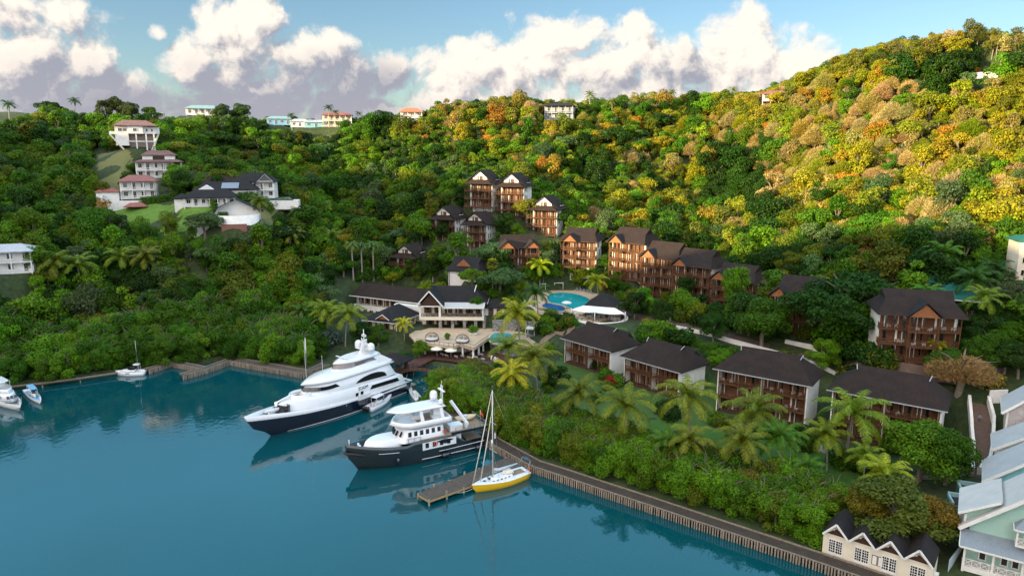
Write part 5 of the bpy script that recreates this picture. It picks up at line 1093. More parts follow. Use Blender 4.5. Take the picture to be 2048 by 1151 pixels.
def ribbon(name, pts, w, m, dz=.1):
    pts = dense([Vector(p) for p in pts]); V_ = []; F_ = []
    for i, p in enumerate(pts):
        d = (pts[min(i + 1, len(pts) - 1)] - pts[max(i - 1, 0)]); d.z = 0; d.normalize(); n = Vector((-d.y, d.x, 0)) * w / 2
        for q in (-1, -.33, .33, 1): s = p + n * q; V_.append((s.x, s.y, max(gz(s.x, s.y), gz(p.x, p.y) - .3) + dz))
        if i: o = 4 * i; F_ += [(o - 4 + j, o - 3 + j, o + 1 + j, o + j) for j in range(3)]
    me = np_mesh(name, np.array(V_), np.array(F_)); me.materials.append(m); o = bpy.data.objects.new(name, me); COL.objects.link(o); o['kind'] = 'structure'; return o
def gwall(label, pts, h, t=.35, m=None, name='garden_wall', cap=True, level=None):
    pts = dense([Vector(p) for p in pts], 2.0); o = Vector((pts[0].x, pts[0].y, 0)); mb = MB(); rings = []
    for i, p in enumerate(pts):
        d = (pts[min(i + 1, len(pts) - 1)] - pts[max(i - 1, 0)]); d.z = 0; d.normalize(); n = Vector((-d.y, d.x, 0)) * t / 2; g = gz(p.x, p.y); top = level if level is not None else g + h; q = p - o
        rings.append([(q.x - n.x, q.y - n.y, g - 1.5), (q.x + n.x, q.y + n.y, g - 1.5), (q.x + n.x, q.y + n.y, top), (q.x - n.x, q.y - n.y, top)])
    mb.loft(rings, smooth=False); b = mb.build(name, m or M_WHITE); b.location = o; return tag(b, label, 'wall')
def H(*px): return [hit(x, y) for x, y in px]
sheet('lawn', [P(x, y, 1.5) for x, y in [(1180, 900), (1230, 850), (1330, 830), (1480, 870), (1600, 885), (1720, 905), (1800, 930), (1830, 985), (1700, 985), (1560, 965), (1400, 950), (1250, 930)]], M_LAWN)
sheet('lawn', H((760, 565), (860, 552), (905, 560), (880, 580), (790, 588)), M_LAWN)
sheet('hill_meadow', LP['hill_meadow'], M_MEAD); sheet('villa_lawn', LP['villa_lawn'], M_DRYG); sheet('bare_slope', LP['bare_slope'], M_DRYG); sheet('ridge_meadow', LP['ridge_meadow'], M_LAWN); sheet('east_slope', LP['east_bare'], mat('bare_earth', (.17, .11, .06), (.12, .09, .05), .95, .6))
sheet('garden_bed', [P(x, y, 2.5) for x, y in [(1060, 760), (1140, 700), (1230, 690), (1300, 720), (1420, 760), (1500, 820), (1420, 850), (1300, 830), (1180, 850), (1080, 830)]], grass('garden_cover', (.03, .075, .012), (.05, .10, .015), .6))
ribbon('garden_path', [P(x, y, 2.0) for x, y in [(1560, 880), (1620, 895), (1680, 912), (1745, 930), (1830, 955), (1900, 960)]], 1.6, mat('path_gravel', (.24, .17, .12), (.18, .13, .09), .95, 2))
ROAD = [(1215, 652), (1250, 622), (1310, 640), (1380, 655), (1450, 672), (1520, 692), (1600, 714), (1680, 738), (1760, 765), (1840, 775), (1930, 765)]
ribbon('service_lane', H(*ROAD), 3.4, M_BRICK)
gwall('long low white wall along the lane behind the row of lodges', H((1352, 657), (1420, 672), (1500, 694), (1600, 722), (1640, 735), (1700, 752), (1760, 772)), .9)
gwall('white curved wall stub at the bend of the lane near the pool bar', H((1340, 641), (1352, 632), (1378, 634)), 1.5)
gwall('short white wall under the giant spreading tree', H((1570, 688), (1620, 700), (1650, 716)), 1.2)
gwall('white wall under the stepped lodges near the clipped column tree', H((1275, 618), (1330, 632)), 1.6)
gwall('white zigzag retaining wall above the swimming pool', H((1140, 560), (1165, 568), (1178, 560)), 1.8)
ribbon('brick_lane', H((2000, 700), (1985, 745), (1965, 790), (1958, 830), (1962, 880), (1958, 930), (1945, 955)), 3.2, M_BRICK)
gwall('white parapet on the left side of the brick lane', H((1937, 806), (1942, 850), (1946, 900), (1944, 950)), 1.3, .5)
gwall('white parapet on the right side of the brick lane beside the grey roofs', H((1976, 806), (1986, 850), (1984, 900), (1978, 930), (1956, 952)), 1.5, .5)
gwall('white cross wall joining the lane parapet to the grey roofed house', H((1976, 806), (2012, 806)), 2.6, .4)
ribbon('driveway', H((1930, 765), (1975, 735), (2040, 715), (2110, 720)), 6, M_ASPH)
ribbon('hill_road', H((1790, 552), (1850, 546), (1900, 538)), 2.6, M_ASPH)
ribbon('terrace_path', H((1075, 700), (1090, 680), (1110, 665), (1150, 655)), 2.2, mat('path_gravel', (.24, .17, .12)))
# ------------------------------------------------------------------ the hotel's main house
def flat(label, name, px, z, th, m, cat, rail=None, dz=0):
    Q = [P(x, y, z) for x, y in px]; c = sum(Q, Vector()) / len(Q); t = thing(name, label, cat, (c.x, c.y, 0)); b = MB(); b.prism([(q.x - c.x, q.y - c.y) for q in Q], 'z', z - th, z); b.build('slab', m, t)
    if rail: r = MB(); r.rail([Q[i] - Vector((c.x, c.y, 0)) for i in rail], 1.0, 9, 1.5, .06, False); r.build('railing', M_WOODD, t)
    return t, c
M_STONE = None
def stone():
    m, b = newmat('grey_fieldstone'); tc = b.n('ShaderNodeTexCoord'); vo = b.n('ShaderNodeTexVoronoi'); vo.inputs['Scale'].default_value = 2.2; b.l(tc.outputs['Object'], vo.inputs['Vector'])
    vd = b.n('ShaderNodeTexVoronoi', feature='DISTANCE_TO_EDGE'); vd.inputs['Scale'].default_value = 2.2; b.l(tc.outputs['Object'], vd.inputs['Vector'])
    h = b.n('ShaderNodeSeparateColor'); b.l(vo.outputs['Color'], h.inputs[0]); c = ramp2(b, h.outputs[0], (.14, .14, .13), (.34, .33, .30), .1, .9); e = ramp2(b, vd.outputs[0], (.55, .55, .55), (1, 1, 1), .02, .09)
    mx = b.n('ShaderNodeMix', data_type='RGBA', blend_type='MULTIPLY'); mx.inputs[0].default_value = 1; b.l(c, mx.inputs[6]); b.l(e, mx.inputs[7]); b.l(mx.outputs[2], b.b.inputs['Base Color']); b.b.inputs['Roughness'].default_value = .9; return m
M_STONE = stone()
M_POOL = glass('pool_water', (.01, .32, .36), .03)
_a, _b = P(842, 656, 4.6), P(967, 657, 4.6); MYAW = math.atan2(_b.y - _a.y, _b.x - _a.x); MW = (_b - _a).length
def main_house():
    t = thing('hotel_main_house', 'two-storey hotel main house with a white edged front gable above the pool terrace', 'building', _a, MYAW); W = MW
    b = MB(); b.box(-.3, W, 4.6, 14, -1, 7.0); b.box(-.3, W, -.4, 4.59, 2.75, 3.6); b.box(-.3, W + .2, -.75, -.41, 2.75, 3.75); b.build('wall', M_CREAM, t)
    b = MB(); b.box(W - .2, W + .6, -.4, 4.5, -1, 2.74); b.box(W - .9, W - .2, .6, 4.59, 3.61, 6.6); b.build('stone_wall', M_STONE, t)
    for x in (5.9, 9.6, 13.2, 16.6): q = MB(); q.box(x - .45, x + .45, -.2, .7, -.2, 2.74); q.build('column', M_STONE, t)
    for x, w in ((-.05, .5), (5.9, .7), (W - .1, .35)): q = MB(); q.box(x - w / 2, x + w / 2, -.6, -.1, 3.61, 7.05); q.build('column', M_WHITE, t)
    rg = random.Random(2); k = MB()
    for i in range(6): x = 1.5 + i * 3.2; shutter_door(t, x, 4.595, 3.7, 2.3, 2.5, rg.random() < .5); shutter_door(t, x + .6, 4.595, 0, 2.4, 2.3, False)
    q = MB(); q.rail([(.3, -.55, 3.75), (5.5, -.55, 3.75)], .95, .16); q.rail([(6.3, -.55, 3.75), (W - .3, -.55, 3.75)], .95, .16); q.build('railing', M_WOODD, t)
    r = MB(); hip(r, -.8, W + 1.0, 3.4, 15, 7.05, 4.4, 4, 5, 1.1)
    for s in (-1, 1): slab(r, (2.9 + s * 4.1, -1.5, 6.9), (2.9 + s * 4.1, 5.5, 6.9), (2.9, 9.2, 11.5), (2.9, -1.5, 11.5), .2)
    ro = r.build('roof', M_SHINGD, t); tr = MB()
    for s in (-1, 1): tr.bar((2.9 + s * 4.2, -1.62, 6.95), (2.9, -1.62, 11.72), .16, .36)
    tr.box(-.6, 6.4, -.72, -.45, 6.75, 7.1); tr.bar((W - 3.1, 5.6, 10.25), (W - 2.8, 9.2, 11.55), .2, .3); tr.bar((W - 2.8, 9.2, 11.55), (W - 3.1, 12.8, 10.25), .2, .3); tr.bar((W + 1.0, 3.36, 6.95), (W + 1.0, 15, 6.95), .12, .22); tr.build('bargeboard', M_WHITE, ro)
    p = MB(); p.prism([(-.2, 7.11), (6.0, 7.11), (2.9, 10.7)], 'y', -.6, -.4); p.build('gable', M_WOODD, t)
    q = MB(); slab(q, (6.6, -1.0, 6.5), (W + .2, -1.0, 6.5), (W + .2, 3.4, 7.25), (6.6, 3.4, 7.25), .1); pr = q.build('sun_shade', coursed('white_shade_slats', (.50, .49, .47), (.58, .57, .55), 'X', 3.0, .7, .6, .8), t)
    q = MB(); q.bar((6.5, -1.1, 6.5), (W + .3, -1.1, 6.5), .14, .2); q.bar((W + .25, -1.1, 6.5), (W + .25, 3.4, 7.25), .14, .2); q.build('frame', M_WHITE, pr)
    e = MB(); e.box(W + .02, W + 6, 4.5, 11, 2.5, 5.7); en = e.build('side_annex', M_WHITE, t); e = MB(); hip(e, W - .5, W + 7, 3.6, 12, 5.7, 2.0, 3, 3); e.build('roof', M_SHINGD, en); shutter_door(en, W + 2, 4.49, 3.0, 1.6, 2.2, False); shutter_door(en, W + 4.6, 4.49, 3.0, 1.6, 2.2, False)
    for x in (1.6, 3.6, 8.2, 10.8, 13.4, 16, 18.4):
        d = thing('dining_table', 'small white clothed dining table on the upper restaurant gallery', 'table', _a + Vector((math.cos(MYAW) * x - math.sin(MYAW) * 1.3, math.sin(MYAW) * x + math.cos(MYAW) * 1.3, 3.6)), MYAW, 'tables on the upper restaurant gallery'); q = MB(); q.box(-.5, .5, -.5, .5, .70, .75); q.build('table_top', M_WHITE, d); q = MB(); q.cyl(0, 0, 0, .7, .06, 6); q.cyl(0, 0, 0, .04, .3, 8); q.build('pedestal', M_WOODD, d)
main_house()
def wing():
    w = ROWW['WING']; loc, yaw = SITES['WING']; t = thing('hotel_wing', 'long brown roofed hotel wing stretching left of the front gable', 'building', loc, yaw); b = MB(); b.box(-w / 2, w / 2, 1.6, 9, -4, 5.0); b.box(-w / 2, w / 2, 0, 1.59, -4, 2.0); b.box(w * .12, w / 2 - 1, -3.2, -.004, -4, 4.4); b.build('wall', M_WHITE, t)
    for i in range(7):
        x = -w / 2 + 2.2 + i * 2.6
        if x < w * .08: shutter_door(t, x, 1.595, 2.1, 2.0, 2.2, i % 2 == 0); window(t, x, -.0, -1.2, 1.6, 1.7, M_WHITE, 1)
    q = MB(); q.rail([(-w / 2, .1, 2.0), (w * .11, .1, 2.0)], .95, 9, 1.6, .06, False); q.build('railing', M_WOODD, t); window(t, w * .15, -3.2, 2.0, 1.8, 1.9, M_WHITE, 3)
    r = MB(); hip(r, -w / 2 - 1, w / 2 + 3, -1.0, 10, 5.0, 3.6, 2, 2, .8); ro = r.build('roof', M_SHING, t); q = MB(); q.bar((-w / 2 - 1, -1.05, 4.9), (w / 2 + 3, -1.05, 4.9), .1, .25); q.build('gutter', M_WHITE, ro)
wing()
def annex():
    a, b, c = P(721, 639, 7.2), P(793, 647, 7.2), P(843, 630, 7.2); w = (b - a).length; yaw = math.atan2(b.y - a.y, b.x - a.x); t = thing('dining_pavilion', 'low dark roofed pavilion with white posts left of the pool terrace', 'building', (b.x, b.y, 4.5), yaw); q = MB(); dp = 12.5
    q.box(-w + 1, -1.0, 1.4, dp, -1, 2.7); q.build('wall', M_CREAM, t)
    for i in range(4): shutter_door(t, -w + 2.2 + i * (w - 3.4) / 3, 1.39, .2, 1.9, 2.2, i % 2 > 0)
    for i in range(4): window(t, -1.0, 2.8 + i * 2.6, .2, 2.0, 2.2, M_WHITE, 2, '+x')
    posts(t, (-w + .3, -w * .5, -.2), .3, -2, 2.7, M_WHITE, .22); posts(t, (-.2,), 6, -1, 2.7, M_WHITE, .22)
    r = MB(); vs = [(-w, 0, 2.7), (0, 0, 2.7), (0, dp + 2, 2.7), (-w, dp + 2, 2.7), (-w / 2, w * .5, 6.0), (-w / 2, dp - 1, 6.0)]; r.add(vs, [(0, 1, 4), (1, 2, 5, 4), (2, 3, 5), (3, 0, 4, 5), (0, 3, 2, 1)]); ro = r.build('roof', M_SHINGD, t)
    g = MB()
    for s in (-1, 1): slab(g, (-w * .42 + s * 2.4, .7, 3.2), (-w * .42 + s * 2.4, 4.5, 3.9), (-w * .42, 4.5, 5.1), (-w * .42, .7, 4.6), .12)
    gr = g.build('gablet', M_SHINGD, ro); g = MB(); g.prism([(-w * .42 - 1.8, 3.3), (-w * .42 + 1.8, 3.3), (-w * .42, 4.5)], 'y', .9, 1.0); g.build('pediment', M_GABLE, gr); g = MB()
    for s in (-1, 1): g.bar((-w * .42 + s * 2.4, .6, 3.25), (-w * .42, .6, 4.75), .1, .2)
    g.bar((-w, -.05, 2.62), (0, -.05, 2.62), .1, .2); g.bar((.05, 0, 2.62), (.05, dp, 2.62), .1, .2); g.build('trim', M_WHITE, ro)
annex()
tt, _ = flat('pale paved pool terrace raised on round columns over the dark waterside deck', 'terrace', [(818, 668), (832, 684), (908, 694), (919, 689), (948, 697), (978, 676), (1000, 689), (1070, 690), (1100, 684), (1095, 664), (1040, 658), (968, 656), (842, 655)], 4.62, .55, M_TILE, 'terrace', (1, 2, 3, 4, 5))
ox, oy = tt.location.x, tt.location.y
for x, y in ((925, 695), (946, 699), (957, 692), (966, 684), (930, 686), (850, 686)): q = P(x, y, 4); b = MB(); b.cyl(q.x - ox, q.y - oy + .5, -.5, 4.06, .3, 10); b.build('column', M_WHITE, tt)
b = MB(); Q = [P(x, y, 4) for x, y in ((980, 680), (1002, 690), (1070, 691), (1098, 684), (1090, 668), (985, 665))]; b.prism([(q.x - ox, q.y - oy) for q in Q], 'z', -1, 4.06); b.build('stone_base', M_STONE, tt)
b = MB(); Q = [P(x, y, 4) for x, y in ((835, 683), (905, 692), (940, 688), (930, 672), (840, 668))]; b.prism([(q.x - ox, q.y - oy + 3) for q in Q], 'z', -1, 4.06); b.build('under_wall', M_CREAM, tt)
def pool(label, px, z, m=M_POOL, n=40, rim=M_TILE):
    Q = [P(x, y, z) for x, y in px]; c = sum(Q, Vector()) / len(Q); pts = []
    for i in range(len(Q)):                                     # rounded through the corners
        a, b_, d = Q[i - 1], Q[i], Q[(i + 1) % len(Q)]
        for k in range(5): s = k / 4; pts.append(((a + b_) / 2) * (1 - s) ** 2 + b_ * 2 * s * (1 - s) + ((b_ + d) / 2) * s * s)
    t = thing('swimming_pool', label, 'pool', c); b = MB(); b.prism([(p.x - c.x, p.y - c.y) for p in pts], 'z', -.6, .0); b.build('water', m, t)
    b = MB(); n = len(pts); o = [(p - c) for p in pts]; b.loft([[(p.x * k, p.y * k, zz) for p in o] for k, zz in ((1.0, -.3), (1.0, .07), (1.06, .07), (1.06, -.3))], cap0=False, cap1=False, smooth=False); b.build('coping', rim, t)
pool('small round ended turquoise pool on the lower paved terrace', [(976, 682), (984, 666), (1005, 664), (1026, 667), (1022, 680), (996, 688)], 4.66)
# ------------------------------------------------------------------ waterside deck, footbridge, gate hut
M_RDECK = coursed('red_brown_decking', (.075, .030, .022), (.12, .05, .038), 'X', 4.0, .8, .5, .8)
dk, _ = flat('dark red brown waterside deck with cafe tables below the paved terrace', 'cafe_deck', [(796, 741), (806, 728), (858, 705), (872, 700), (1012, 703), (1018, 722), (990, 730), (945, 729), (908, 722), (868, 717), (818, 741)], 1.35, .3, M_RDECK, 'deck')
for x, y in ((830, 733), (850, 724), (870, 718), (890, 720), (910, 723), (930, 727), (950, 729), (970, 730), (990, 730)): q = P(x, y, 1.0); b = MB(); b.cyl(q.x - dk.location.x, q.y - dk.location.y + .2, -2, 1.06, .14, 6); b.build('pile', M_WOODD, dk)
def bridge():
    a, b = P(782, 748, 1.4), P(872, 744, 1.4); t = thing('footbridge', 'arched brown timber footbridge behind the stern of the superyacht', 'bridge', a, math.atan2(b.y - a.y, b.x - a.x)); L = (b - a).length; n = 10; w = 1.9; zz = lambda k: .9 * math.sin(math.pi * k / n); q = MB()
    for i in range(n):
        x0, x1 = L * i / n, L * (i + 1) / n; q.add([(x0, 0, zz(i)), (x1, 0, zz(i + 1)), (x1, w, zz(i + 1)), (x0, w, zz(i)), (x0, 0, zz(i) - .35), (x1, 0, zz(i + 1) - .35), (x1, w, zz(i + 1) - .35), (x0, w, zz(i) - .35)], [(0, 1, 2, 3), (7, 6, 5, 4), (0, 4, 5, 1), (3, 2, 6, 7)])
    q.build('deck', M_WOOD, t); r = MB()
    for y in (.05, w - .05):
        for i in range(n): r.rail([(L * i / n, y, zz(i)), (L * (i + 1) / n, y, zz(i + 1))], 1.0, 9, 1.0, .05, False); r.bar((L * i / n, y, zz(i) + .5), (L * (i + 1) / n, y, zz(i + 1) + .5), .05, .05)
    r.build('railing', M_WOODD, t)
    for x in (L * .25, L * .5, L * .75):
        for y in (.2, w - .2): q = MB(); q.cyl(x, y, -3.5, .6, .14, 6); q.build('pile', M_WOODD, t)
bridge()
def gate():
    o = P(781, 745, 1.35); t = thing('gate_hut', 'dark pavilion roof on square posts beside the footbridge', 'pavilion', o, R(-25))
    for x in (-2.4, 2.4):
        for y in (0, 3.6): q = MB(); q.box(x - .35, x + .35, y - .35, y + .35, -2, 3.0); q.build('post', M_WOODD, t)
    r = MB(); hip(r, -3.8, 3.8, -1.3, 4.9, 3.0, 1.9, 3, 3); r.build('roof', M_SHINGD, t); q = MB(); q.rail([(-2.2, 0, .0), (2.2, 0, 0)], 1, 9, 1, .05, False); q.build('railing', M_WOODD, t)
    o2 = P(955, 748, 1.2); t = thing('thatched_kiosk', 'small grey thatched kiosk roof poking out of the mangroves', 'kiosk', o2, R(-20)); r = MB(); r.add([(-2.4, -2.4, 2.4), (2.4, -2.4, 2.4), (2.4, 2.4, 2.4), (-2.4, 2.4, 2.4), (0, 0, 4.4)], [(0, 1, 4), (1, 2, 4), (2, 3, 4), (3, 0, 4), (0, 3, 2, 1)]); r.build('roof', mat('grey_thatch', (.16, .13, .11), (.10, .085, .075), .95, 3, .4), t); posts(t, (-2, 2), -2, -.5, 2.4, M_WOODD); posts(t, (-2, 2), 2, -.5, 2.4, M_WOODD)
gate()
def parasol(loc, label, r=1.5, h=2.5, group=None):
    t = thing('parasol', label, 'parasol', loc, .3, group); b = MB(); n = 8; ring = lambda q, z: [(q * math.cos(i * 2 * math.pi / n), q * math.sin(i * 2 * math.pi / n), z) for i in range(n)]
    b.loft([ring(r, h - .55), ring(r * .5, h - .2), ring(.04, h)], smooth=False, cap0=False); b.loft([ring(r, h - .56), ring(r, h - .70)], smooth=False, cap0=False, cap1=False); b.build('canopy', mat('cream_canvas', (.7, .66, .56)), t); b = MB(); b.cyl(0, 0, 0, h, .035, 6); b.build('pole', M_WHITE, t); b = MB(); b.cyl(0, 0, 0, .1, .3, 8); b.build('base', M_WOODD, t); return t
parasol(P(874, 713, 1.35), 'open white parasol on the cafe deck, the one nearer the gate hut', 1.75, 2.9); parasol(P(902, 716, 1.35), 'open white parasol on the cafe deck, the one nearer the round columns', 1.75, 2.9)
def table_set(loc, label, rz):
    t = thing('cafe_table', label, 'table', loc, rz, 'cafe tables on the waterside deck'); b = MB(); b.box(-.45, .45, -.45, .45, .72, .77); b.build('table_top', mat('pale_wood_top', (.40, .35, .28), (.34, .29, .23)), t); b = MB(); b.cyl(0, 0, 0, .72, .05, 6); b.cyl(0, 0, 0, .04, .28, 8); b.build('pedestal', M_WOODD, t)
CH2 = None
def deck_chair(loc, rz):
    global CH2
    if CH2 is None:
        t = CH2 = thing('cafe_chair', 'dark woven chair at a table on the waterside cafe deck', 'chair', loc, rz, 'cafe chairs on the waterside deck'); m = mat('grey_wicker', (.16, .15, .15), (.10, .095, .09), .8, 9)
        b = MB(); b.box(-.24, .24, -.24, .24, .40, .46); b.build('seat', m, t); b = MB(); b.box(-.24, .24, .2, .26, .46, .92); b.build('backrest', m, t)
        for x in (-.2, .2):
            for y in (-.2, .2): b = MB(); b.box(x - .025, x + .025, y - .025, y + .025, 0, .4); b.build('leg', M_WOODD, t)
    else: again(CH2, loc, rz)
random.seed(11)
for i, (x, y) in enumerate([(884, 712), (893, 715), (912, 717), (925, 716), (938, 719), (952, 718), (966, 722), (980, 717), (993, 721), (900, 708), (945, 711), (963, 713)]):
    p = P(x, y, 1.35); table_set(p, 'square pale table on the waterside cafe deck', .4)
    for q in (0, 1): a = .4 + q * math.pi; deck_chair(p + Vector((math.sin(a) * .8, -math.cos(a) * .8, 0)), a + math.pi + random.uniform(-.3, .3))
for x, y, l in ((984, 721, 'white waisted urn on the cafe deck, nearer the round columns'), (990, 724, 'white waisted urn on the cafe deck, nearer the palms'), (945, 724, 'white waisted urn at the deck edge below the square tables')):
    b = MB(); b.loft([[(r * math.cos(i * .7854), r * math.sin(i * .7854), z) for i in range(8)] for r, z in ((.22, 0), (.42, .5), (.38, .9), (.18, 1.3), (.25, 1.45))]); o = b.build('urn', M_WHITE); o.location = P(x, y, 1.35); tag(o, l, 'urn')
b = MB(); b.loft([[(r * math.cos(i * .7854), .6 * r * math.sin(i * .7854) + .15 * z, z) for i in range(8)] for r, z in ((.9, 0), (1.15, .9), (.95, 1.9), (.45, 2.6))]); o = b.build('boulder', M_WHITE); o.location = hit(728, 694); tag(o, 'large pale upright boulder in the garden left of the gate hut', 'boulder')
# ------------------------------------------------------------------ daybeds, pergolas, pools
M_WICK = mat('dark_wicker', (.07, .055, .045), (.12, .10, .08), .8, 9)
def daybed(loc, rz, label, r=2.0, group='domed wicker daybeds'):
    t = thing('domed_daybed', label, 'daybed', loc, rz, group); b = MB(); b.cyl(0, 0, 0, .45, r * .92, 18); b.build('base', M_WICK, t); b = MB(); b.cyl(0, -.1, .45, .72, r * .86, 18); b.build('cushion', mat('pale_cushion', (.56, .54, .50), (.48, .46, .43), .9, 3), t); b = MB()
    for i in range(13): a = math.pi * (i / 12); b.tube([(r * math.cos(a) * math.cos(e), r * math.sin(a) * math.cos(e) , .4 + r * .95 * math.sin(e)) for e in [k * math.pi / 2 / 7 for k in range(8)]], .035, 4)
    for e in (.2, .45, .7, .95, 1.2): b.tube([(r * math.cos(a) * math.cos(e), r * math.sin(a) * math.cos(e), .4 + r * .95 * math.sin(e)) for a in [math.pi * k / 12 for k in range(13)]], .03, 4)
    b.tube([(r * math.cos(a), -.02, .4 + r * .95 * math.sin(a)) for a in [math.pi * k / 14 for k in range(15)]], .08, 6); b.build('canopy', M_WICK, t)
    for x in (-.6, .6): q = MB(); q.loft([[(x - .4, .7, .72), (x + .4, .7, .72), (x + .4, 1.0, .72), (x - .4, 1.0, .72)], [(x - .36, .9, 1.3), (x + .36, .9, 1.3), (x + .36, 1.1, 1.3), (x - .36, 1.1, 1.3)]]); q.build('pillow', mat('tan_pillow', (.25, .22, .18), (.3, .2, .15)), t)
daybed(P(864, 680, 4.62), R(-10), 'domed dark wicker daybed on the paved terrace, nearer the low pavilion'); daybed(P(925, 684, 4.62), R(-15), 'domed dark wicker daybed on the paved terrace, nearer the small pool')
def planter(loc, label, s=1.0, wide=1.4):
    t = thing('planter', label, 'planter', loc); b = MB(); b.cyl(0, 0, 0, .7, wide * .85, 14, wide); b.build('pot', M_WHITE if wide > 1 else M_WICK, t); c = plain('foliage', SHRUB[1], t, BRIGHT); c.scale = (s,) * 3; c.location = (0, 0, .5)
planter(P(947, 668, 4.62), 'round white planter with a leafy tree on the paved terrace', 1.3, 1.6); planter(P(895, 678, 4.62), 'dark pot with a tall plant between the two domed daybeds', .8, .6)
def pergola(loc, rz, label, w=3, d=3, group=None, curtain=False):
    t = thing('pergola', label, 'pergola', loc, rz, group); posts(t, (-w / 2, w / 2), -d / 2, 0, 2.4, M_WHITE, .14); posts(t, (-w / 2, w / 2), d / 2, 0, 2.4, M_WHITE, .14); b = MB(); b.box(-w / 2 - .1, w / 2 + .1, -d / 2 - .1, d / 2 + .1, 2.4, 2.52); b.build('roof', mat('white_canvas', (.7, .68, .64), (.62, .6, .57)), t)
    b = MB(); b.box(-w / 2 + .2, w / 2 - .2, -d / 2 + .2, d / 2 - .2, .15, .45); b.build('bed', mat('grey_cushion', (.20, .22, .27), (.16, .18, .22), .9), t)
pergola(P(1062, 672, 4.62), R(-15), 'white cabana frame beside the small terrace pool, nearer the pool', 2.6, 3, 'white cabanas by the terrace pool'); pergola(P(1086, 664, 4.62), R(-15), 'white cabana frame by the small terrace pool, nearer the stone wall', 2.6, 3, 'white cabanas by the terrace pool')
pergola(P(1083, 580, POOLZ), R(-8), 'white cabana at the far end of the big pool, behind the dark palm', 3, 3); pergola(P(1118, 578, POOLZ), R(-8), 'white cabana at the far edge of the big pool, right of the dark palm', 3, 3)
gwall('grey fieldstone wall with a small gold panel beside the terrace pool', [P(x, y, 4.6) for x, y in ((985, 662), (1040, 660), (1082, 668))], 0, .5, M_STONE, 'stone_wall', level=8.0)
flat('pale paved surround of the big swimming pool', 'pool_surround', [(1050, 612), (1062, 590), (1095, 577), (1150, 577), (1200, 588), (1196, 612), (1165, 628), (1110, 616)], POOLZ, .8, M_TILE, 'paving')
pool('big turquoise lagoon pool below the stepped lodges', [(1098, 606), (1092, 592), (1110, 584), (1145, 585), (1182, 596), (1178, 612), (1158, 624), (1130, 610)], POOLZ + .08)
pool('shallow blue pool on the ledge in front of the big turquoise pool', [(1080, 613), (1090, 605), (1120, 607), (1134, 619), (1120, 624)], POOLZ + .05, glass('blue_pool_water', (.03, .12, .30), .04))
gwall('curved white retaining wall below the blue pool ledge', [P(x, y, POOLZ) for x, y in ((1045, 592), (1052, 606), (1075, 620), (1110, 626), (1135, 628))], 0, .5, M_CREAM, level=POOLZ + .1)
parasol(P(1133, 617, POOLZ), 'open white parasol on the ledge between the two upper pools', 1.6, 2.5); 
LO = None
for i, (x, y) in enumerate([(1140, 579), (1148, 580), (1156, 581), (1163, 582), (1170, 583), (1177, 585), (1184, 587), (1128, 578)]):
    p = P(x, y, POOLZ)
    if LO is None:
        LO = t = thing('sun_lounger', 'grey sun lounger in the row along the far edge of the big pool', 'sun lounger', p, R(20), 'sun loungers along the big pool'); b = MB(); b.box(-.35, .35, -1, .35, .28, .38); b.build('seat', mat('grey_cushion', (.2, .22, .27)), t); b = MB(); b.loft([[(-.35, .35, .28), (.35, .35, .28), (.35, .35, .38), (-.35, .35, .38)], [(-.35, 1.0, .75), (.35, 1.0, .75), (.35, .95, .85), (-.35, .95, .85)]], smooth=False); b.build('backrest', mat('grey_cushion', (.2, .22, .27)), t); 
        for yy in (-.8, .3): b = MB(); b.box(-.33, .33, yy - .03, yy + .03, 0, .28); b.build('leg', M_WHITE, t)
    else: again(LO, p, R(20 + i * 2))
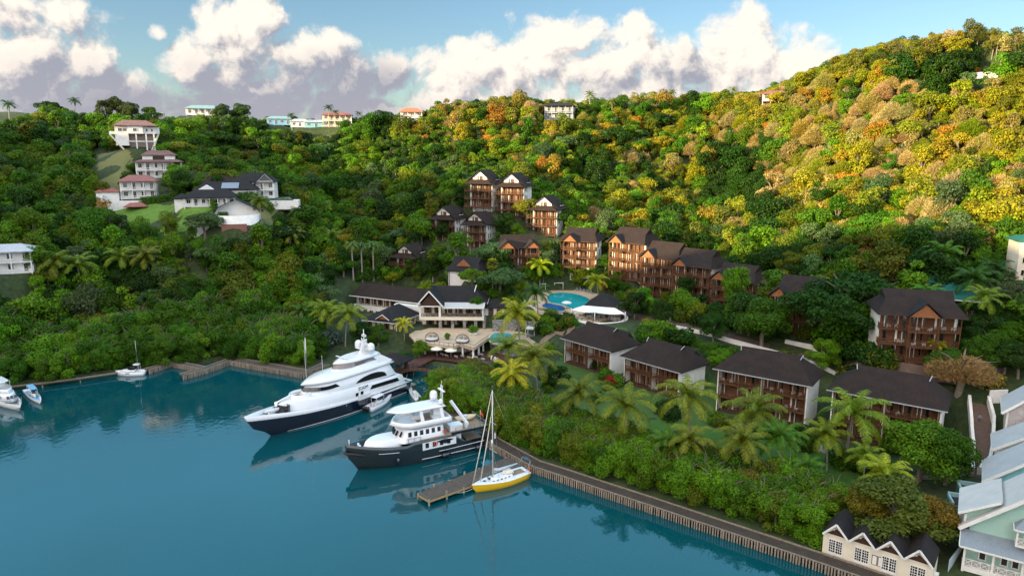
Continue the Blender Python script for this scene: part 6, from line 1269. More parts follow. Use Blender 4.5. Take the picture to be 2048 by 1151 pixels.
def pool_bar():
    c = P(1200, 634, 9.3); t = thing('pool_bar', 'pyramid roofed pool bar with white shade sails on a round white walled platform', 'bar', c, R(-20)); n = 28; r = 8.2; ring = lambda q, z: [(q * math.cos(2 * math.pi * i / n), q * math.sin(2 * math.pi * i / n), z) for i in range(n)]
    b = MB(); b.loft([ring(r, -4), ring(r, .35), ring(r - .35, .35), ring(r - .35, -.1)], cap0=False, cap1=False); b.build('wall', M_WHITE, t); b = MB(); b.loft([ring(r - .36, .0)], cap0=False); b.build('floor', M_TILE, t)
    rl = MB(); rl.rail([(q[0], q[1], .35) for q in ring(r - .2, 0)[15:27]], .7, 9, 1.4, .05, False); rl.build('railing', M_WOODD, t)
    h = 4.6; ro = MB(); ro.add([(-h, -h + 3, 3.6), (h, -h + 3, 3.6), (h, h + 3, 3.6), (-h, h + 3, 3.6), (0, 3, 7.0)], [(0, 1, 4), (1, 2, 4), (2, 3, 4), (3, 0, 4), (0, 3, 2, 1)]); ro.build('roof', M_SHINGD, t)
    posts(t, (-h + .5, h - .5), -h + 3.5, 0, 3.6, M_WOOD, .3); posts(t, (-h + .5, h - .5), h + 2.5, 0, 3.6, M_WOOD, .3)
    for s, q in (((-h, -1.6), ((-h - 3.2, -3.6, 2.5), (0, -6.8, 2.9))), ((h, -1.6), ((0, -6.8, 2.9), (h + 3.4, -3.2, 2.4)))):
        m = MB(); k = 8; g = []
        a, b_, c_, d = Vector((-h if s[0] < 0 else 0, -1.7, 3.55)), Vector((0 if s[0] < 0 else h, -1.7, 3.55)), Vector(q[1]), Vector(q[0])
        for i in range(k + 1):
            for j in range(k + 1): u, v = i / k, j / k; p = (a * (1 - u) + b_ * u) * (1 - v) + (d * (1 - u) + c_ * u) * v; p.z -= .55 * math.sin(math.pi * u) * v; p.y += .8 * math.sin(math.pi * u) * v * v; g.append(p)
        m.add(g, [(i * (k + 1) + j, (i + 1) * (k + 1) + j, (i + 1) * (k + 1) + j + 1, i * (k + 1) + j + 1) for i in range(k) for j in range(k)], True); m.build('shade_sail', mat('white_canvas', (.7, .68, .64)), t)
    for x, y in ((0, -6.9), (h + 3.4, -3.3), (-h - 3.2, -3.7)): q = MB(); q.cyl(x, y, 0, 3.0, .12, 8); q.build('mast', M_WHITE, t)
    q = MB(); q.box(-2.6, 2.8, .2, 1.2, 0, 1.15); q.build('counter', mat('grey_counter', (.36, .38, .40), (.3, .32, .34)), t); q = MB(); q.box(-3.2, 3.4, 4.2, 5.4, 0, 2.4); q.build('back_bar', M_WOODD, t)
    daybed(c + Vector((3.8, -4.8, 0)), R(160), 'open domed wicker daybed on the round pool bar platform', 1.7)
    for x, y in ((-1.6, -.9), (.2, -1.0), (1.8, -.9), (-3.6, -2.4), (-2.2, -4.6), (1.6, -4.4)): planter(c + Vector((x, y, 0)), f'grey green potted plant at the {"left" if x < 0 else "right"} end of the pool bar counter', .5, .4) if x in (-1.6, 1.8) else deck_chair(c + Vector((x, y, 0)), x)
pool_bar()
# ------------------------------------------------------------------ white villas on the left slope, houses along the ridge
M_OLDR = coursed('mauve_roof_tiles', (.15, .085, .080), (.24, .13, .12), 'X', 4.0, .8, .7, .5)
def stilt_house():
    loc, yaw = SITES['H1']; t = thing('villa', 'white house on tall concrete stilts with a mauve roof, high on the left slope', 'house', loc, yaw); b = MB(); z = 5.2
    b.box(-7.5, -2.5, .8, 9, z - 5, z + 3.2); b.box(-2.49, 3.2, -.2, 9, z, z + 3.4); b.box(3.21, 8.2, 1.0, 9, z, z + 3.0); b.box(-9.6, -7.51, .8, 3, z - .3, z + .9); b.box(8.21, 9.4, 2.0, 4.5, z, z + 2.6); b.build('wall', M_WHITE, t)
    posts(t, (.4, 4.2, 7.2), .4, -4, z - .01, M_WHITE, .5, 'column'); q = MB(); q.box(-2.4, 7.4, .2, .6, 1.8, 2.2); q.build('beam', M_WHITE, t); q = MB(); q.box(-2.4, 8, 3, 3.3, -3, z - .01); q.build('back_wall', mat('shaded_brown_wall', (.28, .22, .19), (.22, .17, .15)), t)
    for x, y in ((-5.5, .8), (-3.6, .8), (.2, -.2)): window(t, x, y, z + 1, 1.5, 1.3, M_WHITE, 1)
    for x in (4.6, 6.6): window(t, x, 1.0, z + .9, .8, 1.3, M_WHITE, 0)
    r = MB(); hip(r, -8, 9, -.8, 9.6, z + 3.42, 2.4, 3.5, 4.5); r.build('roof', M_OLDR, t); q = MB(); q.bar((-9.6, .9, z - .1), (-4.6, .6, -1.6), .9, .5); q.bar((8.8, 2.6, z), (5.8, .6, -2.5), .9, .5); q.build('stair', mat('cream_render', (.66, .58, .44)), t)
stilt_house()
v = villa('H2', 'grey white three-storey house with columned balconies above a bare slope', 17, 8, 2, 3.3, M_OLDR, None, 0, 1.3, 5, 1.8, wins=6)
q = MB(); q.box(-6, 6, 2.6, 8, 6.61, 9.3); w_ = q.build('upper_floor', M_WHITE, v); q = MB(); hip(q, -6.7, 6.7, 2, 8.6, 9.3, 1.9, 3, 3); q.build('roof', M_OLDR, w_); q = MB(); q.box(-2.2, 2.2, 2.55, 2.599, 6.9, 9.0); q.build('recess', M_GLASS, w_)
loc, yaw = SITES['H2']; gwall('long cream retaining wall in front of the grey white three-storey house', [lpt('H2', x, -3.5) for x in (3, 12, 22)], 1.0, .5, M_CREAM)
v = villa('H3', 'white house with a coral red roof and two open balconies', 12, 8, 2, 3.2, M_REDR, None, 0, 2.2, 3, 1.6, wins=4)
q = MB(); q.box(-14, -6.5, -1, 4, -3, 2.6); q.box(-12, 14, -5.5, -4.8, -5, -.6); q.box(-12, -11.3, -4.79, -.9, -5, 1.5); w_ = q.build('terrace_wall', M_WHITE, v); q = MB(); hip(q, -14.5, -6.1, -1.6, 4.6, 2.6, 1.4, 2.5, 2.5); q.build('roof', M_REDR, w_); q = MB(); hip(q, -4, 4, -10.5, -5.6, -2.5, 1.3, 2, 2); q.build('porch_roof', M_REDR, v)
v = villa('H4', 'white two-storey villa with a dark roof, solar panels and a columned veranda', 17, 9, 1, 3.0, M_SHINGD, None, .3, 2.6, 6, 1.7, wins=7)
q = MB(); q.box(-12, -8.51, 1.7, 8, -2, 3.0); q.box(-6, 15, 8, 16, -1, 5.6); q.box(-2, 9, -.5, 6, -4.5, -.35); w_ = q.build('rear_wall', M_WHITE, v); q = MB(); hip(q, -7, 16, 7, 17, 5.6, 2.8, 4, 4); hip(q, -12.6, -7, 1, 8.6, 3.0, 1.6, 2.5, 2.5); ro = q.build('rear_roof', M_SHINGD, w_)
q = MB(); slab(q, (3, 7.6, 6.05), (9, 7.6, 6.05), (9, 11, 7.95), (3, 11, 7.95), .1); q.build('solar_panel', mat('solar_glass', (.16, .19, .24), (.22, .25, .30), .2), ro); q = MB(); q.prism([(-5, 5.6), (1, 5.6), (-2, 7.4)], 'y', 6.7, 9); q.build('gable', M_WHITE, ro)
for x in (9.5, 11.5, 13.5): window(w_, x, 8, 3.2, 1.4, 1.5, M_WHITE, 1)
for x, m_ in ((0, M_WHITE), (3.5, M_WHITE), (7, M_BLUE)): window(v, x, -.5, -3.2, 2.6, 2.2, m_, 2)
v = villa('H5', 'white villa with a dark blue grey roof and a white framed glazed gable', 15, 9, 2, 3.1, M_SHINGD, None, 0, 3.0, 4, 1.6, wins=5)
q = MB(); q.box(-19, -7.51, 2, 9, -1, 5.8); w_ = q.build('side_wing', M_CREAM, v); q = MB(); hip(q, -20, -5, 1, 10, 5.8, 2.6, 4, 3); q.build('roof', M_SHING, w_); window(w_, -12, 2, 3, 2, 1.6, M_WOODD, 1); window(w_, -16, 2, 3.4, 1.2, 1.0, M_WHITE, 1)
q = MB(); q.prism([(2.0, 6.3), (7.2, 6.3), (4.6, 8.8)], 'y', -.9, -.7); g_ = q.build('gable', M_GLASS, v); q = MB(); q.bar((1.5, -.98, 6.1), (4.6, -.98, 9.1), .15, .3); q.bar((4.6, -.98, 9.1), (7.7, -.98, 6.1), .15, .3); q.bar((2, -.98, 6.3), (7.2, -.98, 6.3), .12, .25); q.build('bargeboard', M_WHITE, g_); q = MB()
for s in (-1, 1): slab(q, (4.6 + s * 3.2, -1.2, 6.05), (4.6 + s * 3.2, 3, 6.05), (4.6, 4.5, 9.15), (4.6, -1.2, 9.15), .12)
q.build('bay_roof', M_SHINGD, v); q = MB(); q.box(3, 17, -6, -1, -4, -.6); pd = q.build('pool_terrace', M_WHITE, v); q = MB(); q.box(4, 15, -6.1, -3, -.59, -.45); q.build('pool_water', glass('blue_pool_water', (.03, .12, .3)), pd)
def round_villa():
    loc, yaw = SITES['H6']; t = thing('pool_house', 'low white round walled pool house with a curved dark roof below the villas', 'house', loc, yaw); n = 16; arc = lambda r, z, a0=180, a1=360: [(r * math.cos(R(a0 + (a1 - a0) * i / n)), r * .8 * math.sin(R(a0 + (a1 - a0) * i / n)), z) for i in range(n + 1)]
    b = MB(); b.loft([arc(8, -5), arc(8, 2.0), arc(7.6, 2.0), arc(7.6, 1.2)], closed=False, cap0=False, cap1=False); b.box(-8, 8, .0, 6, -5, 1.2); b.add(arc(7.6, 1.2), [tuple(range(n + 1))]); b.box(-14, -8.01, -3, 3, -6, .6); b.build('wall', M_WHITE, t)
    b = MB(); b.loft([arc(6.5, 1.3), arc(.5, 1.3)], closed=False, cap0=False, cap1=False); b.build('pool_water', glass('blue_pool_water', (.03, .12, .3)), t)
    b = MB(); b.prism([(-8, 1.21), (8, 1.21), (6, 4.0), (0, 6.6), (-6, 4.0)], 'y', 5.6, 6.0); b.build('back_wall', M_WHITE, t); b = MB()
    for s in (-1, 1): slab(b, (s * 9, 1, 2.6), (s * 9, 8, 2.6), (0, 8, 6.9), (0, 3.6, 6.9), .2)
    b.build('roof', M_SHINGD, t); b = MB(); b.box(-3.5, 4.5, -6.7, -6.0, -3.4, -.8); b.build('door', mat('brown_door_row', (.24, .10, .08), (.18, .08, .06)), t)
round_villa()
villa('H7', 'white house with a pale metal roof cut by the left edge of the photo', 15, 9, 2, 3.1, M_GREYR, None, 0, 1.8, 3, 1.4, wins=4)
HZ = 'houses along the skyline ridge'
villa('S1', 'long white house with a teal roof beside the big dark tree on the left ridge', 16, 8, 1, 3.4, M_TEALR, None, .6, 1.8, 5, 1.5, group=HZ, wins=5)
villa('S2', 'low blue house with a pale blue roof on the ridge', 12, 7, 1, 3.0, M_TEALR, M_BLUE, .3, 1.4, 3, 0, group=HZ, wins=4); villa('S3', 'small white house between the blue house and the teal shed on the ridge', 9, 6, 1, 2.8, M_GREYR, None, .2, 1.3, 3, 0, group=HZ, wins=3)
villa('S4', 'low turquoise house next to the long red roofed house on the ridge', 11, 6, 1, 2.7, M_GREYR, mat('turquoise_paint', (.22, .46, .50), (.18, .40, .44)), .2, 1.2, 3, 0, group=HZ, wins=3); villa('S5', 'two-storey cream house with a red roof beside the twin palms on the ridge', 15, 8, 2, 2.9, M_REDR, M_CREAM, .2, 1.8, 5, 1.5, group=HZ, wins=5)
villa('S6', 'white house with an orange red roof left of the tall sunlit trees', 11, 8, 2, 2.8, coursed('orange_roof_sheets', (.46, .13, .06), (.55, .19, .09), 'X', 4.0, .6, .8, .4), M_WHITE, .3, 2.2, 3, 1.4, group=HZ, wins=3)
villa('S7', 'grey roofed house with pale balconies among the sunlit trees on the ridge', 14, 9, 2, 3.3, M_SHINGD, mat('pale_grey_render', (.24, .27, .30), (.20, .23, .26)), 1, 1.6, 4, 1.6, group=HZ, wins=4)
villa('S8', 'small cream house with a pinkish roof in the trees under the tall hill', 11, 8, 1, 3.2, M_REDR, M_CREAM, 1.2, 1.5, 3, 1.4, group=HZ, wins=3)
gwall('low white wall in the dark trees high on the right hill', [lpt('S9', x, 0) for x in (-9, 0, 9)], 2.2, .4)
b = MB(); b.box(-5, 5, 0, 4, 2.6, 2.8); loc = hit(307, 236, 0); t = thing('market_shed', 'open market shed with a flat pale roof on the left ridge', 'shed', loc, R(15)); b.build('roof', M_GREYR, t); posts(t, (-4.8, 0, 4.8), .2, -1, 2.6, M_WOODD); posts(t, (-4.8, 0, 4.8), 3.8, -1, 2.6, M_WOODD)
b = MB(); fl = hit(285, 243, 0); t = thing('timber_fence', 'brown timber platform fence on the ridge under the market shed', 'fence', fl, R(15)); b.rail([(-1, 0, -.5), (18, 0, -.5)], 1.8, 1.1, 2.2, .12); b.build('rails', mat('tan_timber', (.30, .20, .12), (.22, .15, .09)), t)
# ------------------------------------------------------------------ boathouse, turquoise houses, sheds
def boathouse():
    a, b = P(1644, 1101, 1.3), P(1862, 1174, 1.3); yaw = math.atan2(b.y - a.y, b.x - a.x); L = (b - a).length; w = L / 4; t = thing('boathouse', 'cream waterfront boathouse with four little gables beside the boardwalk', 'building', a, yaw); D_ = 4.6; eh = 3.0; ap = 1.75
    q = MB(); q.box(0, L, 0, D_, -1.5, eh); q.build('wall', M_CREAM, t)
    for i in range(4):
        x = i * w; dz = 0.0
        g = MB(); g.prism([(x + .05, eh + .003), (x + w - .05, eh + .003), (x + w / 2, eh + ap)], 'y', .02, .14); gb = g.build('gable', M_CREAM, t); g = MB(); g.prism([(x + .45, eh + .02), (x + w - .45, eh + .02), (x + w / 2, eh + ap * .56)], 'y', -.05, .018); g.build('vent_panel', M_WOODD, gb)
        for s, m in ((-1, M_SHING), (1, M_SHINGD)):
            r = MB(); slab(r, (x + w / 2, -.55, eh + ap + .1), (x + w / 2, D_ + .3, eh + ap + .1), (x + w / 2 + s * (w / 2 + .02), D_ + .3, eh - .02), (x + w / 2 + s * (w / 2 + .02), -.55, eh - .02), .12); r.build('roof', m, t)
        r = MB()
        for s in (-1, 1): r.bar((x + w / 2 + s * (w / 2), -.6, eh - .02), (x + w / 2, -.6, eh + ap + .12), .1, .24)
        r.build('bargeboard', M_WHITE, t)
        c = x + w * .5; d = MB(); hw = .82
        for u0, u1, z0, z1 in ((-hw - .12, -hw, -.0, 2.35), (hw, hw + .12, 0, 2.35), (-hw, hw, 2.23, 2.35), (-.06, .06, 0, 2.23)): d.box(c + u0, c + u1, -.1, -.003, z0, z1)
        for u in (-hw, .06): d.box(c + u, c + u + .76, -.06, -.003, 0, .35)
        for u in (-.62, -.38, .31, .55): d.box(c + u, c + u + .05, -.075, -.004, .35, 2.23)
        for k in range(5): d.box(c - hw, c - .06, -.07, -.004, .35 + k * .38, .4 + k * .38); d.box(c + .06, c + hw, -.07, -.004, .35 + k * .38, .4 + k * .38)
        dd = d.build('french_door', M_WHITE, t); p = MB(); p.box(c - hw, c - .06, -.03, -.002, .35, 2.23); p.box(c + .06, c + hw, -.03, -.002, .35, 2.23); p.build('pane', M_GLASS, dd)
        lm = MB(); lm.ball(c - .3, -.35, eh + .95, .11, n=8, m=6); lm.bar((c - .3, -.05, eh + 1.1), (c - .3, -.35, eh + 1.06), .03, .03); lm.build('lantern', M_WHITE, t)
    for x in (w * 1.98, w * 2.2): s = MB(); s.box(x - .34, x + .34, -.05, -.003, .55, 1.95); sb = s.build('notice_board', M_WOODD, t); s = MB(); s.box(x - .26, x + .26, -.07, -.051, .63, 1.87); s.build('sheet', M_WHITE, sb)
    s = MB(); s.box(L + .003, L + .5, 1.6, 2.4, .4, 1.1); s.build('air_unit', M_WHITE, t)
boathouse()
M_TURQ = coursed('turquoise_boards', (.36, .58, .50), (.43, .64, .56), 'Z', 8.0, .7, .82, .5); M_TURQB = coursed('blue_green_boards', (.22, .50, .54), (.28, .56, .60), 'Z', 8.0, .7, .82, .5)
M_SEAM = coursed('standing_seam_metal', (.24, .29, .34), (.33, .38, .43), 'X', 4.5, .45, .55, .6, metal=.2); M_LROOF = mat('light_grey_roofing', (.40, .40, .39), (.48, .47, .46), .8, .6); M_SLAT = coursed('grey_roof_courses', (.38, .40, .42), (.48, .50, .52), 'Z', 6.0, .6, .7, .4)
def xrail(mb, a, b, h=1.0):
    a = Vector(a); b = Vector(b); L = (b - a).length; n = max(1, round(L / .95)); u = Vector((0, 0, 1)); mb.bar(a + u * h, b + u * h, .1, .08); mb.bar(a + u * .1, b + u * .1, .08, .07)
    for i in range(n):
        p, q = a + (b - a) * (i / n), a + (b - a) * ((i + 1) / n); mb.bar(p + u * .12, q + u * (h - .04), .05, .06); mb.bar(p + u * (h - .04), q + u * .12, .05, .06); mb.bar(p, p + u * h, .08, .08)
def turquoise_house():
    o = PY(1928, 1092, 82.4); o.z = 1.2; z0 = o.z; yaw = R(-34); t = thing('turquoise_house', 'turquoise boarded house with white cross-braced porch railings at the bottom right corner', 'house', o, yaw); W, D_ = 14.5, 10; pf = 2.2
    q = MB(); q.box(.4, W, pf, D_, -1, 5.9); q.prism([(.4, 5.9), (W, 5.9), (W / 2, 12.4)], 'y', pf, D_); q.build('wall', M_TURQ, t)
    for s, m in ((-1, M_LROOF), (1, M_LROOF)): r = MB(); slab(r, (W / 2, pf - .7, 12.75), (W / 2, D_ + .4, 12.75), (W / 2 + s * (W / 2 + .7), D_ + .4, 5.6), (W / 2 + s * (W / 2 + .7), pf - .7, 5.6), .16); r.build('roof', m, t)
    r = MB()
    for s in (-1, 1): r.bar((W / 2 + s * (W / 2 + .8), pf - .78, 5.55), (W / 2, pf - .78, 12.85), .14, .45); r.bar((W / 2 + s * (W / 2 + .78), pf - .7, 5.6), (W / 2 + s * (W / 2 + .78), D_ + .4, 5.6), .14, .3)
    r.build('bargeboard', M_WHITE, t)
    d = MB(); d.prism([(-.2, 5.4), (3.0, 5.4), (3.0, 9.6), (-.2, 7.7)], 'y', 2.8, D_ - .2); dm = d.build('side_dormer', M_TURQ, t); d = MB(); slab(d, (-1.0, 2.2, 7.4), (-1.0, D_ + .4, 7.4), (3.6, D_ + .4, 10.2), (3.6, 2.2, 10.2), .16); d.build('roof', M_LROOF, dm); d = MB(); d.bar((-1.05, 2.12, 7.4), (3.4, 2.12, 10.15), .1, .3); d.bar((-1.05, 2.2, 7.35), (-1.05, D_ + .4, 7.35), .1, .3); d.box(-.35, -.05, 2.6, 2.85, 5.5, 7.3); d.build('fascia', M_WHITE, dm)
    p = MB(); slab(p, (-.5, -.5, 4.1), (W, -.5, 4.1), (W, pf + .05, 5.35), (-.5, pf + .05, 5.35), .1); pr = p.build('porch_roof', M_SEAM, t); p = MB(); p.bar((-.5, -.55, 4.05), (W, -.55, 4.05), .1, .25); p.bar((-.55, -.5, 4.05), (-.55, pf, 5.3), .1, .2); p.build('fascia', M_WHITE, pr)
    p = MB(); p.box(0, W, 0, pf, 1.0, 1.2); p.box(0, W, -.06, -.001, .5, 1.22); fl = p.build('porch_floor', M_WHITE, t); posts(t, [.15, 3.3, 6.4, 9.5], .15, -1, 4.0, M_WHITE, .26)
    r = MB(); xrail(r, (.15, .12, 1.2), (9.5, .12, 1.2)); xrail(r, (.15, .12, 1.2), (.15, pf, 1.2)); r.build('railing', M_WHITE, t)
    for x in (2.2, 4.6, 5.8, 8.2): window(t, x, pf, 1.5, .9, 1.9, M_WHITE, 0, '-y', .14)
    p = MB(); slab(p, (5.0, .2, 7.9), (12, .2, 7.9), (11, pf + .1, 9.0), (6.2, pf + .1, 9.0), .1); p.add([(5.0, .2, 7.9), (5.0, pf + .1, 7.9), (6.2, pf + .1, 9.0)], [(0, 1, 2)]); ur = p.build('balcony_roof', M_SEAM, t); p = MB(); p.bar((5.0, .14, 7.85), (12, .14, 7.85), .1, .22); p.bar((4.95, .2, 7.85), (4.95, pf, 7.85), .1, .22); p.build('fascia', M_WHITE, ur)
    p = MB(); p.box(5.3, 11.8, .4, pf - .003, 5.5, 5.7); ub = p.build('balcony', M_WHITE, t); r = MB(); xrail(r, (5.4, .5, 5.7), (11.7, .5, 5.7)); xrail(r, (5.4, .5, 5.7), (5.4, pf, 5.7)); r.build('railing', M_WHITE, ub); posts(ub, (5.4, 7.5, 9.6), .5, 5.7, 7.9, M_WHITE, .18)
    for x in (6.6, 8.4): window(t, x, pf, 5.9, .9, 1.7, M_WHITE, 0, '-y', .14)
turquoise_house()
def gable_house(label, pxl, Y, base, yaw, W, D_, eave, apex, wallm, roofm, name='gable_house'):
    o = PY(*pxl, Y); z = o.z; o.z = base; E_ = z - base; t = thing(name, label, 'house', o, yaw); A = E_ + apex; q = MB(); q.box(.4, W, .6, D_, -2, E_); q.prism([(.4, E_), (W, E_), (W / 2 + .2, A)], 'y', .6, D_); q.build('wall', wallm, t)
    for s in (-1, 1): r = MB(); slab(r, (W / 2, 0, A + .25), (W / 2, D_, A + .25), (W / 2 + s * (W / 2 + .4), D_, E_ - .25), (W / 2 + s * (W / 2 + .4), 0, E_ - .25), .15); r.build('roof', roofm, t)
    r = MB()
    for s in (-1, 1): r.bar((W / 2 + s * (W / 2 + .45), -.06, E_ - .28), (W / 2, -.06, A + .3), .12, .4); r.bar((W / 2 + s * (W / 2 + .45), 0, E_ - .25), (W / 2 + s * (W / 2 + .45), D_, E_ - .25), .1, .26)
    r.build('bargeboard', M_WHITE, t); q = MB(); q.box(.3, .6, .35, .595, -1, E_ - .1); q.build('corner_post', M_WHITE, t); window(t, W * .6, .6, E_ - 1.0, 1.2, 1.4, M_WHITE, 1); return t
gable_house('blue green boarded house with a grey coursed roof, directly behind the turquoise porch house', (1972, 962), 96, 2.0, R(-34), 13, 9, 0, 5.5, M_TURQB, M_SLAT)
gable_house('pale grey roofed house third from the bottom right corner, beside the lane parapet', (1990, 898), 104.5, 3.0, R(-34), 12, 8, 0, 4.2, M_WHITE, M_SLAT)
gable_house('weathered white house with a steep end gable beside the lane cross wall', (2010, 824), 112, 5.0, R(-34), 9, 9, 0, 4.2, coursed('weathered_white_boards', (.60, .58, .57), (.40, .32, .31), 'X', 5.0, .8, .7, .8), M_GREYR)
def shed(label, px, Y, w, d, h, yaw):
    o = PY(*px, Y); t = thing('plant_shed', label, 'shed', o, R(yaw)); m = mat('dark_teal_paint', (.025, .12, .125), (.035, .15, .15), .6, .8); q = MB(); q.box(0, w, 0, d, -h, 0); q.build('wall', m, t); q = MB(); q.box(.25, w - .25, .25, d - .25, .003, .05); q.build('roof', M_SHINGD, t); q = MB(); q.box(0, w, d - .2, d, .003, .7); q.box(0, .2, 0, d - .21, .003, .5); q.box(w - .2, w, 0, d - .21, .003, .5); q.build('parapet', mat('pale_teal_paint', (.28, .42, .43), (.20, .34, .36)), t); q = MB(); q.box(w * .3, w * .62, -.05, -.003, -h, -h + 2.0); q.build('door', mat('dark_teal_door', (.015, .07, .08)), t)
shed('dark teal flat roofed plant shed nearest the cream boathouse', (1905, 1010), 93, 3.6, 3.2, 4.0, -20); shed('dark teal shed with a white parapet between the brick lane and the grey roofs', (1924, 985), 98, 4.2, 3.2, 3.4, -20)
a_, b_ = P(1905, 1130, 1.5), P(1934, 1085, 2.0); t = thing('picket_fence', 'pale blue picket fence between the boathouse and the turquoise porch house', 'fence', a_, math.atan2(b_.y - a_.y, b_.x - a_.x)); q = MB(); q.rail([(-2, 0, 0), ((b_ - a_).length, 0, 0)], 1.7, .22, 1.8, .07); q.build('pickets', mat('pale_blue_paint', (.42, .52, .56), (.34, .44, .48)), t)
# green roofed house behind the large lodge, white house at the right edge
def green_house():
    loc, yaw = SITES['E16']; t = thing('green_roof_house', 'dark timber house with a sea green metal roof behind the large red brown lodge', 'house', loc, yaw); q = MB(); q.box(-5, 6, 1.5, 8, -3, 3.8); q.build('wall', M_WOODD, t); r = MB(); hip(r, -6.5, 7.5, -.5, 9.5, 3.8, 2.6, 4, 5); r.build('roof', M_GREENR, t); q = MB(); q.box(-7, -1, 6, 11, 3.9, 6.4); u = q.build('upper_room', M_WHITE, t); r = MB(); hip(r, -7.8, -.2, 5.2, 11.8, 6.4, 1.3, 2.5, 2.5); r.build('roof', M_GREENR, u)
    q = MB(); q.box(-5, 6, 0, 1.49, -.3, 0); q.rail([(-5, .1, 0), (6, .1, 0)], 1, .3, 2, .05); q.build('balcony', M_WOODD, t); posts(t, (-4.8, 0, 5.8), .2, -3, 3.6, M_WOODD); q = MB(); q.bar((-6.5, -.55, 3.7), (7.5, -.55, 3.7), .1, .2); q.build('gutter', M_WHITE, t); window(t, 3, 1.5, .5, 1.4, 1.6, M_BLUE, 1)
green_house()
villa('E17', 'white house with a green roof cut by the right edge', 9, 8, 3, 2.9, M_GREENR, M_CREAM, 0, 1.4, 3, 0, wins=3, name='villa')
q = thing('timber_gate', 'dark brown timber gate screen beside the driveway at the right edge', 'gate', hit(2025, 735), R(-25)); b = MB(); b.box(-4.5, 4.5, -.1, .1, -.5, 3.4); b.build('panel', M_WOODD, q); b = MB(); b.bar((-4.4, -.16, .2), (4.4, -.16, 3.2), .1, .2); b.bar((-4.4, -.16, 3.3), (4.4, -.16, 3.3), .1, .2); b.build('brace', M_WOOD, q)
for px, py, h, l in ((614, 742, 9, 'thin grey mooring pole at the corner of the left boardwalk'), (1840, 690, 6, 'white pole beside the purple flowering bush'), (1198, 395, 10, 'grey utility pole in the trees above the stepped lodges'), (1990, 130, 8, 'bare utility pole on the earth slope near the hilltop'), (488, 366, 9, 'wooden utility pole in the trees left of the glazed gable villa'), (312, 398, 8, 'grey utility pole in front of the coral roofed house'), (1764, 540, 9, 'wooden utility pole with a crossarm above the giant spreading tree')):
    o = hit(px, py); t = thing('utility_pole' if 'utility' in l else 'pole', l, 'pole', o); b = MB(); b.cyl(0, 0, -1, h, .13, 6); b.build('shaft', M_STEEL if 'mooring' in l or 'white' in l else M_PBARK, t); 
    if 'utility' in l: b = MB(); b.bar((-1, 0, h - .5), (1, 0, h - .5), .12, .12); b.build('crossarm', M_PBARK, t)
# ------------------------------------------------------------------ people
def person(loc, rz, label, top, legs, hair, h=1.74, stride=.28):
    t = thing('person', label, 'person', loc, rz); k = h / 1.74
    bones = [((0, 0, .95), None, .145), ((0, .01, 1.18), 0, .135), ((0, .02, 1.42), 1, .15), ((0, .01, 1.53), 2, .06), ((0, -.02, 1.62), 3, .095), ((0, -.02, 1.70), 4, .085),
             ((.19, .02, 1.40), 2, .06), ((.24, -.05, 1.14), 6, .045), ((.22, -.20, .95), 7, .036), ((.22, -.25, .88), 8, .03), ((-.19, .02, 1.40), 2, .06), ((-.24, .10, 1.14), 10, .045), ((-.23, .12, .90), 11, .036), ((-.22, .10, .82), 12, .03),
             ((.10, -.02, .88), 0, .095), ((.10, -stride * .6, .50), 14, .065), ((.10, -stride, .09), 15, .045), ((.10, -stride - .16, .04), 16, .035), ((-.10, .0, .88), 0, .095), ((-.10, .06, .49), 18, .065), ((-.10, stride + .08, .12), 19, .045), ((-.10, stride - .06, .04), 20, .035)]
    me = bpy.data.meshes.new('body'); me.from_pydata([tuple(c * k for c in b[0]) for b in bones], [(b[1], i) for i, b in enumerate(bones) if b[1] is not None], [])
    o = bpy.data.objects.new('body', me); COL.objects.link(o); o.parent = t; me.skin_vertices or o.modifiers.new('skin', 'SKIN')
    if not o.modifiers: o.modifiers.new('skin', 'SKIN')
    if not me.skin_vertices: 
        bm = bmesh.new(); bm.from_mesh(me); bm.verts.layers.skin.verify(); bm.to_mesh(me); bm.free()
    for i, b in enumerate(bones): sv = me.skin_vertices[0].data[i]; sv.radius = (b[2] * k, b[2] * k * .8); sv.use_root = i == 0
    o.modifiers.new('smooth', 'SUBSURF').levels = 1; o.modifiers['smooth'].render_levels = 1
    m, b = newmat('person_look'); tc = b.n('ShaderNodeTexCoord'); sx = b.n('ShaderNodeSeparateXYZ'); b.l(tc.outputs['Object'], sx.inputs[0]); r = b.n('ShaderNodeValToRGB'); r.color_ramp.interpolation = 'CONSTANT'; e = r.color_ramp.elements
    e[0].color = (*legs, 1); e[1].position = .52; e[1].color = (*top, 1); x = e.new(.855); x.color = (.13, .07, .045, 1); mv = b.n('ShaderNodeMath', operation='DIVIDE'); mv.inputs[1].default_value = 1.8 * k; b.l(sx.outputs[2], mv.inputs[0]); b.l(mv.outputs[0], r.inputs[0]); b.l(r.outputs[0], b.b.inputs['Base Color']); me.materials.append(m)
    q = MB(); q.ball(0, .005 * k, 1.69 * k, .105 * k, .115 * k, .10 * k, 10, 6); q.build('hair', mat('dark_hair', (.015, .012, .01), (.02, .016, .012)), t); return t
person(Vector((*P(1642, 903, 2.2)[:2], gz(*P(1642, 903, 2.2)[:2]) + .1)), R(60), 'person in pale blue clothes walking on the garden path under the palms', (.50, .62, .66), (.45, .55, .60), None)
p_ = hit(1958, 846); person(p_ + Vector((0, 0, .1)), R(170), 'person in dark grey clothes walking up the brick lane', (.20, .22, .27), (.05, .06, .08), None)
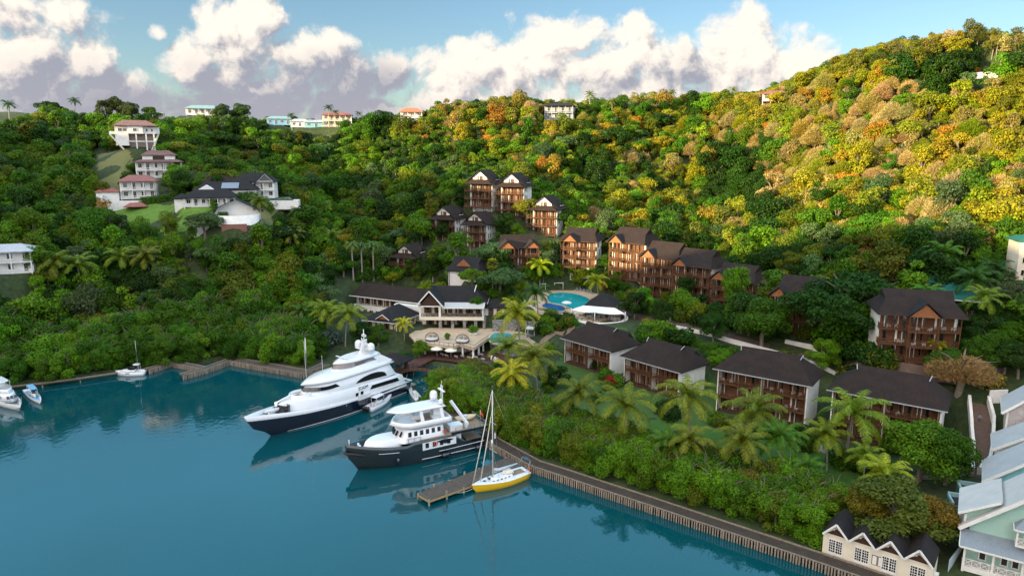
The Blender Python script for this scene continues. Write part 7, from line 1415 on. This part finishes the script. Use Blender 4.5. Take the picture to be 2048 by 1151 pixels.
# ------------------------------------------------------------------ forest and planting
def up(p, d=0): return Vector((p[0], p[1], gz(p[0], p[1]) - d))
FLAT = np.array([P(x, y, 1.5)[:2] for x, y in [(600, 760), (640, 690), (690, 640)]] + [hit(x, y)[:2] for x, y in [(1120, 620), (1240, 620), (1500, 680), (1640, 700), (1760, 735), (1960, 690), (2100, 700)]] + [P(x, y, 1.5)[:2] for x, y in [(2100, 900), (2100, 1200), (1650, 1160), (1000, 900), (860, 800)]])
def free(x, y, m=0):
    return (sdist(x, y, WPOLY) > 2) & ((np.hypot(x[:, None] - CLEAR[None, :, 0], y[:, None] - CLEAR[None, :, 1]) - CLEAR[None, :, 2]).min(1) > m) & np.all([sdist(x, y, p) > 1.5 for p in LP.values()], axis=0)
rng = np.random.default_rng(5); random.seed(5)
gx, gy = np.meshgrid(np.arange(-340, 330, 3.8), np.arange(64, 420, 3.8)); gx = gx.ravel() + rng.uniform(-2, 2, gx.size); gy = gy.ravel() + rng.uniform(-2, 2, gy.size)
k = (gx < gy * .80 + 45) & (gx > -gy * .80 - 30); gx, gy = gx[k], gy[k]
k = free(gx, gy) & (sdist(gx, gy, FLAT) > 0) & ~((gy < 150) & (gx > 0) & (gx < 105)) & ~((gy < 112) & (gx > 0)); gx, gy = gx[k], gy[k]; gzv = ground(gx, gy)
def pix(x, y, z):
    dz = z - CAMH; f = y * math.cos(PITCH) - dz * math.sin(PITCH); u = y * math.sin(PITCH) + dz * math.cos(PITCH); return CX + F * x / f, CY - F * u / f
tx, ty = pix(gx, gy, gzv + 5)
# keep those the picture can see: hide crowns a nearer slope covers
vis = np.ones(len(gx), bool)
for t in np.linspace(.35, .97, 40):
    vis &= ~(ground(gx * t, gy * t) > CAMH + (gzv + 11 - CAMH) * t + 1)
k = vis & (tx > -330) & (tx < 2600); gx, gy, gzv, tx, ty = gx[k], gy[k], gzv[k], tx[k], ty[k]
n1 = vnoise(gx, gy, 26, 1); n2 = vnoise(gx, gy, 11, 4); rr = rng.random(len(gx)); ds = sdist(gx, gy, WPOLY)
east = np.clip((tx - 1050) / 500, 0, 1) * np.clip((520 - ty) / 120, 0, 1)          # the dry eastern hill
ridge = np.clip((330 - ty) / 80, 0, 1) * np.clip((tx - 760) / 160, 0, 1)
rows = []; SKYL = [(-60, 252), (0, 250), (60, 236), (110, 218), (160, 236), (190, 240), (330, 242), (420, 238), (520, 243), (640, 245), (720, 242), (790, 238), (850, 228), (880, 205), (1050, 195), (1150, 206), (1300, 190), (1400, 188), (1520, 182), (1560, 165), (1640, 132), (1720, 98), (1790, 82), (1880, 72), (1960, 62), (2110, 66)]
def blend(a, b):
    a, b, t = random.choice(a), random.choice(b), random.random() * .8; return jit(tuple(p + (q - p) * t for p, q in zip(a, b)), .12)
for i in range(len(gx)):
    e = max(east[i], ridge[i] * .6); q = rr[i]; v = n1[i] * .5 + n2[i] * .5; dark = max(1.3 - math.hypot((tx[i] - 1490) / 105, (ty[i] - 390) / 120), 1.25 - math.hypot((tx[i] - 1880) / 120, (ty[i] - 140) / 60)) + .5 * v > .45 + .5 * rng.random()  # deeper tint painted over the hollow in shadow and a hilltop clump
    if ds[i] < 20 and tx[i] < 720: key, c = f'mang{i % 3}', jit(random.choice((MID, MID, BRIGHT)), .3)
    elif dark: key, c = random.choice(('round0', 'round1', 'tall0', 'tall2')), jit(DEEP)
    elif q < e * np.clip(.24 + 1.1 * v, .03, .7): key, c = f'dry{i % 2}', blend((TAN,), (TAN, YELL, TAN))
    elif q < e * .60 and random.random() < .22: key, c = f'dry{i % 2}', blend((LIME, YELL), (LIME, BRIGHT))
    elif q < e * .80: key, c = random.choice(('round1', 'tall1', 'thin0', 'thin1', 'wide0', 'round2')), blend((YELL, OLIVE), (YELL, TAN, YELL, LIME))
    elif q < e * .815 or q > .998: key, c = 'round0', jit(ORANGE, .3)
    elif q > .94: key, c = 'thin0', jit(LIME if tx[i] > 500 else BRIGHT, .3)
    else: key, c = random.choice(('round0', 'round1', 'round2', 'tall0', 'tall1', 'tall2', 'wide0', 'wide1', 'thin1', 'column0' if tx[i] > 700 else 'round1')), jit(random.choice((DEEP, DEEP, MID, MID, OLIVE, GREYG, BRIGHT) if v < .2 else (MID, MID, BRIGHT, OLIVE, BRIGHT)), .3)
    s = (random.uniform(.55, 1.08) if random.random() < .85 else random.uniform(1.1, 1.55)) * (.9 if key[:3] == 'dry' else 1)
    if key[:4] == 'mang': s = random.uniform(.8, 1.15) * (1.0 + .025 * ds[i])
    if key[:4] == 'wide': s *= .85
    lim = lerp(tx[i], SKYL) - 5 * (tx[i] < 860); _, tp = pix(gx[i], gy[i], gzv[i] + 8.4 * s)
    if tp < lim:
        a = gzv[i]; s *= max(0, (pix(gx[i], gy[i], a)[1] - lim) / max(1, pix(gx[i], gy[i], a)[1] - tp))
        if s < .16: continue
    rows.append((key, gx[i], gy[i], gzv[i] - .3, s, c, math.hypot(gx[i], gy[i]) / s, tx[i], ty[i]))
def zone(x, y, key, c):
    kind = {'mang': 'low dense mangrove', 'dry0': 'bare tan tree', 'dry1': 'bare tan tree', 'wide': 'flat spreading tree', 'thin': 'open leafy tree', 'tall': 'tall green tree', 'colu': 'narrow vine-hung tree'}.get(key[:4], 'round green tree')
    if key[:3] == 'dry' and c[1] > c[0] * .84: kind = 'feathery yellow green tree'
    if c[0] > c[1] * 1.4 and key[:3] != 'dry': kind = 'orange leaved tree'
    elif c[0] > c[1] * .95 and key[:3] != 'dry': kind = 'yellow green tree'
    where = ('beside the boardwalk on the far left shore' if x < 380 else 'on the shore left of the white superyacht') if key[:4] == 'mang' else \
        ('on the slope below the white villas' if x < 430 else 'in the hollow behind the left shore mangroves' if x < 640 else 'on the slope left of the gabled lodges' if x < 900 else 'on the slope above the gabled lodges' if x < 1230 else 'behind the stepped terrace of lodges' if x < 1560 else 'on the steep slope above the giant spreading tree' if x < 1900 else 'on the hillside around the white house with green roof')
    return kind, where
rows.sort(key=lambda r: r[6]); stuff = []; nt_, nm_, nd_ = 0, 0, 0; used = {}
for (key, x, y, z, s, c, q, px, py) in rows:
    kind, where = zone(px, py, key, c); m = key[:4] == 'mang'; dr = key[:3] == 'dry'
    if not -40 < px < 2090: stuff.append((key, x, y, z, s, c)); continue
    if (m and nm_ < 150) or (not m and not dr and nt_ < 285) or (dr and nd_ < 40):
        nm_ += m; nd_ += dr; nt_ += (not m and not dr)
        tree(key, (x, y, z), s, c, f'{kind} {where}', f'{kind}s {where}', 'mangrove_tree' if m else 'dry_tree' if dr else 'broadleaf_tree', 'tree')
    else: stuff.append((key, x, y, z, s, c))
def forest(items, name='forest'):
    me = bpy.data.meshes.new(name); me.from_pydata([(x, y, z) for _, x, y, z, *_ in items], [], []); keys = sorted({i[0] for i in items})
    def at(n, t, f, a): q = me.attributes.new(n, t, 'POINT'); q.data.foreach_set(f, np.asarray(a, np.float32 if t != 'INT' else np.int32).ravel())
    at('tint', 'FLOAT_VECTOR', 'vector', [i[5] for i in items]); at('kind_index', 'INT', 'value', [keys.index(i[0]) for i in items]); at('size', 'FLOAT', 'value', [i[4] for i in items]); at('turn', 'FLOAT', 'value', rng.uniform(0, 6.28, len(items)))
    o = bpy.data.objects.new(name, me); COL.objects.link(o); o['kind'] = 'stuff'; o['label'] = 'dense mixed tropical forest covering the hills behind the bay'; o['category'] = 'forest'
    g = bpy.data.node_groups.new('forest', 'GeometryNodeTree'); g.interface.new_socket('Geometry', in_out='INPUT', socket_type='NodeSocketGeometry'); g.interface.new_socket('Geometry', in_out='OUTPUT', socket_type='NodeSocketGeometry')
    N = g.nodes.new; gi = N('NodeGroupInput'); go = N('NodeGroupOutput'); jn = N('GeometryNodeJoinGeometry')
    def attr(n, t): a = N('GeometryNodeInputNamedAttribute'); a.data_type = t; a.inputs[0].default_value = n; return a.outputs[0]
    ki, sz, tu = attr('kind_index', 'INT'), attr('size', 'FLOAT'), attr('turn', 'FLOAT'); cx = N('ShaderNodeCombineXYZ'); g.links.new(tu, cx.inputs[2])
    srcs = {}
    for ob in COL.objects:
        if ob.type == 'MESH' and ob.parent: srcs.setdefault(ob.data, ob)
    for i, key in enumerate(keys):
        for me2 in PROTO[key]:
            if me2 not in srcs: continue
            oi = N('GeometryNodeObjectInfo'); oi.inputs[0].default_value = srcs[me2]; oi.transform_space = 'ORIGINAL'
            cp = N('FunctionNodeCompare'); cp.data_type = 'INT'; cp.operation = 'EQUAL'; ins = [s for s in cp.inputs if s.type == 'INT']; g.links.new(ki, ins[0]); ins[1].default_value = i
            ip = N('GeometryNodeInstanceOnPoints'); g.links.new(gi.outputs[0], ip.inputs['Points']); g.links.new(cp.outputs[0], ip.inputs['Selection']); g.links.new(oi.outputs['Geometry'], ip.inputs['Instance'])
            g.links.new(sz, ip.inputs['Scale']); g.links.new(cx.outputs[0], ip.inputs['Rotation']); g.links.new(ip.outputs[0], jn.inputs[0])
    g.links.new(jn.outputs[0], go.inputs[0]); md = o.modifiers.new('trees', 'NODES'); md.node_group = g
    print('FOREST', len(items), 'individual', nt_, nm_, nd_)
for key in PROTO:                                     # every kind of tree in the forest stands somewhere by itself too
    pass
forest([i for i in stuff])
# ------------------------------------------------------------------ palms, garden trees and shrubs placed one by one
def top(px, py, h):
    p = hit(px, py, h, 70); return up(p)
random.seed(21)
GARD = 'coconut palms in the garden behind the right boardwalk'
PL = [(1254, 815, 9.5, OLIVE, 'tall coconut palm with drooping yellowed fronds in front of the second lodge'), (1384, 800, 10, OLIVE, 'coconut palm in front of the gap between the second and third lodges'), (1501, 823, 9.5, OLIVE, 'coconut palm against the front of the three-storey lodge with white end wall'),
      (1148, 782, 8.5, OLIVE, 'wide coconut palm left of the first lodge'), (1384, 880, 7, OLIVE, 'coconut palm in the middle of the lawn'), (1326, 885, 6, MID, 'low coconut palm at the left side of the lawn'), (1490, 882, 8, OLIVE, 'coconut palm at the front of the lawn, below the three-storey lodge'),
      (1575, 886, 7.5, MID, 'dark green palm in front of the white end wall lodge'), (1700, 826, 10, OLIVE, 'coconut palm with orange nuts covering the front of the last lodge'), (1660, 868, 7, OLIVE, 'slim coconut palm left of the last lodge'), (1732, 908, 5.5, OLIVE, 'small leaning palm by the garden path'), (1790, 948, 6.5, LIME, 'bright yellow green palm behind the orange tipped tree'),
      (1040, 628, 11, YELL, 'tall coconut palm with orange fronds rising beside the terrace pool'), (1021, 692, 9, OLIVE, 'coconut palm in front of the terrace pool stone wall'), (1075, 716, 10, OLIVE, 'tall coconut palm between the terrace pool and the first lodge'), (1018, 752, 8, YELL, 'coconut palm with bronze lower fronds above the mangroves'), (1612, 935, 5, MID, 'short palm at the right end of the lawn'),
      (688, 632, 9, OLIVE, 'coconut palm left of the low pavilion, the right one of two'), (655, 622, 9, OLIVE, 'coconut palm left of the low pavilion, the left one of two'), (598, 622, 7, MID, 'dark coconut palm at the end of the left mangroves'), (1080, 536, 8, LIME, 'bright yellow palm behind the big pool'), (1198, 563, 7, LIME, 'yellow green palm behind the pool bar roof'),
      (1077, 588, 8, DEEP, 'dark green palm in front of the big pool'), (808, 650, 5, YELL, 'small yellowish palm beside the low pavilion')]
for i, (x, y, h, c, l) in enumerate(PL): palm(i, top(x, y, h), h / 8.2, jit(tuple(q * .95 for q in c) if c is not LIME else c, .15), l, GARD)
for x, y, h, l in ((865, 512, 9.5, 'tall fan palm with a pale trunk in front of the smallest gabled lodge'), (985, 528, 10, 'tall fan palm on a thin trunk left of the twin gabled lodge'), (897, 545, 7, 'shorter fan palm in front of the low white hall'), (940, 480, 6, 'fan palm crown between the low hall and the gabled lodges')): palm(0, top(x, y, h), h / 9, jit(OLIVE if h > 8 else BRIGHT, .1), l, 'fan palms among the lodges', kind='fan')
for x, y, l in ((704, 492, 'leftmost of the three blue green royal palms left of the small lodge'), (722, 496, 'middle one of the three blue green royal palms left of the small lodge'), (745, 492, 'rightmost of the three blue green royal palms left of the small lodge')): palm(0, top(x, y, 12), 1.0, jit(GREYG, .1), l, 'royal palms left of the small lodge', kind='royal')
for i, (x, y, h) in enumerate([(112, 522, 10), (155, 527, 10), (236, 512, 10), (298, 512, 10), (520, 402, 7), (604, 424, 8), (642, 412, 8), (575, 470, 8), (660, 470, 8)]): palm(i, top(x, y, h), h / 8.6, jit(OLIVE, .2), ('coconut palm on the slope above the left mangroves', 'coconut palm among the trees right of the round pool house')[i > 3], ('coconut palms above the left mangroves', 'coconut palms right of the round pool house')[i > 3])
for x, y, h, l in ((15, 212, 11, 'lone palm on the skyline at the far left'), (147, 205, 11, 'lone palm on the skyline left of the big round trees'), (657, 217, 9, 'taller of the twin palms beside the red roofed ridge house'), (671, 227, 7, 'shorter of the twin palms beside the red roofed ridge house'), (583, 233, 7, 'palm between the blue house and the white house on the ridge'), (1346, 174, 9, 'palm standing above the trees on the middle of the ridge'), (1180, 192, 10, 'palm right of the grey roofed ridge house'), (716, 228, 6, 'small palm between the red roofed house and the round dark tree'), (1465, 182, 8, 'palm on the ridge left of the small pinkish house'), (1225, 205, 9, 'palm in the sunlit trees right of the grey ridge house')): palm(0, top(x, y, h), h / 8.5, jit(DEEP if x < 760 else OLIVE, .1), l, 'palms on the skyline', kind='sky')
for i, (x, y, h) in enumerate([(1888, 512, 8), (1945, 560, 8), (1975, 600, 7), (1850, 590, 6), (1990, 545, 7)]): palm(i, top(x, y, h), h / 8, jit((MID, DEEP, OLIVE)[i % 3], .2), 'coconut palm in the dark trees above the green roofed house', 'coconut palms above the green roofed house') if i < 6 else None
for i, (x, y, h) in enumerate([(1835, 665, 5), (1868, 690, 4)]): palm(i, top(x, y, h), h / 9, jit(LIME, .1), ('yellow green palm beside the purple bush, the taller one', 'yellow green palm beside the purple bush, the shorter one')[i], 'palms beside the purple bush', nuts=False)
# trees that can be told apart
def T(key, px, py, h, s, c, l, sz=None, cat='tree', name='broadleaf_tree'): return tree(key, top(px, py, h), s, jit(c, .08), l, None, name, cat, sz=sz)
T('widefine', 1708, 575, 13, 2.4, DEEP, 'giant spreading dark tree right of the lower lodges', 2.0); T('near0', 1530, 610, 11, 1.75, MID, 'large leafy green tree in front of the lodge with white end wall', 1.6); T('columnfine', 1470, 540, 15, 1.7, BRIGHT, 'tall bright green tree hiding the lodge with orange gable', 2.0)
T('near1', 1010, 424, 8.5, 1.15, DEEP, 'round dark green mango tree between the gabled lodges', 1.0); T('columnfine', 1373, 555, 9.5, 1.25, DEEP, 'clipped dark column tree in front of the stepped lodges'); T('columnfine', 1042, 560, 7, 1.0, BRIGHT, 'narrow leafy column tree left of the big pool', .85)
T('near2', 1650, 690, 6.5, .95, BRIGHT, 'bushy green tree behind the third lodge, beside the white wall'); T('dryfine', 1925, 715, 7.5, 1.5, (.30, .19, .09), 'tan twiggy tree beside the driveway, above the last lodge', 1.1, name='dry_tree'); T('near0', 1850, 850, 10, 1.55, BRIGHT, 'bright green tree covering the right end of the last lodge', 1.35); T('near1', 1902, 880, 8, 1.2, MID, 'darker tree between the last lodge and the brick lane', 1.2)
T('near2', 1800, 985, 8, 1.7, (.10, .14, .02), 'large tree with orange tips behind the cream boathouse', 1.1); T('near0', 1870, 1010, 6, 1.05, (.17, .125, .015), 'orange brown leaved tree beside the dark teal shed', .85); T('near1', 1740, 985, 6.5, .9, (.17, .14, .015), 'orange topped small tree left of the boathouse roofs', .85)
T('near2', 1270, 600, 5.5, .95, DEEP, 'dark bushy tree right of the pool bar', .95); T('near0', 1325, 622, 4.5, .8, DEEP, 'dark tree in front of the second stepped lodge', .95); T('near1', 1230, 560, 6, 1.0, MID, 'green tree behind the pool bar roof, below the sunlit lodge', .8); T('thin0', 1160, 545, 6, .8, LIME, 'yellow green tree in front of the lodge with one orange gable', .8)
T('near2', 1428, 650, 4.5, .85, DEEP, 'dark tree below the stepped lodges at the lane', .9); T('near0', 1225, 530, 4, .6, DEEP, 'small dark tree below the sunlit lodge'); T('near1', 955, 600, 5, .8, MID, 'dark shrubby tree behind the main house roof', .7); T('near2', 828, 520, 6, .85, MID, 'round tree left of the fan palm by the small lodge'); T('wide0', 945, 545, 6, .75, BRIGHT, 'spreading light green tree in front of the low white hall', .85)
T('near0', 785, 550, 4.2, .75, LIME, 'yellow flowering bush tree on the mown lawn', .6); T('near1', 885, 440, 8, .8, DEEP, 'dark tree half hiding the gabled lodge with white right wall', .9); T('near2', 755, 660, 5, .85, MID, 'green garden tree in front of the low pavilion', .75); T('near0', 805, 690, 4.5, .95, MID, 'leafy garden tree between the gate hut and the terrace', .65); T('near1', 838, 688, 4, .7, BRIGHT, 'small green tree at the left corner of the paved terrace', .6)
T('near2', 722, 655, 5, .8, DEEP, 'dark garden tree behind the radar mast of the superyacht', .8); T('thin1', 1300, 655, 4, .75, BRIGHT, 'light green bushy tree beside the lane above the second lodge', .6); T('near0', 1425, 690, 4.5, .85, MID, 'green garden tree behind the second lodge, by the white wall', .65); T('near1', 1440, 705, 4.2, .8, BRIGHT, 'lighter garden tree behind the second lodge', .6); T('near2', 1110, 740, 4.5, .9, DEEP, 'dark bushy tree in front of the first lodge', .65)
T('near1', 232, 185, 15, 1.6, (.05, .07, .02), 'biggest round tree on the left skyline above the stilt house', 1.7); T('near2', 205, 195, 14, 1.2, (.05, .07, .02), 'round skyline tree left of the biggest one', 1.6); T('near0', 258, 195, 14, 1.1, (.05, .07, .02), 'round skyline tree right of the biggest one', 1.5); T('near2', 300, 210, 9, 1.3, MID, 'broad lower tree right of the big skyline trees', 1.0); T('wide1', 100, 205, 9, 1.2, DEEP, 'airy flat tree on the left skyline')
T('near0', 478, 200, 12, 1.4, (.05, .10, .02), 'dark round tree at the right end of the teal roofed ridge house', 1.3); T('near1', 440, 203, 12, 1.3, (.04, .075, .02), 'dark round tree behind the teal roofed ridge house', 1.3); T('near0', 762, 212, 14, 1.7, DEEP, 'single round dark tree on the ridge left of the orange roofed house', 1.5); T('near2', 505, 300, 11, 1.5, (.11, .12, .02), 'large olive tree on the slope above the glazed gable villa', 1.3); T('near1', 470, 310, 11, 1.3, (.09, .11, .02), 'large olive tree left of its twin above the glazed gable villa', 1.3)
T('tall0', 990, 280, 12, 1.35, LIME, 'tall yellow green tree above the topmost lodge', 1.45); T('tall1', 1110, 320, 12, 1.3, (.32, .24, .03), 'tall golden tree above the right lodge of the top three', 1.4); T('tall2', 1085, 325, 10, 1.0, ORANGE, 'orange tree beside the tall golden tree', 1.2); T('tall0', 1030, 320, 10, .9, (.30, .17, .03), 'rusty orange tree above the middle top lodge', 1.2); T('thin0', 205, 412, 5, .8, (.36, .22, .02), 'small golden tree left of the grass meadow', .9); T('round1', 850, 275, 8, 1.1, ORANGE, 'round orange tree on the slope under the ridge')
for i, (x, y) in enumerate([(1250, 385), (1310, 385), (1360, 405), (1400, 410), (1450, 420), (1290, 370), (1480, 415)]): T(('near0', 'near1', 'dryfine', 'near2')[i % 4] if i not in (3, 4) else ('dryfine', 'tall1')[i - 3], x, y, 11, 1.25, ((.13, .14, .02), (.16, .15, .02), TAN, (.11, .13, .02))[i % 4], f'tall {"tan" if i in (2, 3, 6) else "yellow green"} tree in the sunlit belt behind the stepped lodges' , 1.2)['group'] = ('tan' if i in (2, 3, 6) else 'yellow green') + ' trees behind the stepped lodges'
for i, (x, y) in enumerate([(1560, 480), (1600, 470), (1640, 490), (1530, 500), (1500, 480), (1590, 500), (1680, 480)]): T(f'near{i % 3}', x, y, 9, 1.3, (DEEP, MID, OLIVE)[i % 3], 'dark olive tree between the sunlit belt and the giant spreading tree', 1.1)['group'] = 'olive trees behind the giant spreading tree'
for i, (x, y) in enumerate([(890, 200), (930, 195), (985, 190), (1040, 185), (1060, 190), (910, 215), (1300, 175), (1270, 182), (1330, 185)]): T(('tall0', 'dry0', 'thin0', 'tall2', 'dry1')[i % 5], x, y, 13, 1.25, ((.22, .19, .03), TAN, (.20, .19, .03), (.26, .19, .03), TAN)[i % 5], f'tall sunlit {"tan" if i % 5 in (1, 4) else "yellow"} tree on the ridge {"left" if x < 1100 else "right"} of the grey roofed house', 1.4)['group'] = 'tall sunlit trees on the ridge'
for i, (x, y) in enumerate([(1790, 80), (1830, 75), (1860, 72), (1900, 60), (1960, 40), (1945, 55), (1990, 62), (2010, 70), (2035, 60), (1760, 95), (1720, 115)]): T(('thin0', 'thin1', 'tall0', 'thin0', 'dry0', 'tall2', 'thin1', 'thin0', 'thin1', 'dry1', 'tall1')[i], x, y, 10, 1.0, ((.12, .13, .03), (.10, .12, .03), (.16, .15, .03), TAN)[i % 4], 'wind-thinned tree on the crest of the right hill', 1.15)['group'] = 'trees on the crest of the right hill'
# shrubs, hedges and mangroves of the garden
def near(px, py, z=1.3): p = P(px, py, z); return up(p)
for i in range(200):                                            # mangrove belt along the right boardwalk
    t_ = i / 200; k = (t_ * 7) % 1; e = [(868, 800), (905, 822), (950, 850), (990, 876), (1065, 918), (1200, 965), (1400, 1030), (1640, 1108)]; j = min(int(t_ * 7), 6); x = e[j][0] + (e[j + 1][0] - e[j][0]) * k; y = e[j][1] + (e[j + 1][1] - e[j][1]) * k; off = (i % 4) * 2.7 + random.uniform(4.3, 5.6); p = P(x, y, 1.2) + Vector((.56, .83, 0)) * off
    if sdist(p.x, p.y, WPOLY) < 1.5: continue
    s = random.uniform(.72, .98) * (1.1 if i % 4 == 3 else 1); tree(f'mang{i % 3}', up(p, .2), s, jit((MID, BRIGHT, BRIGHT, OLIVE, BRIGHT)[i % 5], .25), 'round mangrove bush behind the right boardwalk', 'mangroves behind the right boardwalk', 'mangrove_tree')
for i, (x, y) in enumerate([(875, 770), (890, 765), (905, 772), (920, 768), (940, 775), (955, 765), (970, 770), (985, 760), (880, 790), (905, 795), (930, 800), (955, 800), (980, 800), (1005, 790), (1030, 800), (1000, 820), (1040, 830), (1070, 850), (1080, 820), (1110, 860), (1100, 880), (1130, 890), (1050, 860), (1150, 880), (870, 782), (1010, 850)]): p = near(x, y + 14); tree(f'mang{i % 3}', p - Vector((0, 0, .2)), random.uniform(.75, 1.0), jit((BRIGHT, LIME, BRIGHT, MID)[i % 4], .2), 'bright green mangrove tree on the point behind the trawler yacht', 'mangroves on the point behind the trawler yacht', 'mangrove_tree')
SG = {'l': [(1090, 700), (1210, 760), (1230, 775), (1200, 740), (1330, 830), (1350, 835), (1420, 845), (1440, 850), (1520, 868), (1545, 872), (1600, 880), (1650, 885), (1780, 905), (1190, 800), (1090, 780), (1120, 815), (1600, 900), (1690, 930), (1720, 945), (1760, 950)], 'm': [(1130, 640), (1100, 640), (1085, 650), (1120, 655), (1060, 640), (1140, 650), (1035, 645), (1010, 650), (1080, 668)], 'r': [(1380, 690), (1350, 680), (1460, 720), (1480, 725), (1310, 690), (1280, 680), (1560, 735), (1580, 740), (1700, 770), (1720, 775), (1750, 745), (1480, 655), (1510, 665), (1540, 672), (1560, 665), (1440, 655), (1410, 648), (1620, 672), (1665, 690), (1690, 700), (1710, 715), (1740, 720), (1650, 665), (1400, 640), (1350, 625), (1740, 690), (1360, 640)],
      'h': [(1200, 565), (1170, 560), (1215, 570), (1240, 580), (1140, 560), (1110, 555), (1080, 555), (1060, 560), (1030, 570), (1010, 580), (985, 570), (960, 575), (1000, 600), (1020, 610), (1190, 548), (1090, 545), (1130, 545), (1050, 550), (1255, 600), (1270, 615), (1290, 625), (1300, 600), (830, 560), (800, 552), (780, 560), (850, 550), (740, 560), (760, 545), (720, 560), (900, 570), (1000, 545), (970, 520), (1160, 575), (1240, 555), (1350, 590), (1410, 615), (1330, 600), (1285, 590)]}
LB = {'l': ('low green shrub along the front of the lodge row', 'shrubs along the front of the lodge row'), 'm': ('green shrub in the bed between the terrace pool and the big pool', 'shrubs between the two pools'), 'r': ('shrub in the planted bank along the lane behind the lodges', 'shrubs along the lane'), 'h': ('shrub in the terraced beds between the pools and hillside lodges', 'shrubs below the hillside lodges')}
for k, v in SG.items():
    for (x, y) in v:
        for q in range(2 if k in 'l' else 3):
            p = hit(x + random.uniform(-16, 16), y + random.uniform(-5, 5)); shrub(up(p, .2), random.uniform(.8, 1.5) * (1.7 if k == 'r' else 1.25), jit(random.choice((DEEP, MID, MID, BRIGHT, OLIVE) if k != 'r' else (DEEP, DEEP, MID, OLIVE)), .25), *LB[k])
for x, y, s, c, l in ((1222, 772, 1.6, (.30, .02, .02), 'dark red leaved shrub left of the second lodge'), (1838, 672, 2.4, (.34, .18, .30), 'purple flowering bush beside the large red brown lodge'), (1856, 676, 2.0, (.40, .24, .36), 'paler pink flowering bush beside the purple one'), (1975, 775, 1.9, (.34, .26, .05), 'yellow shrub in the bend of the lane'), (1215, 578, 2.0, (.28, .12, .04), 'rusty brown shrub behind the pool bar'), (745, 712, 1.6, (.12, .17, .13), 'silvery grey bush behind the superyacht mast'), (655, 690, 3.0, (.11, .16, .14), 'tall silvery grey bush left of the superyacht mast'), (1300, 660, 2.0, LIME, 'bright yellow green round bush above the second lodge'), (1325, 672, 2.6, BRIGHT, 'bright round bush beside the lane bend')): shrub(up(hit(x, y), .2), s, c, l, None)
def hedge(label, pts, h, w, c):
    pts = dense([Vector(p) for p in pts], .8); rg = np.random.default_rng(len(pts)); C_ = []; N_ = []
    for p in pts:
        for _ in range(150): q = rg.uniform(-1, 1, 3); d = np.array([q[0] * .6, q[1] * w / 2, abs(q[2]) * h]); C_.append(np.array([p.x + d[0], p.y + d[1], gz(p.x, p.y) + d[2]])); n = np.array([q[0] * .2, q[1], abs(q[2]) + .3]) + rg.normal(size=3) * .35; N_.append(n / np.linalg.norm(n))
    v, f = leaf_quads(np.array(C_), np.array(N_), .4, .5, rg); o0 = np.array(pts[0]); me = np_mesh('hedge', v - o0, f); me.materials.append(M_LEAF); o = plain('hedge', me, None, c); o.location = pts[0]; tag(o, label, 'hedge')
hedge('long clipped hedge curving below the dark roofed villa', H((285, 408), (340, 402), (400, 408), (430, 420), (452, 440)), 2.6, 3.2, MID); hedge('clipped hedge between the two dark roofed villas', H((478, 402), (500, 400), (525, 412), (545, 425)), 3.0, 3.6, MID); hedge('low clipped hedge along the villa lawn edge', H((556, 415), (590, 425), (615, 438)), 2.0, 3, MID)

for i, (x, y) in enumerate([(1950, 655), (1985, 668), (2015, 690), (1990, 632), (2030, 650), (2005, 612), (2040, 610), (1965, 690), (1940, 612), (2045, 700), (1900, 700)]): T(f'near{i % 3}', x, y, 6, .95, (DEEP, MID, DEEP)[i % 3], 'dark green tree in the thicket beside the green roofed house', .8)['group'] = 'dark trees beside the green roofed house'
# small gear along the water
for x, y, l in ((905, 812, 'white power pedestal on the boardwalk behind the trawler yacht crane'), (990, 876, 'white power pedestal on the boardwalk behind the sailing yacht mast')):
    t = thing('power_pedestal', l, 'pedestal', P(x, y, 1.25)); b = MB(); b.box(-.14, .14, -.12, .12, 0, 1.2); b.build('post', M_WHITE, t); b = MB(); b.prism([(-.2, 1.2), (.2, 1.2), (.12, 1.42), (-.12, 1.42)], 'y', -.16, .16); b.build('cap', mat('blue_cap', (.12, .2, .3)), t)
def line(label, a, b, sag=.5):
    a, b = Vector(a), Vector(b); q = MB(); q.tube([a + (b - a) * (i / 8) - a - Vector((0, 0, sag * math.sin(math.pi * i / 8))) for i in range(9)], .035, 5); o = q.build('mooring_line', mat('rope', (.5, .47, .40), (.4, .37, .32), .9)); o.location = a; tag(o, label, 'rope')
line('mooring rope from the superyacht stern to the footbridge', P(803, 768, 2.4), P(815, 748, 1.2)); line('mooring rope from the trawler yacht stern to the boardwalk', P(955, 872, 2.2), P(968, 880, 1.3)); line('mooring rope from the sailing yacht bow to the jetty', P(948, 975, 1.4), P(915, 985, 1.1), .2); line('mooring rope from the sailing yacht stern to the boardwalk', P(1050, 945, 1.2), P(1066, 928, 1.3), .2)
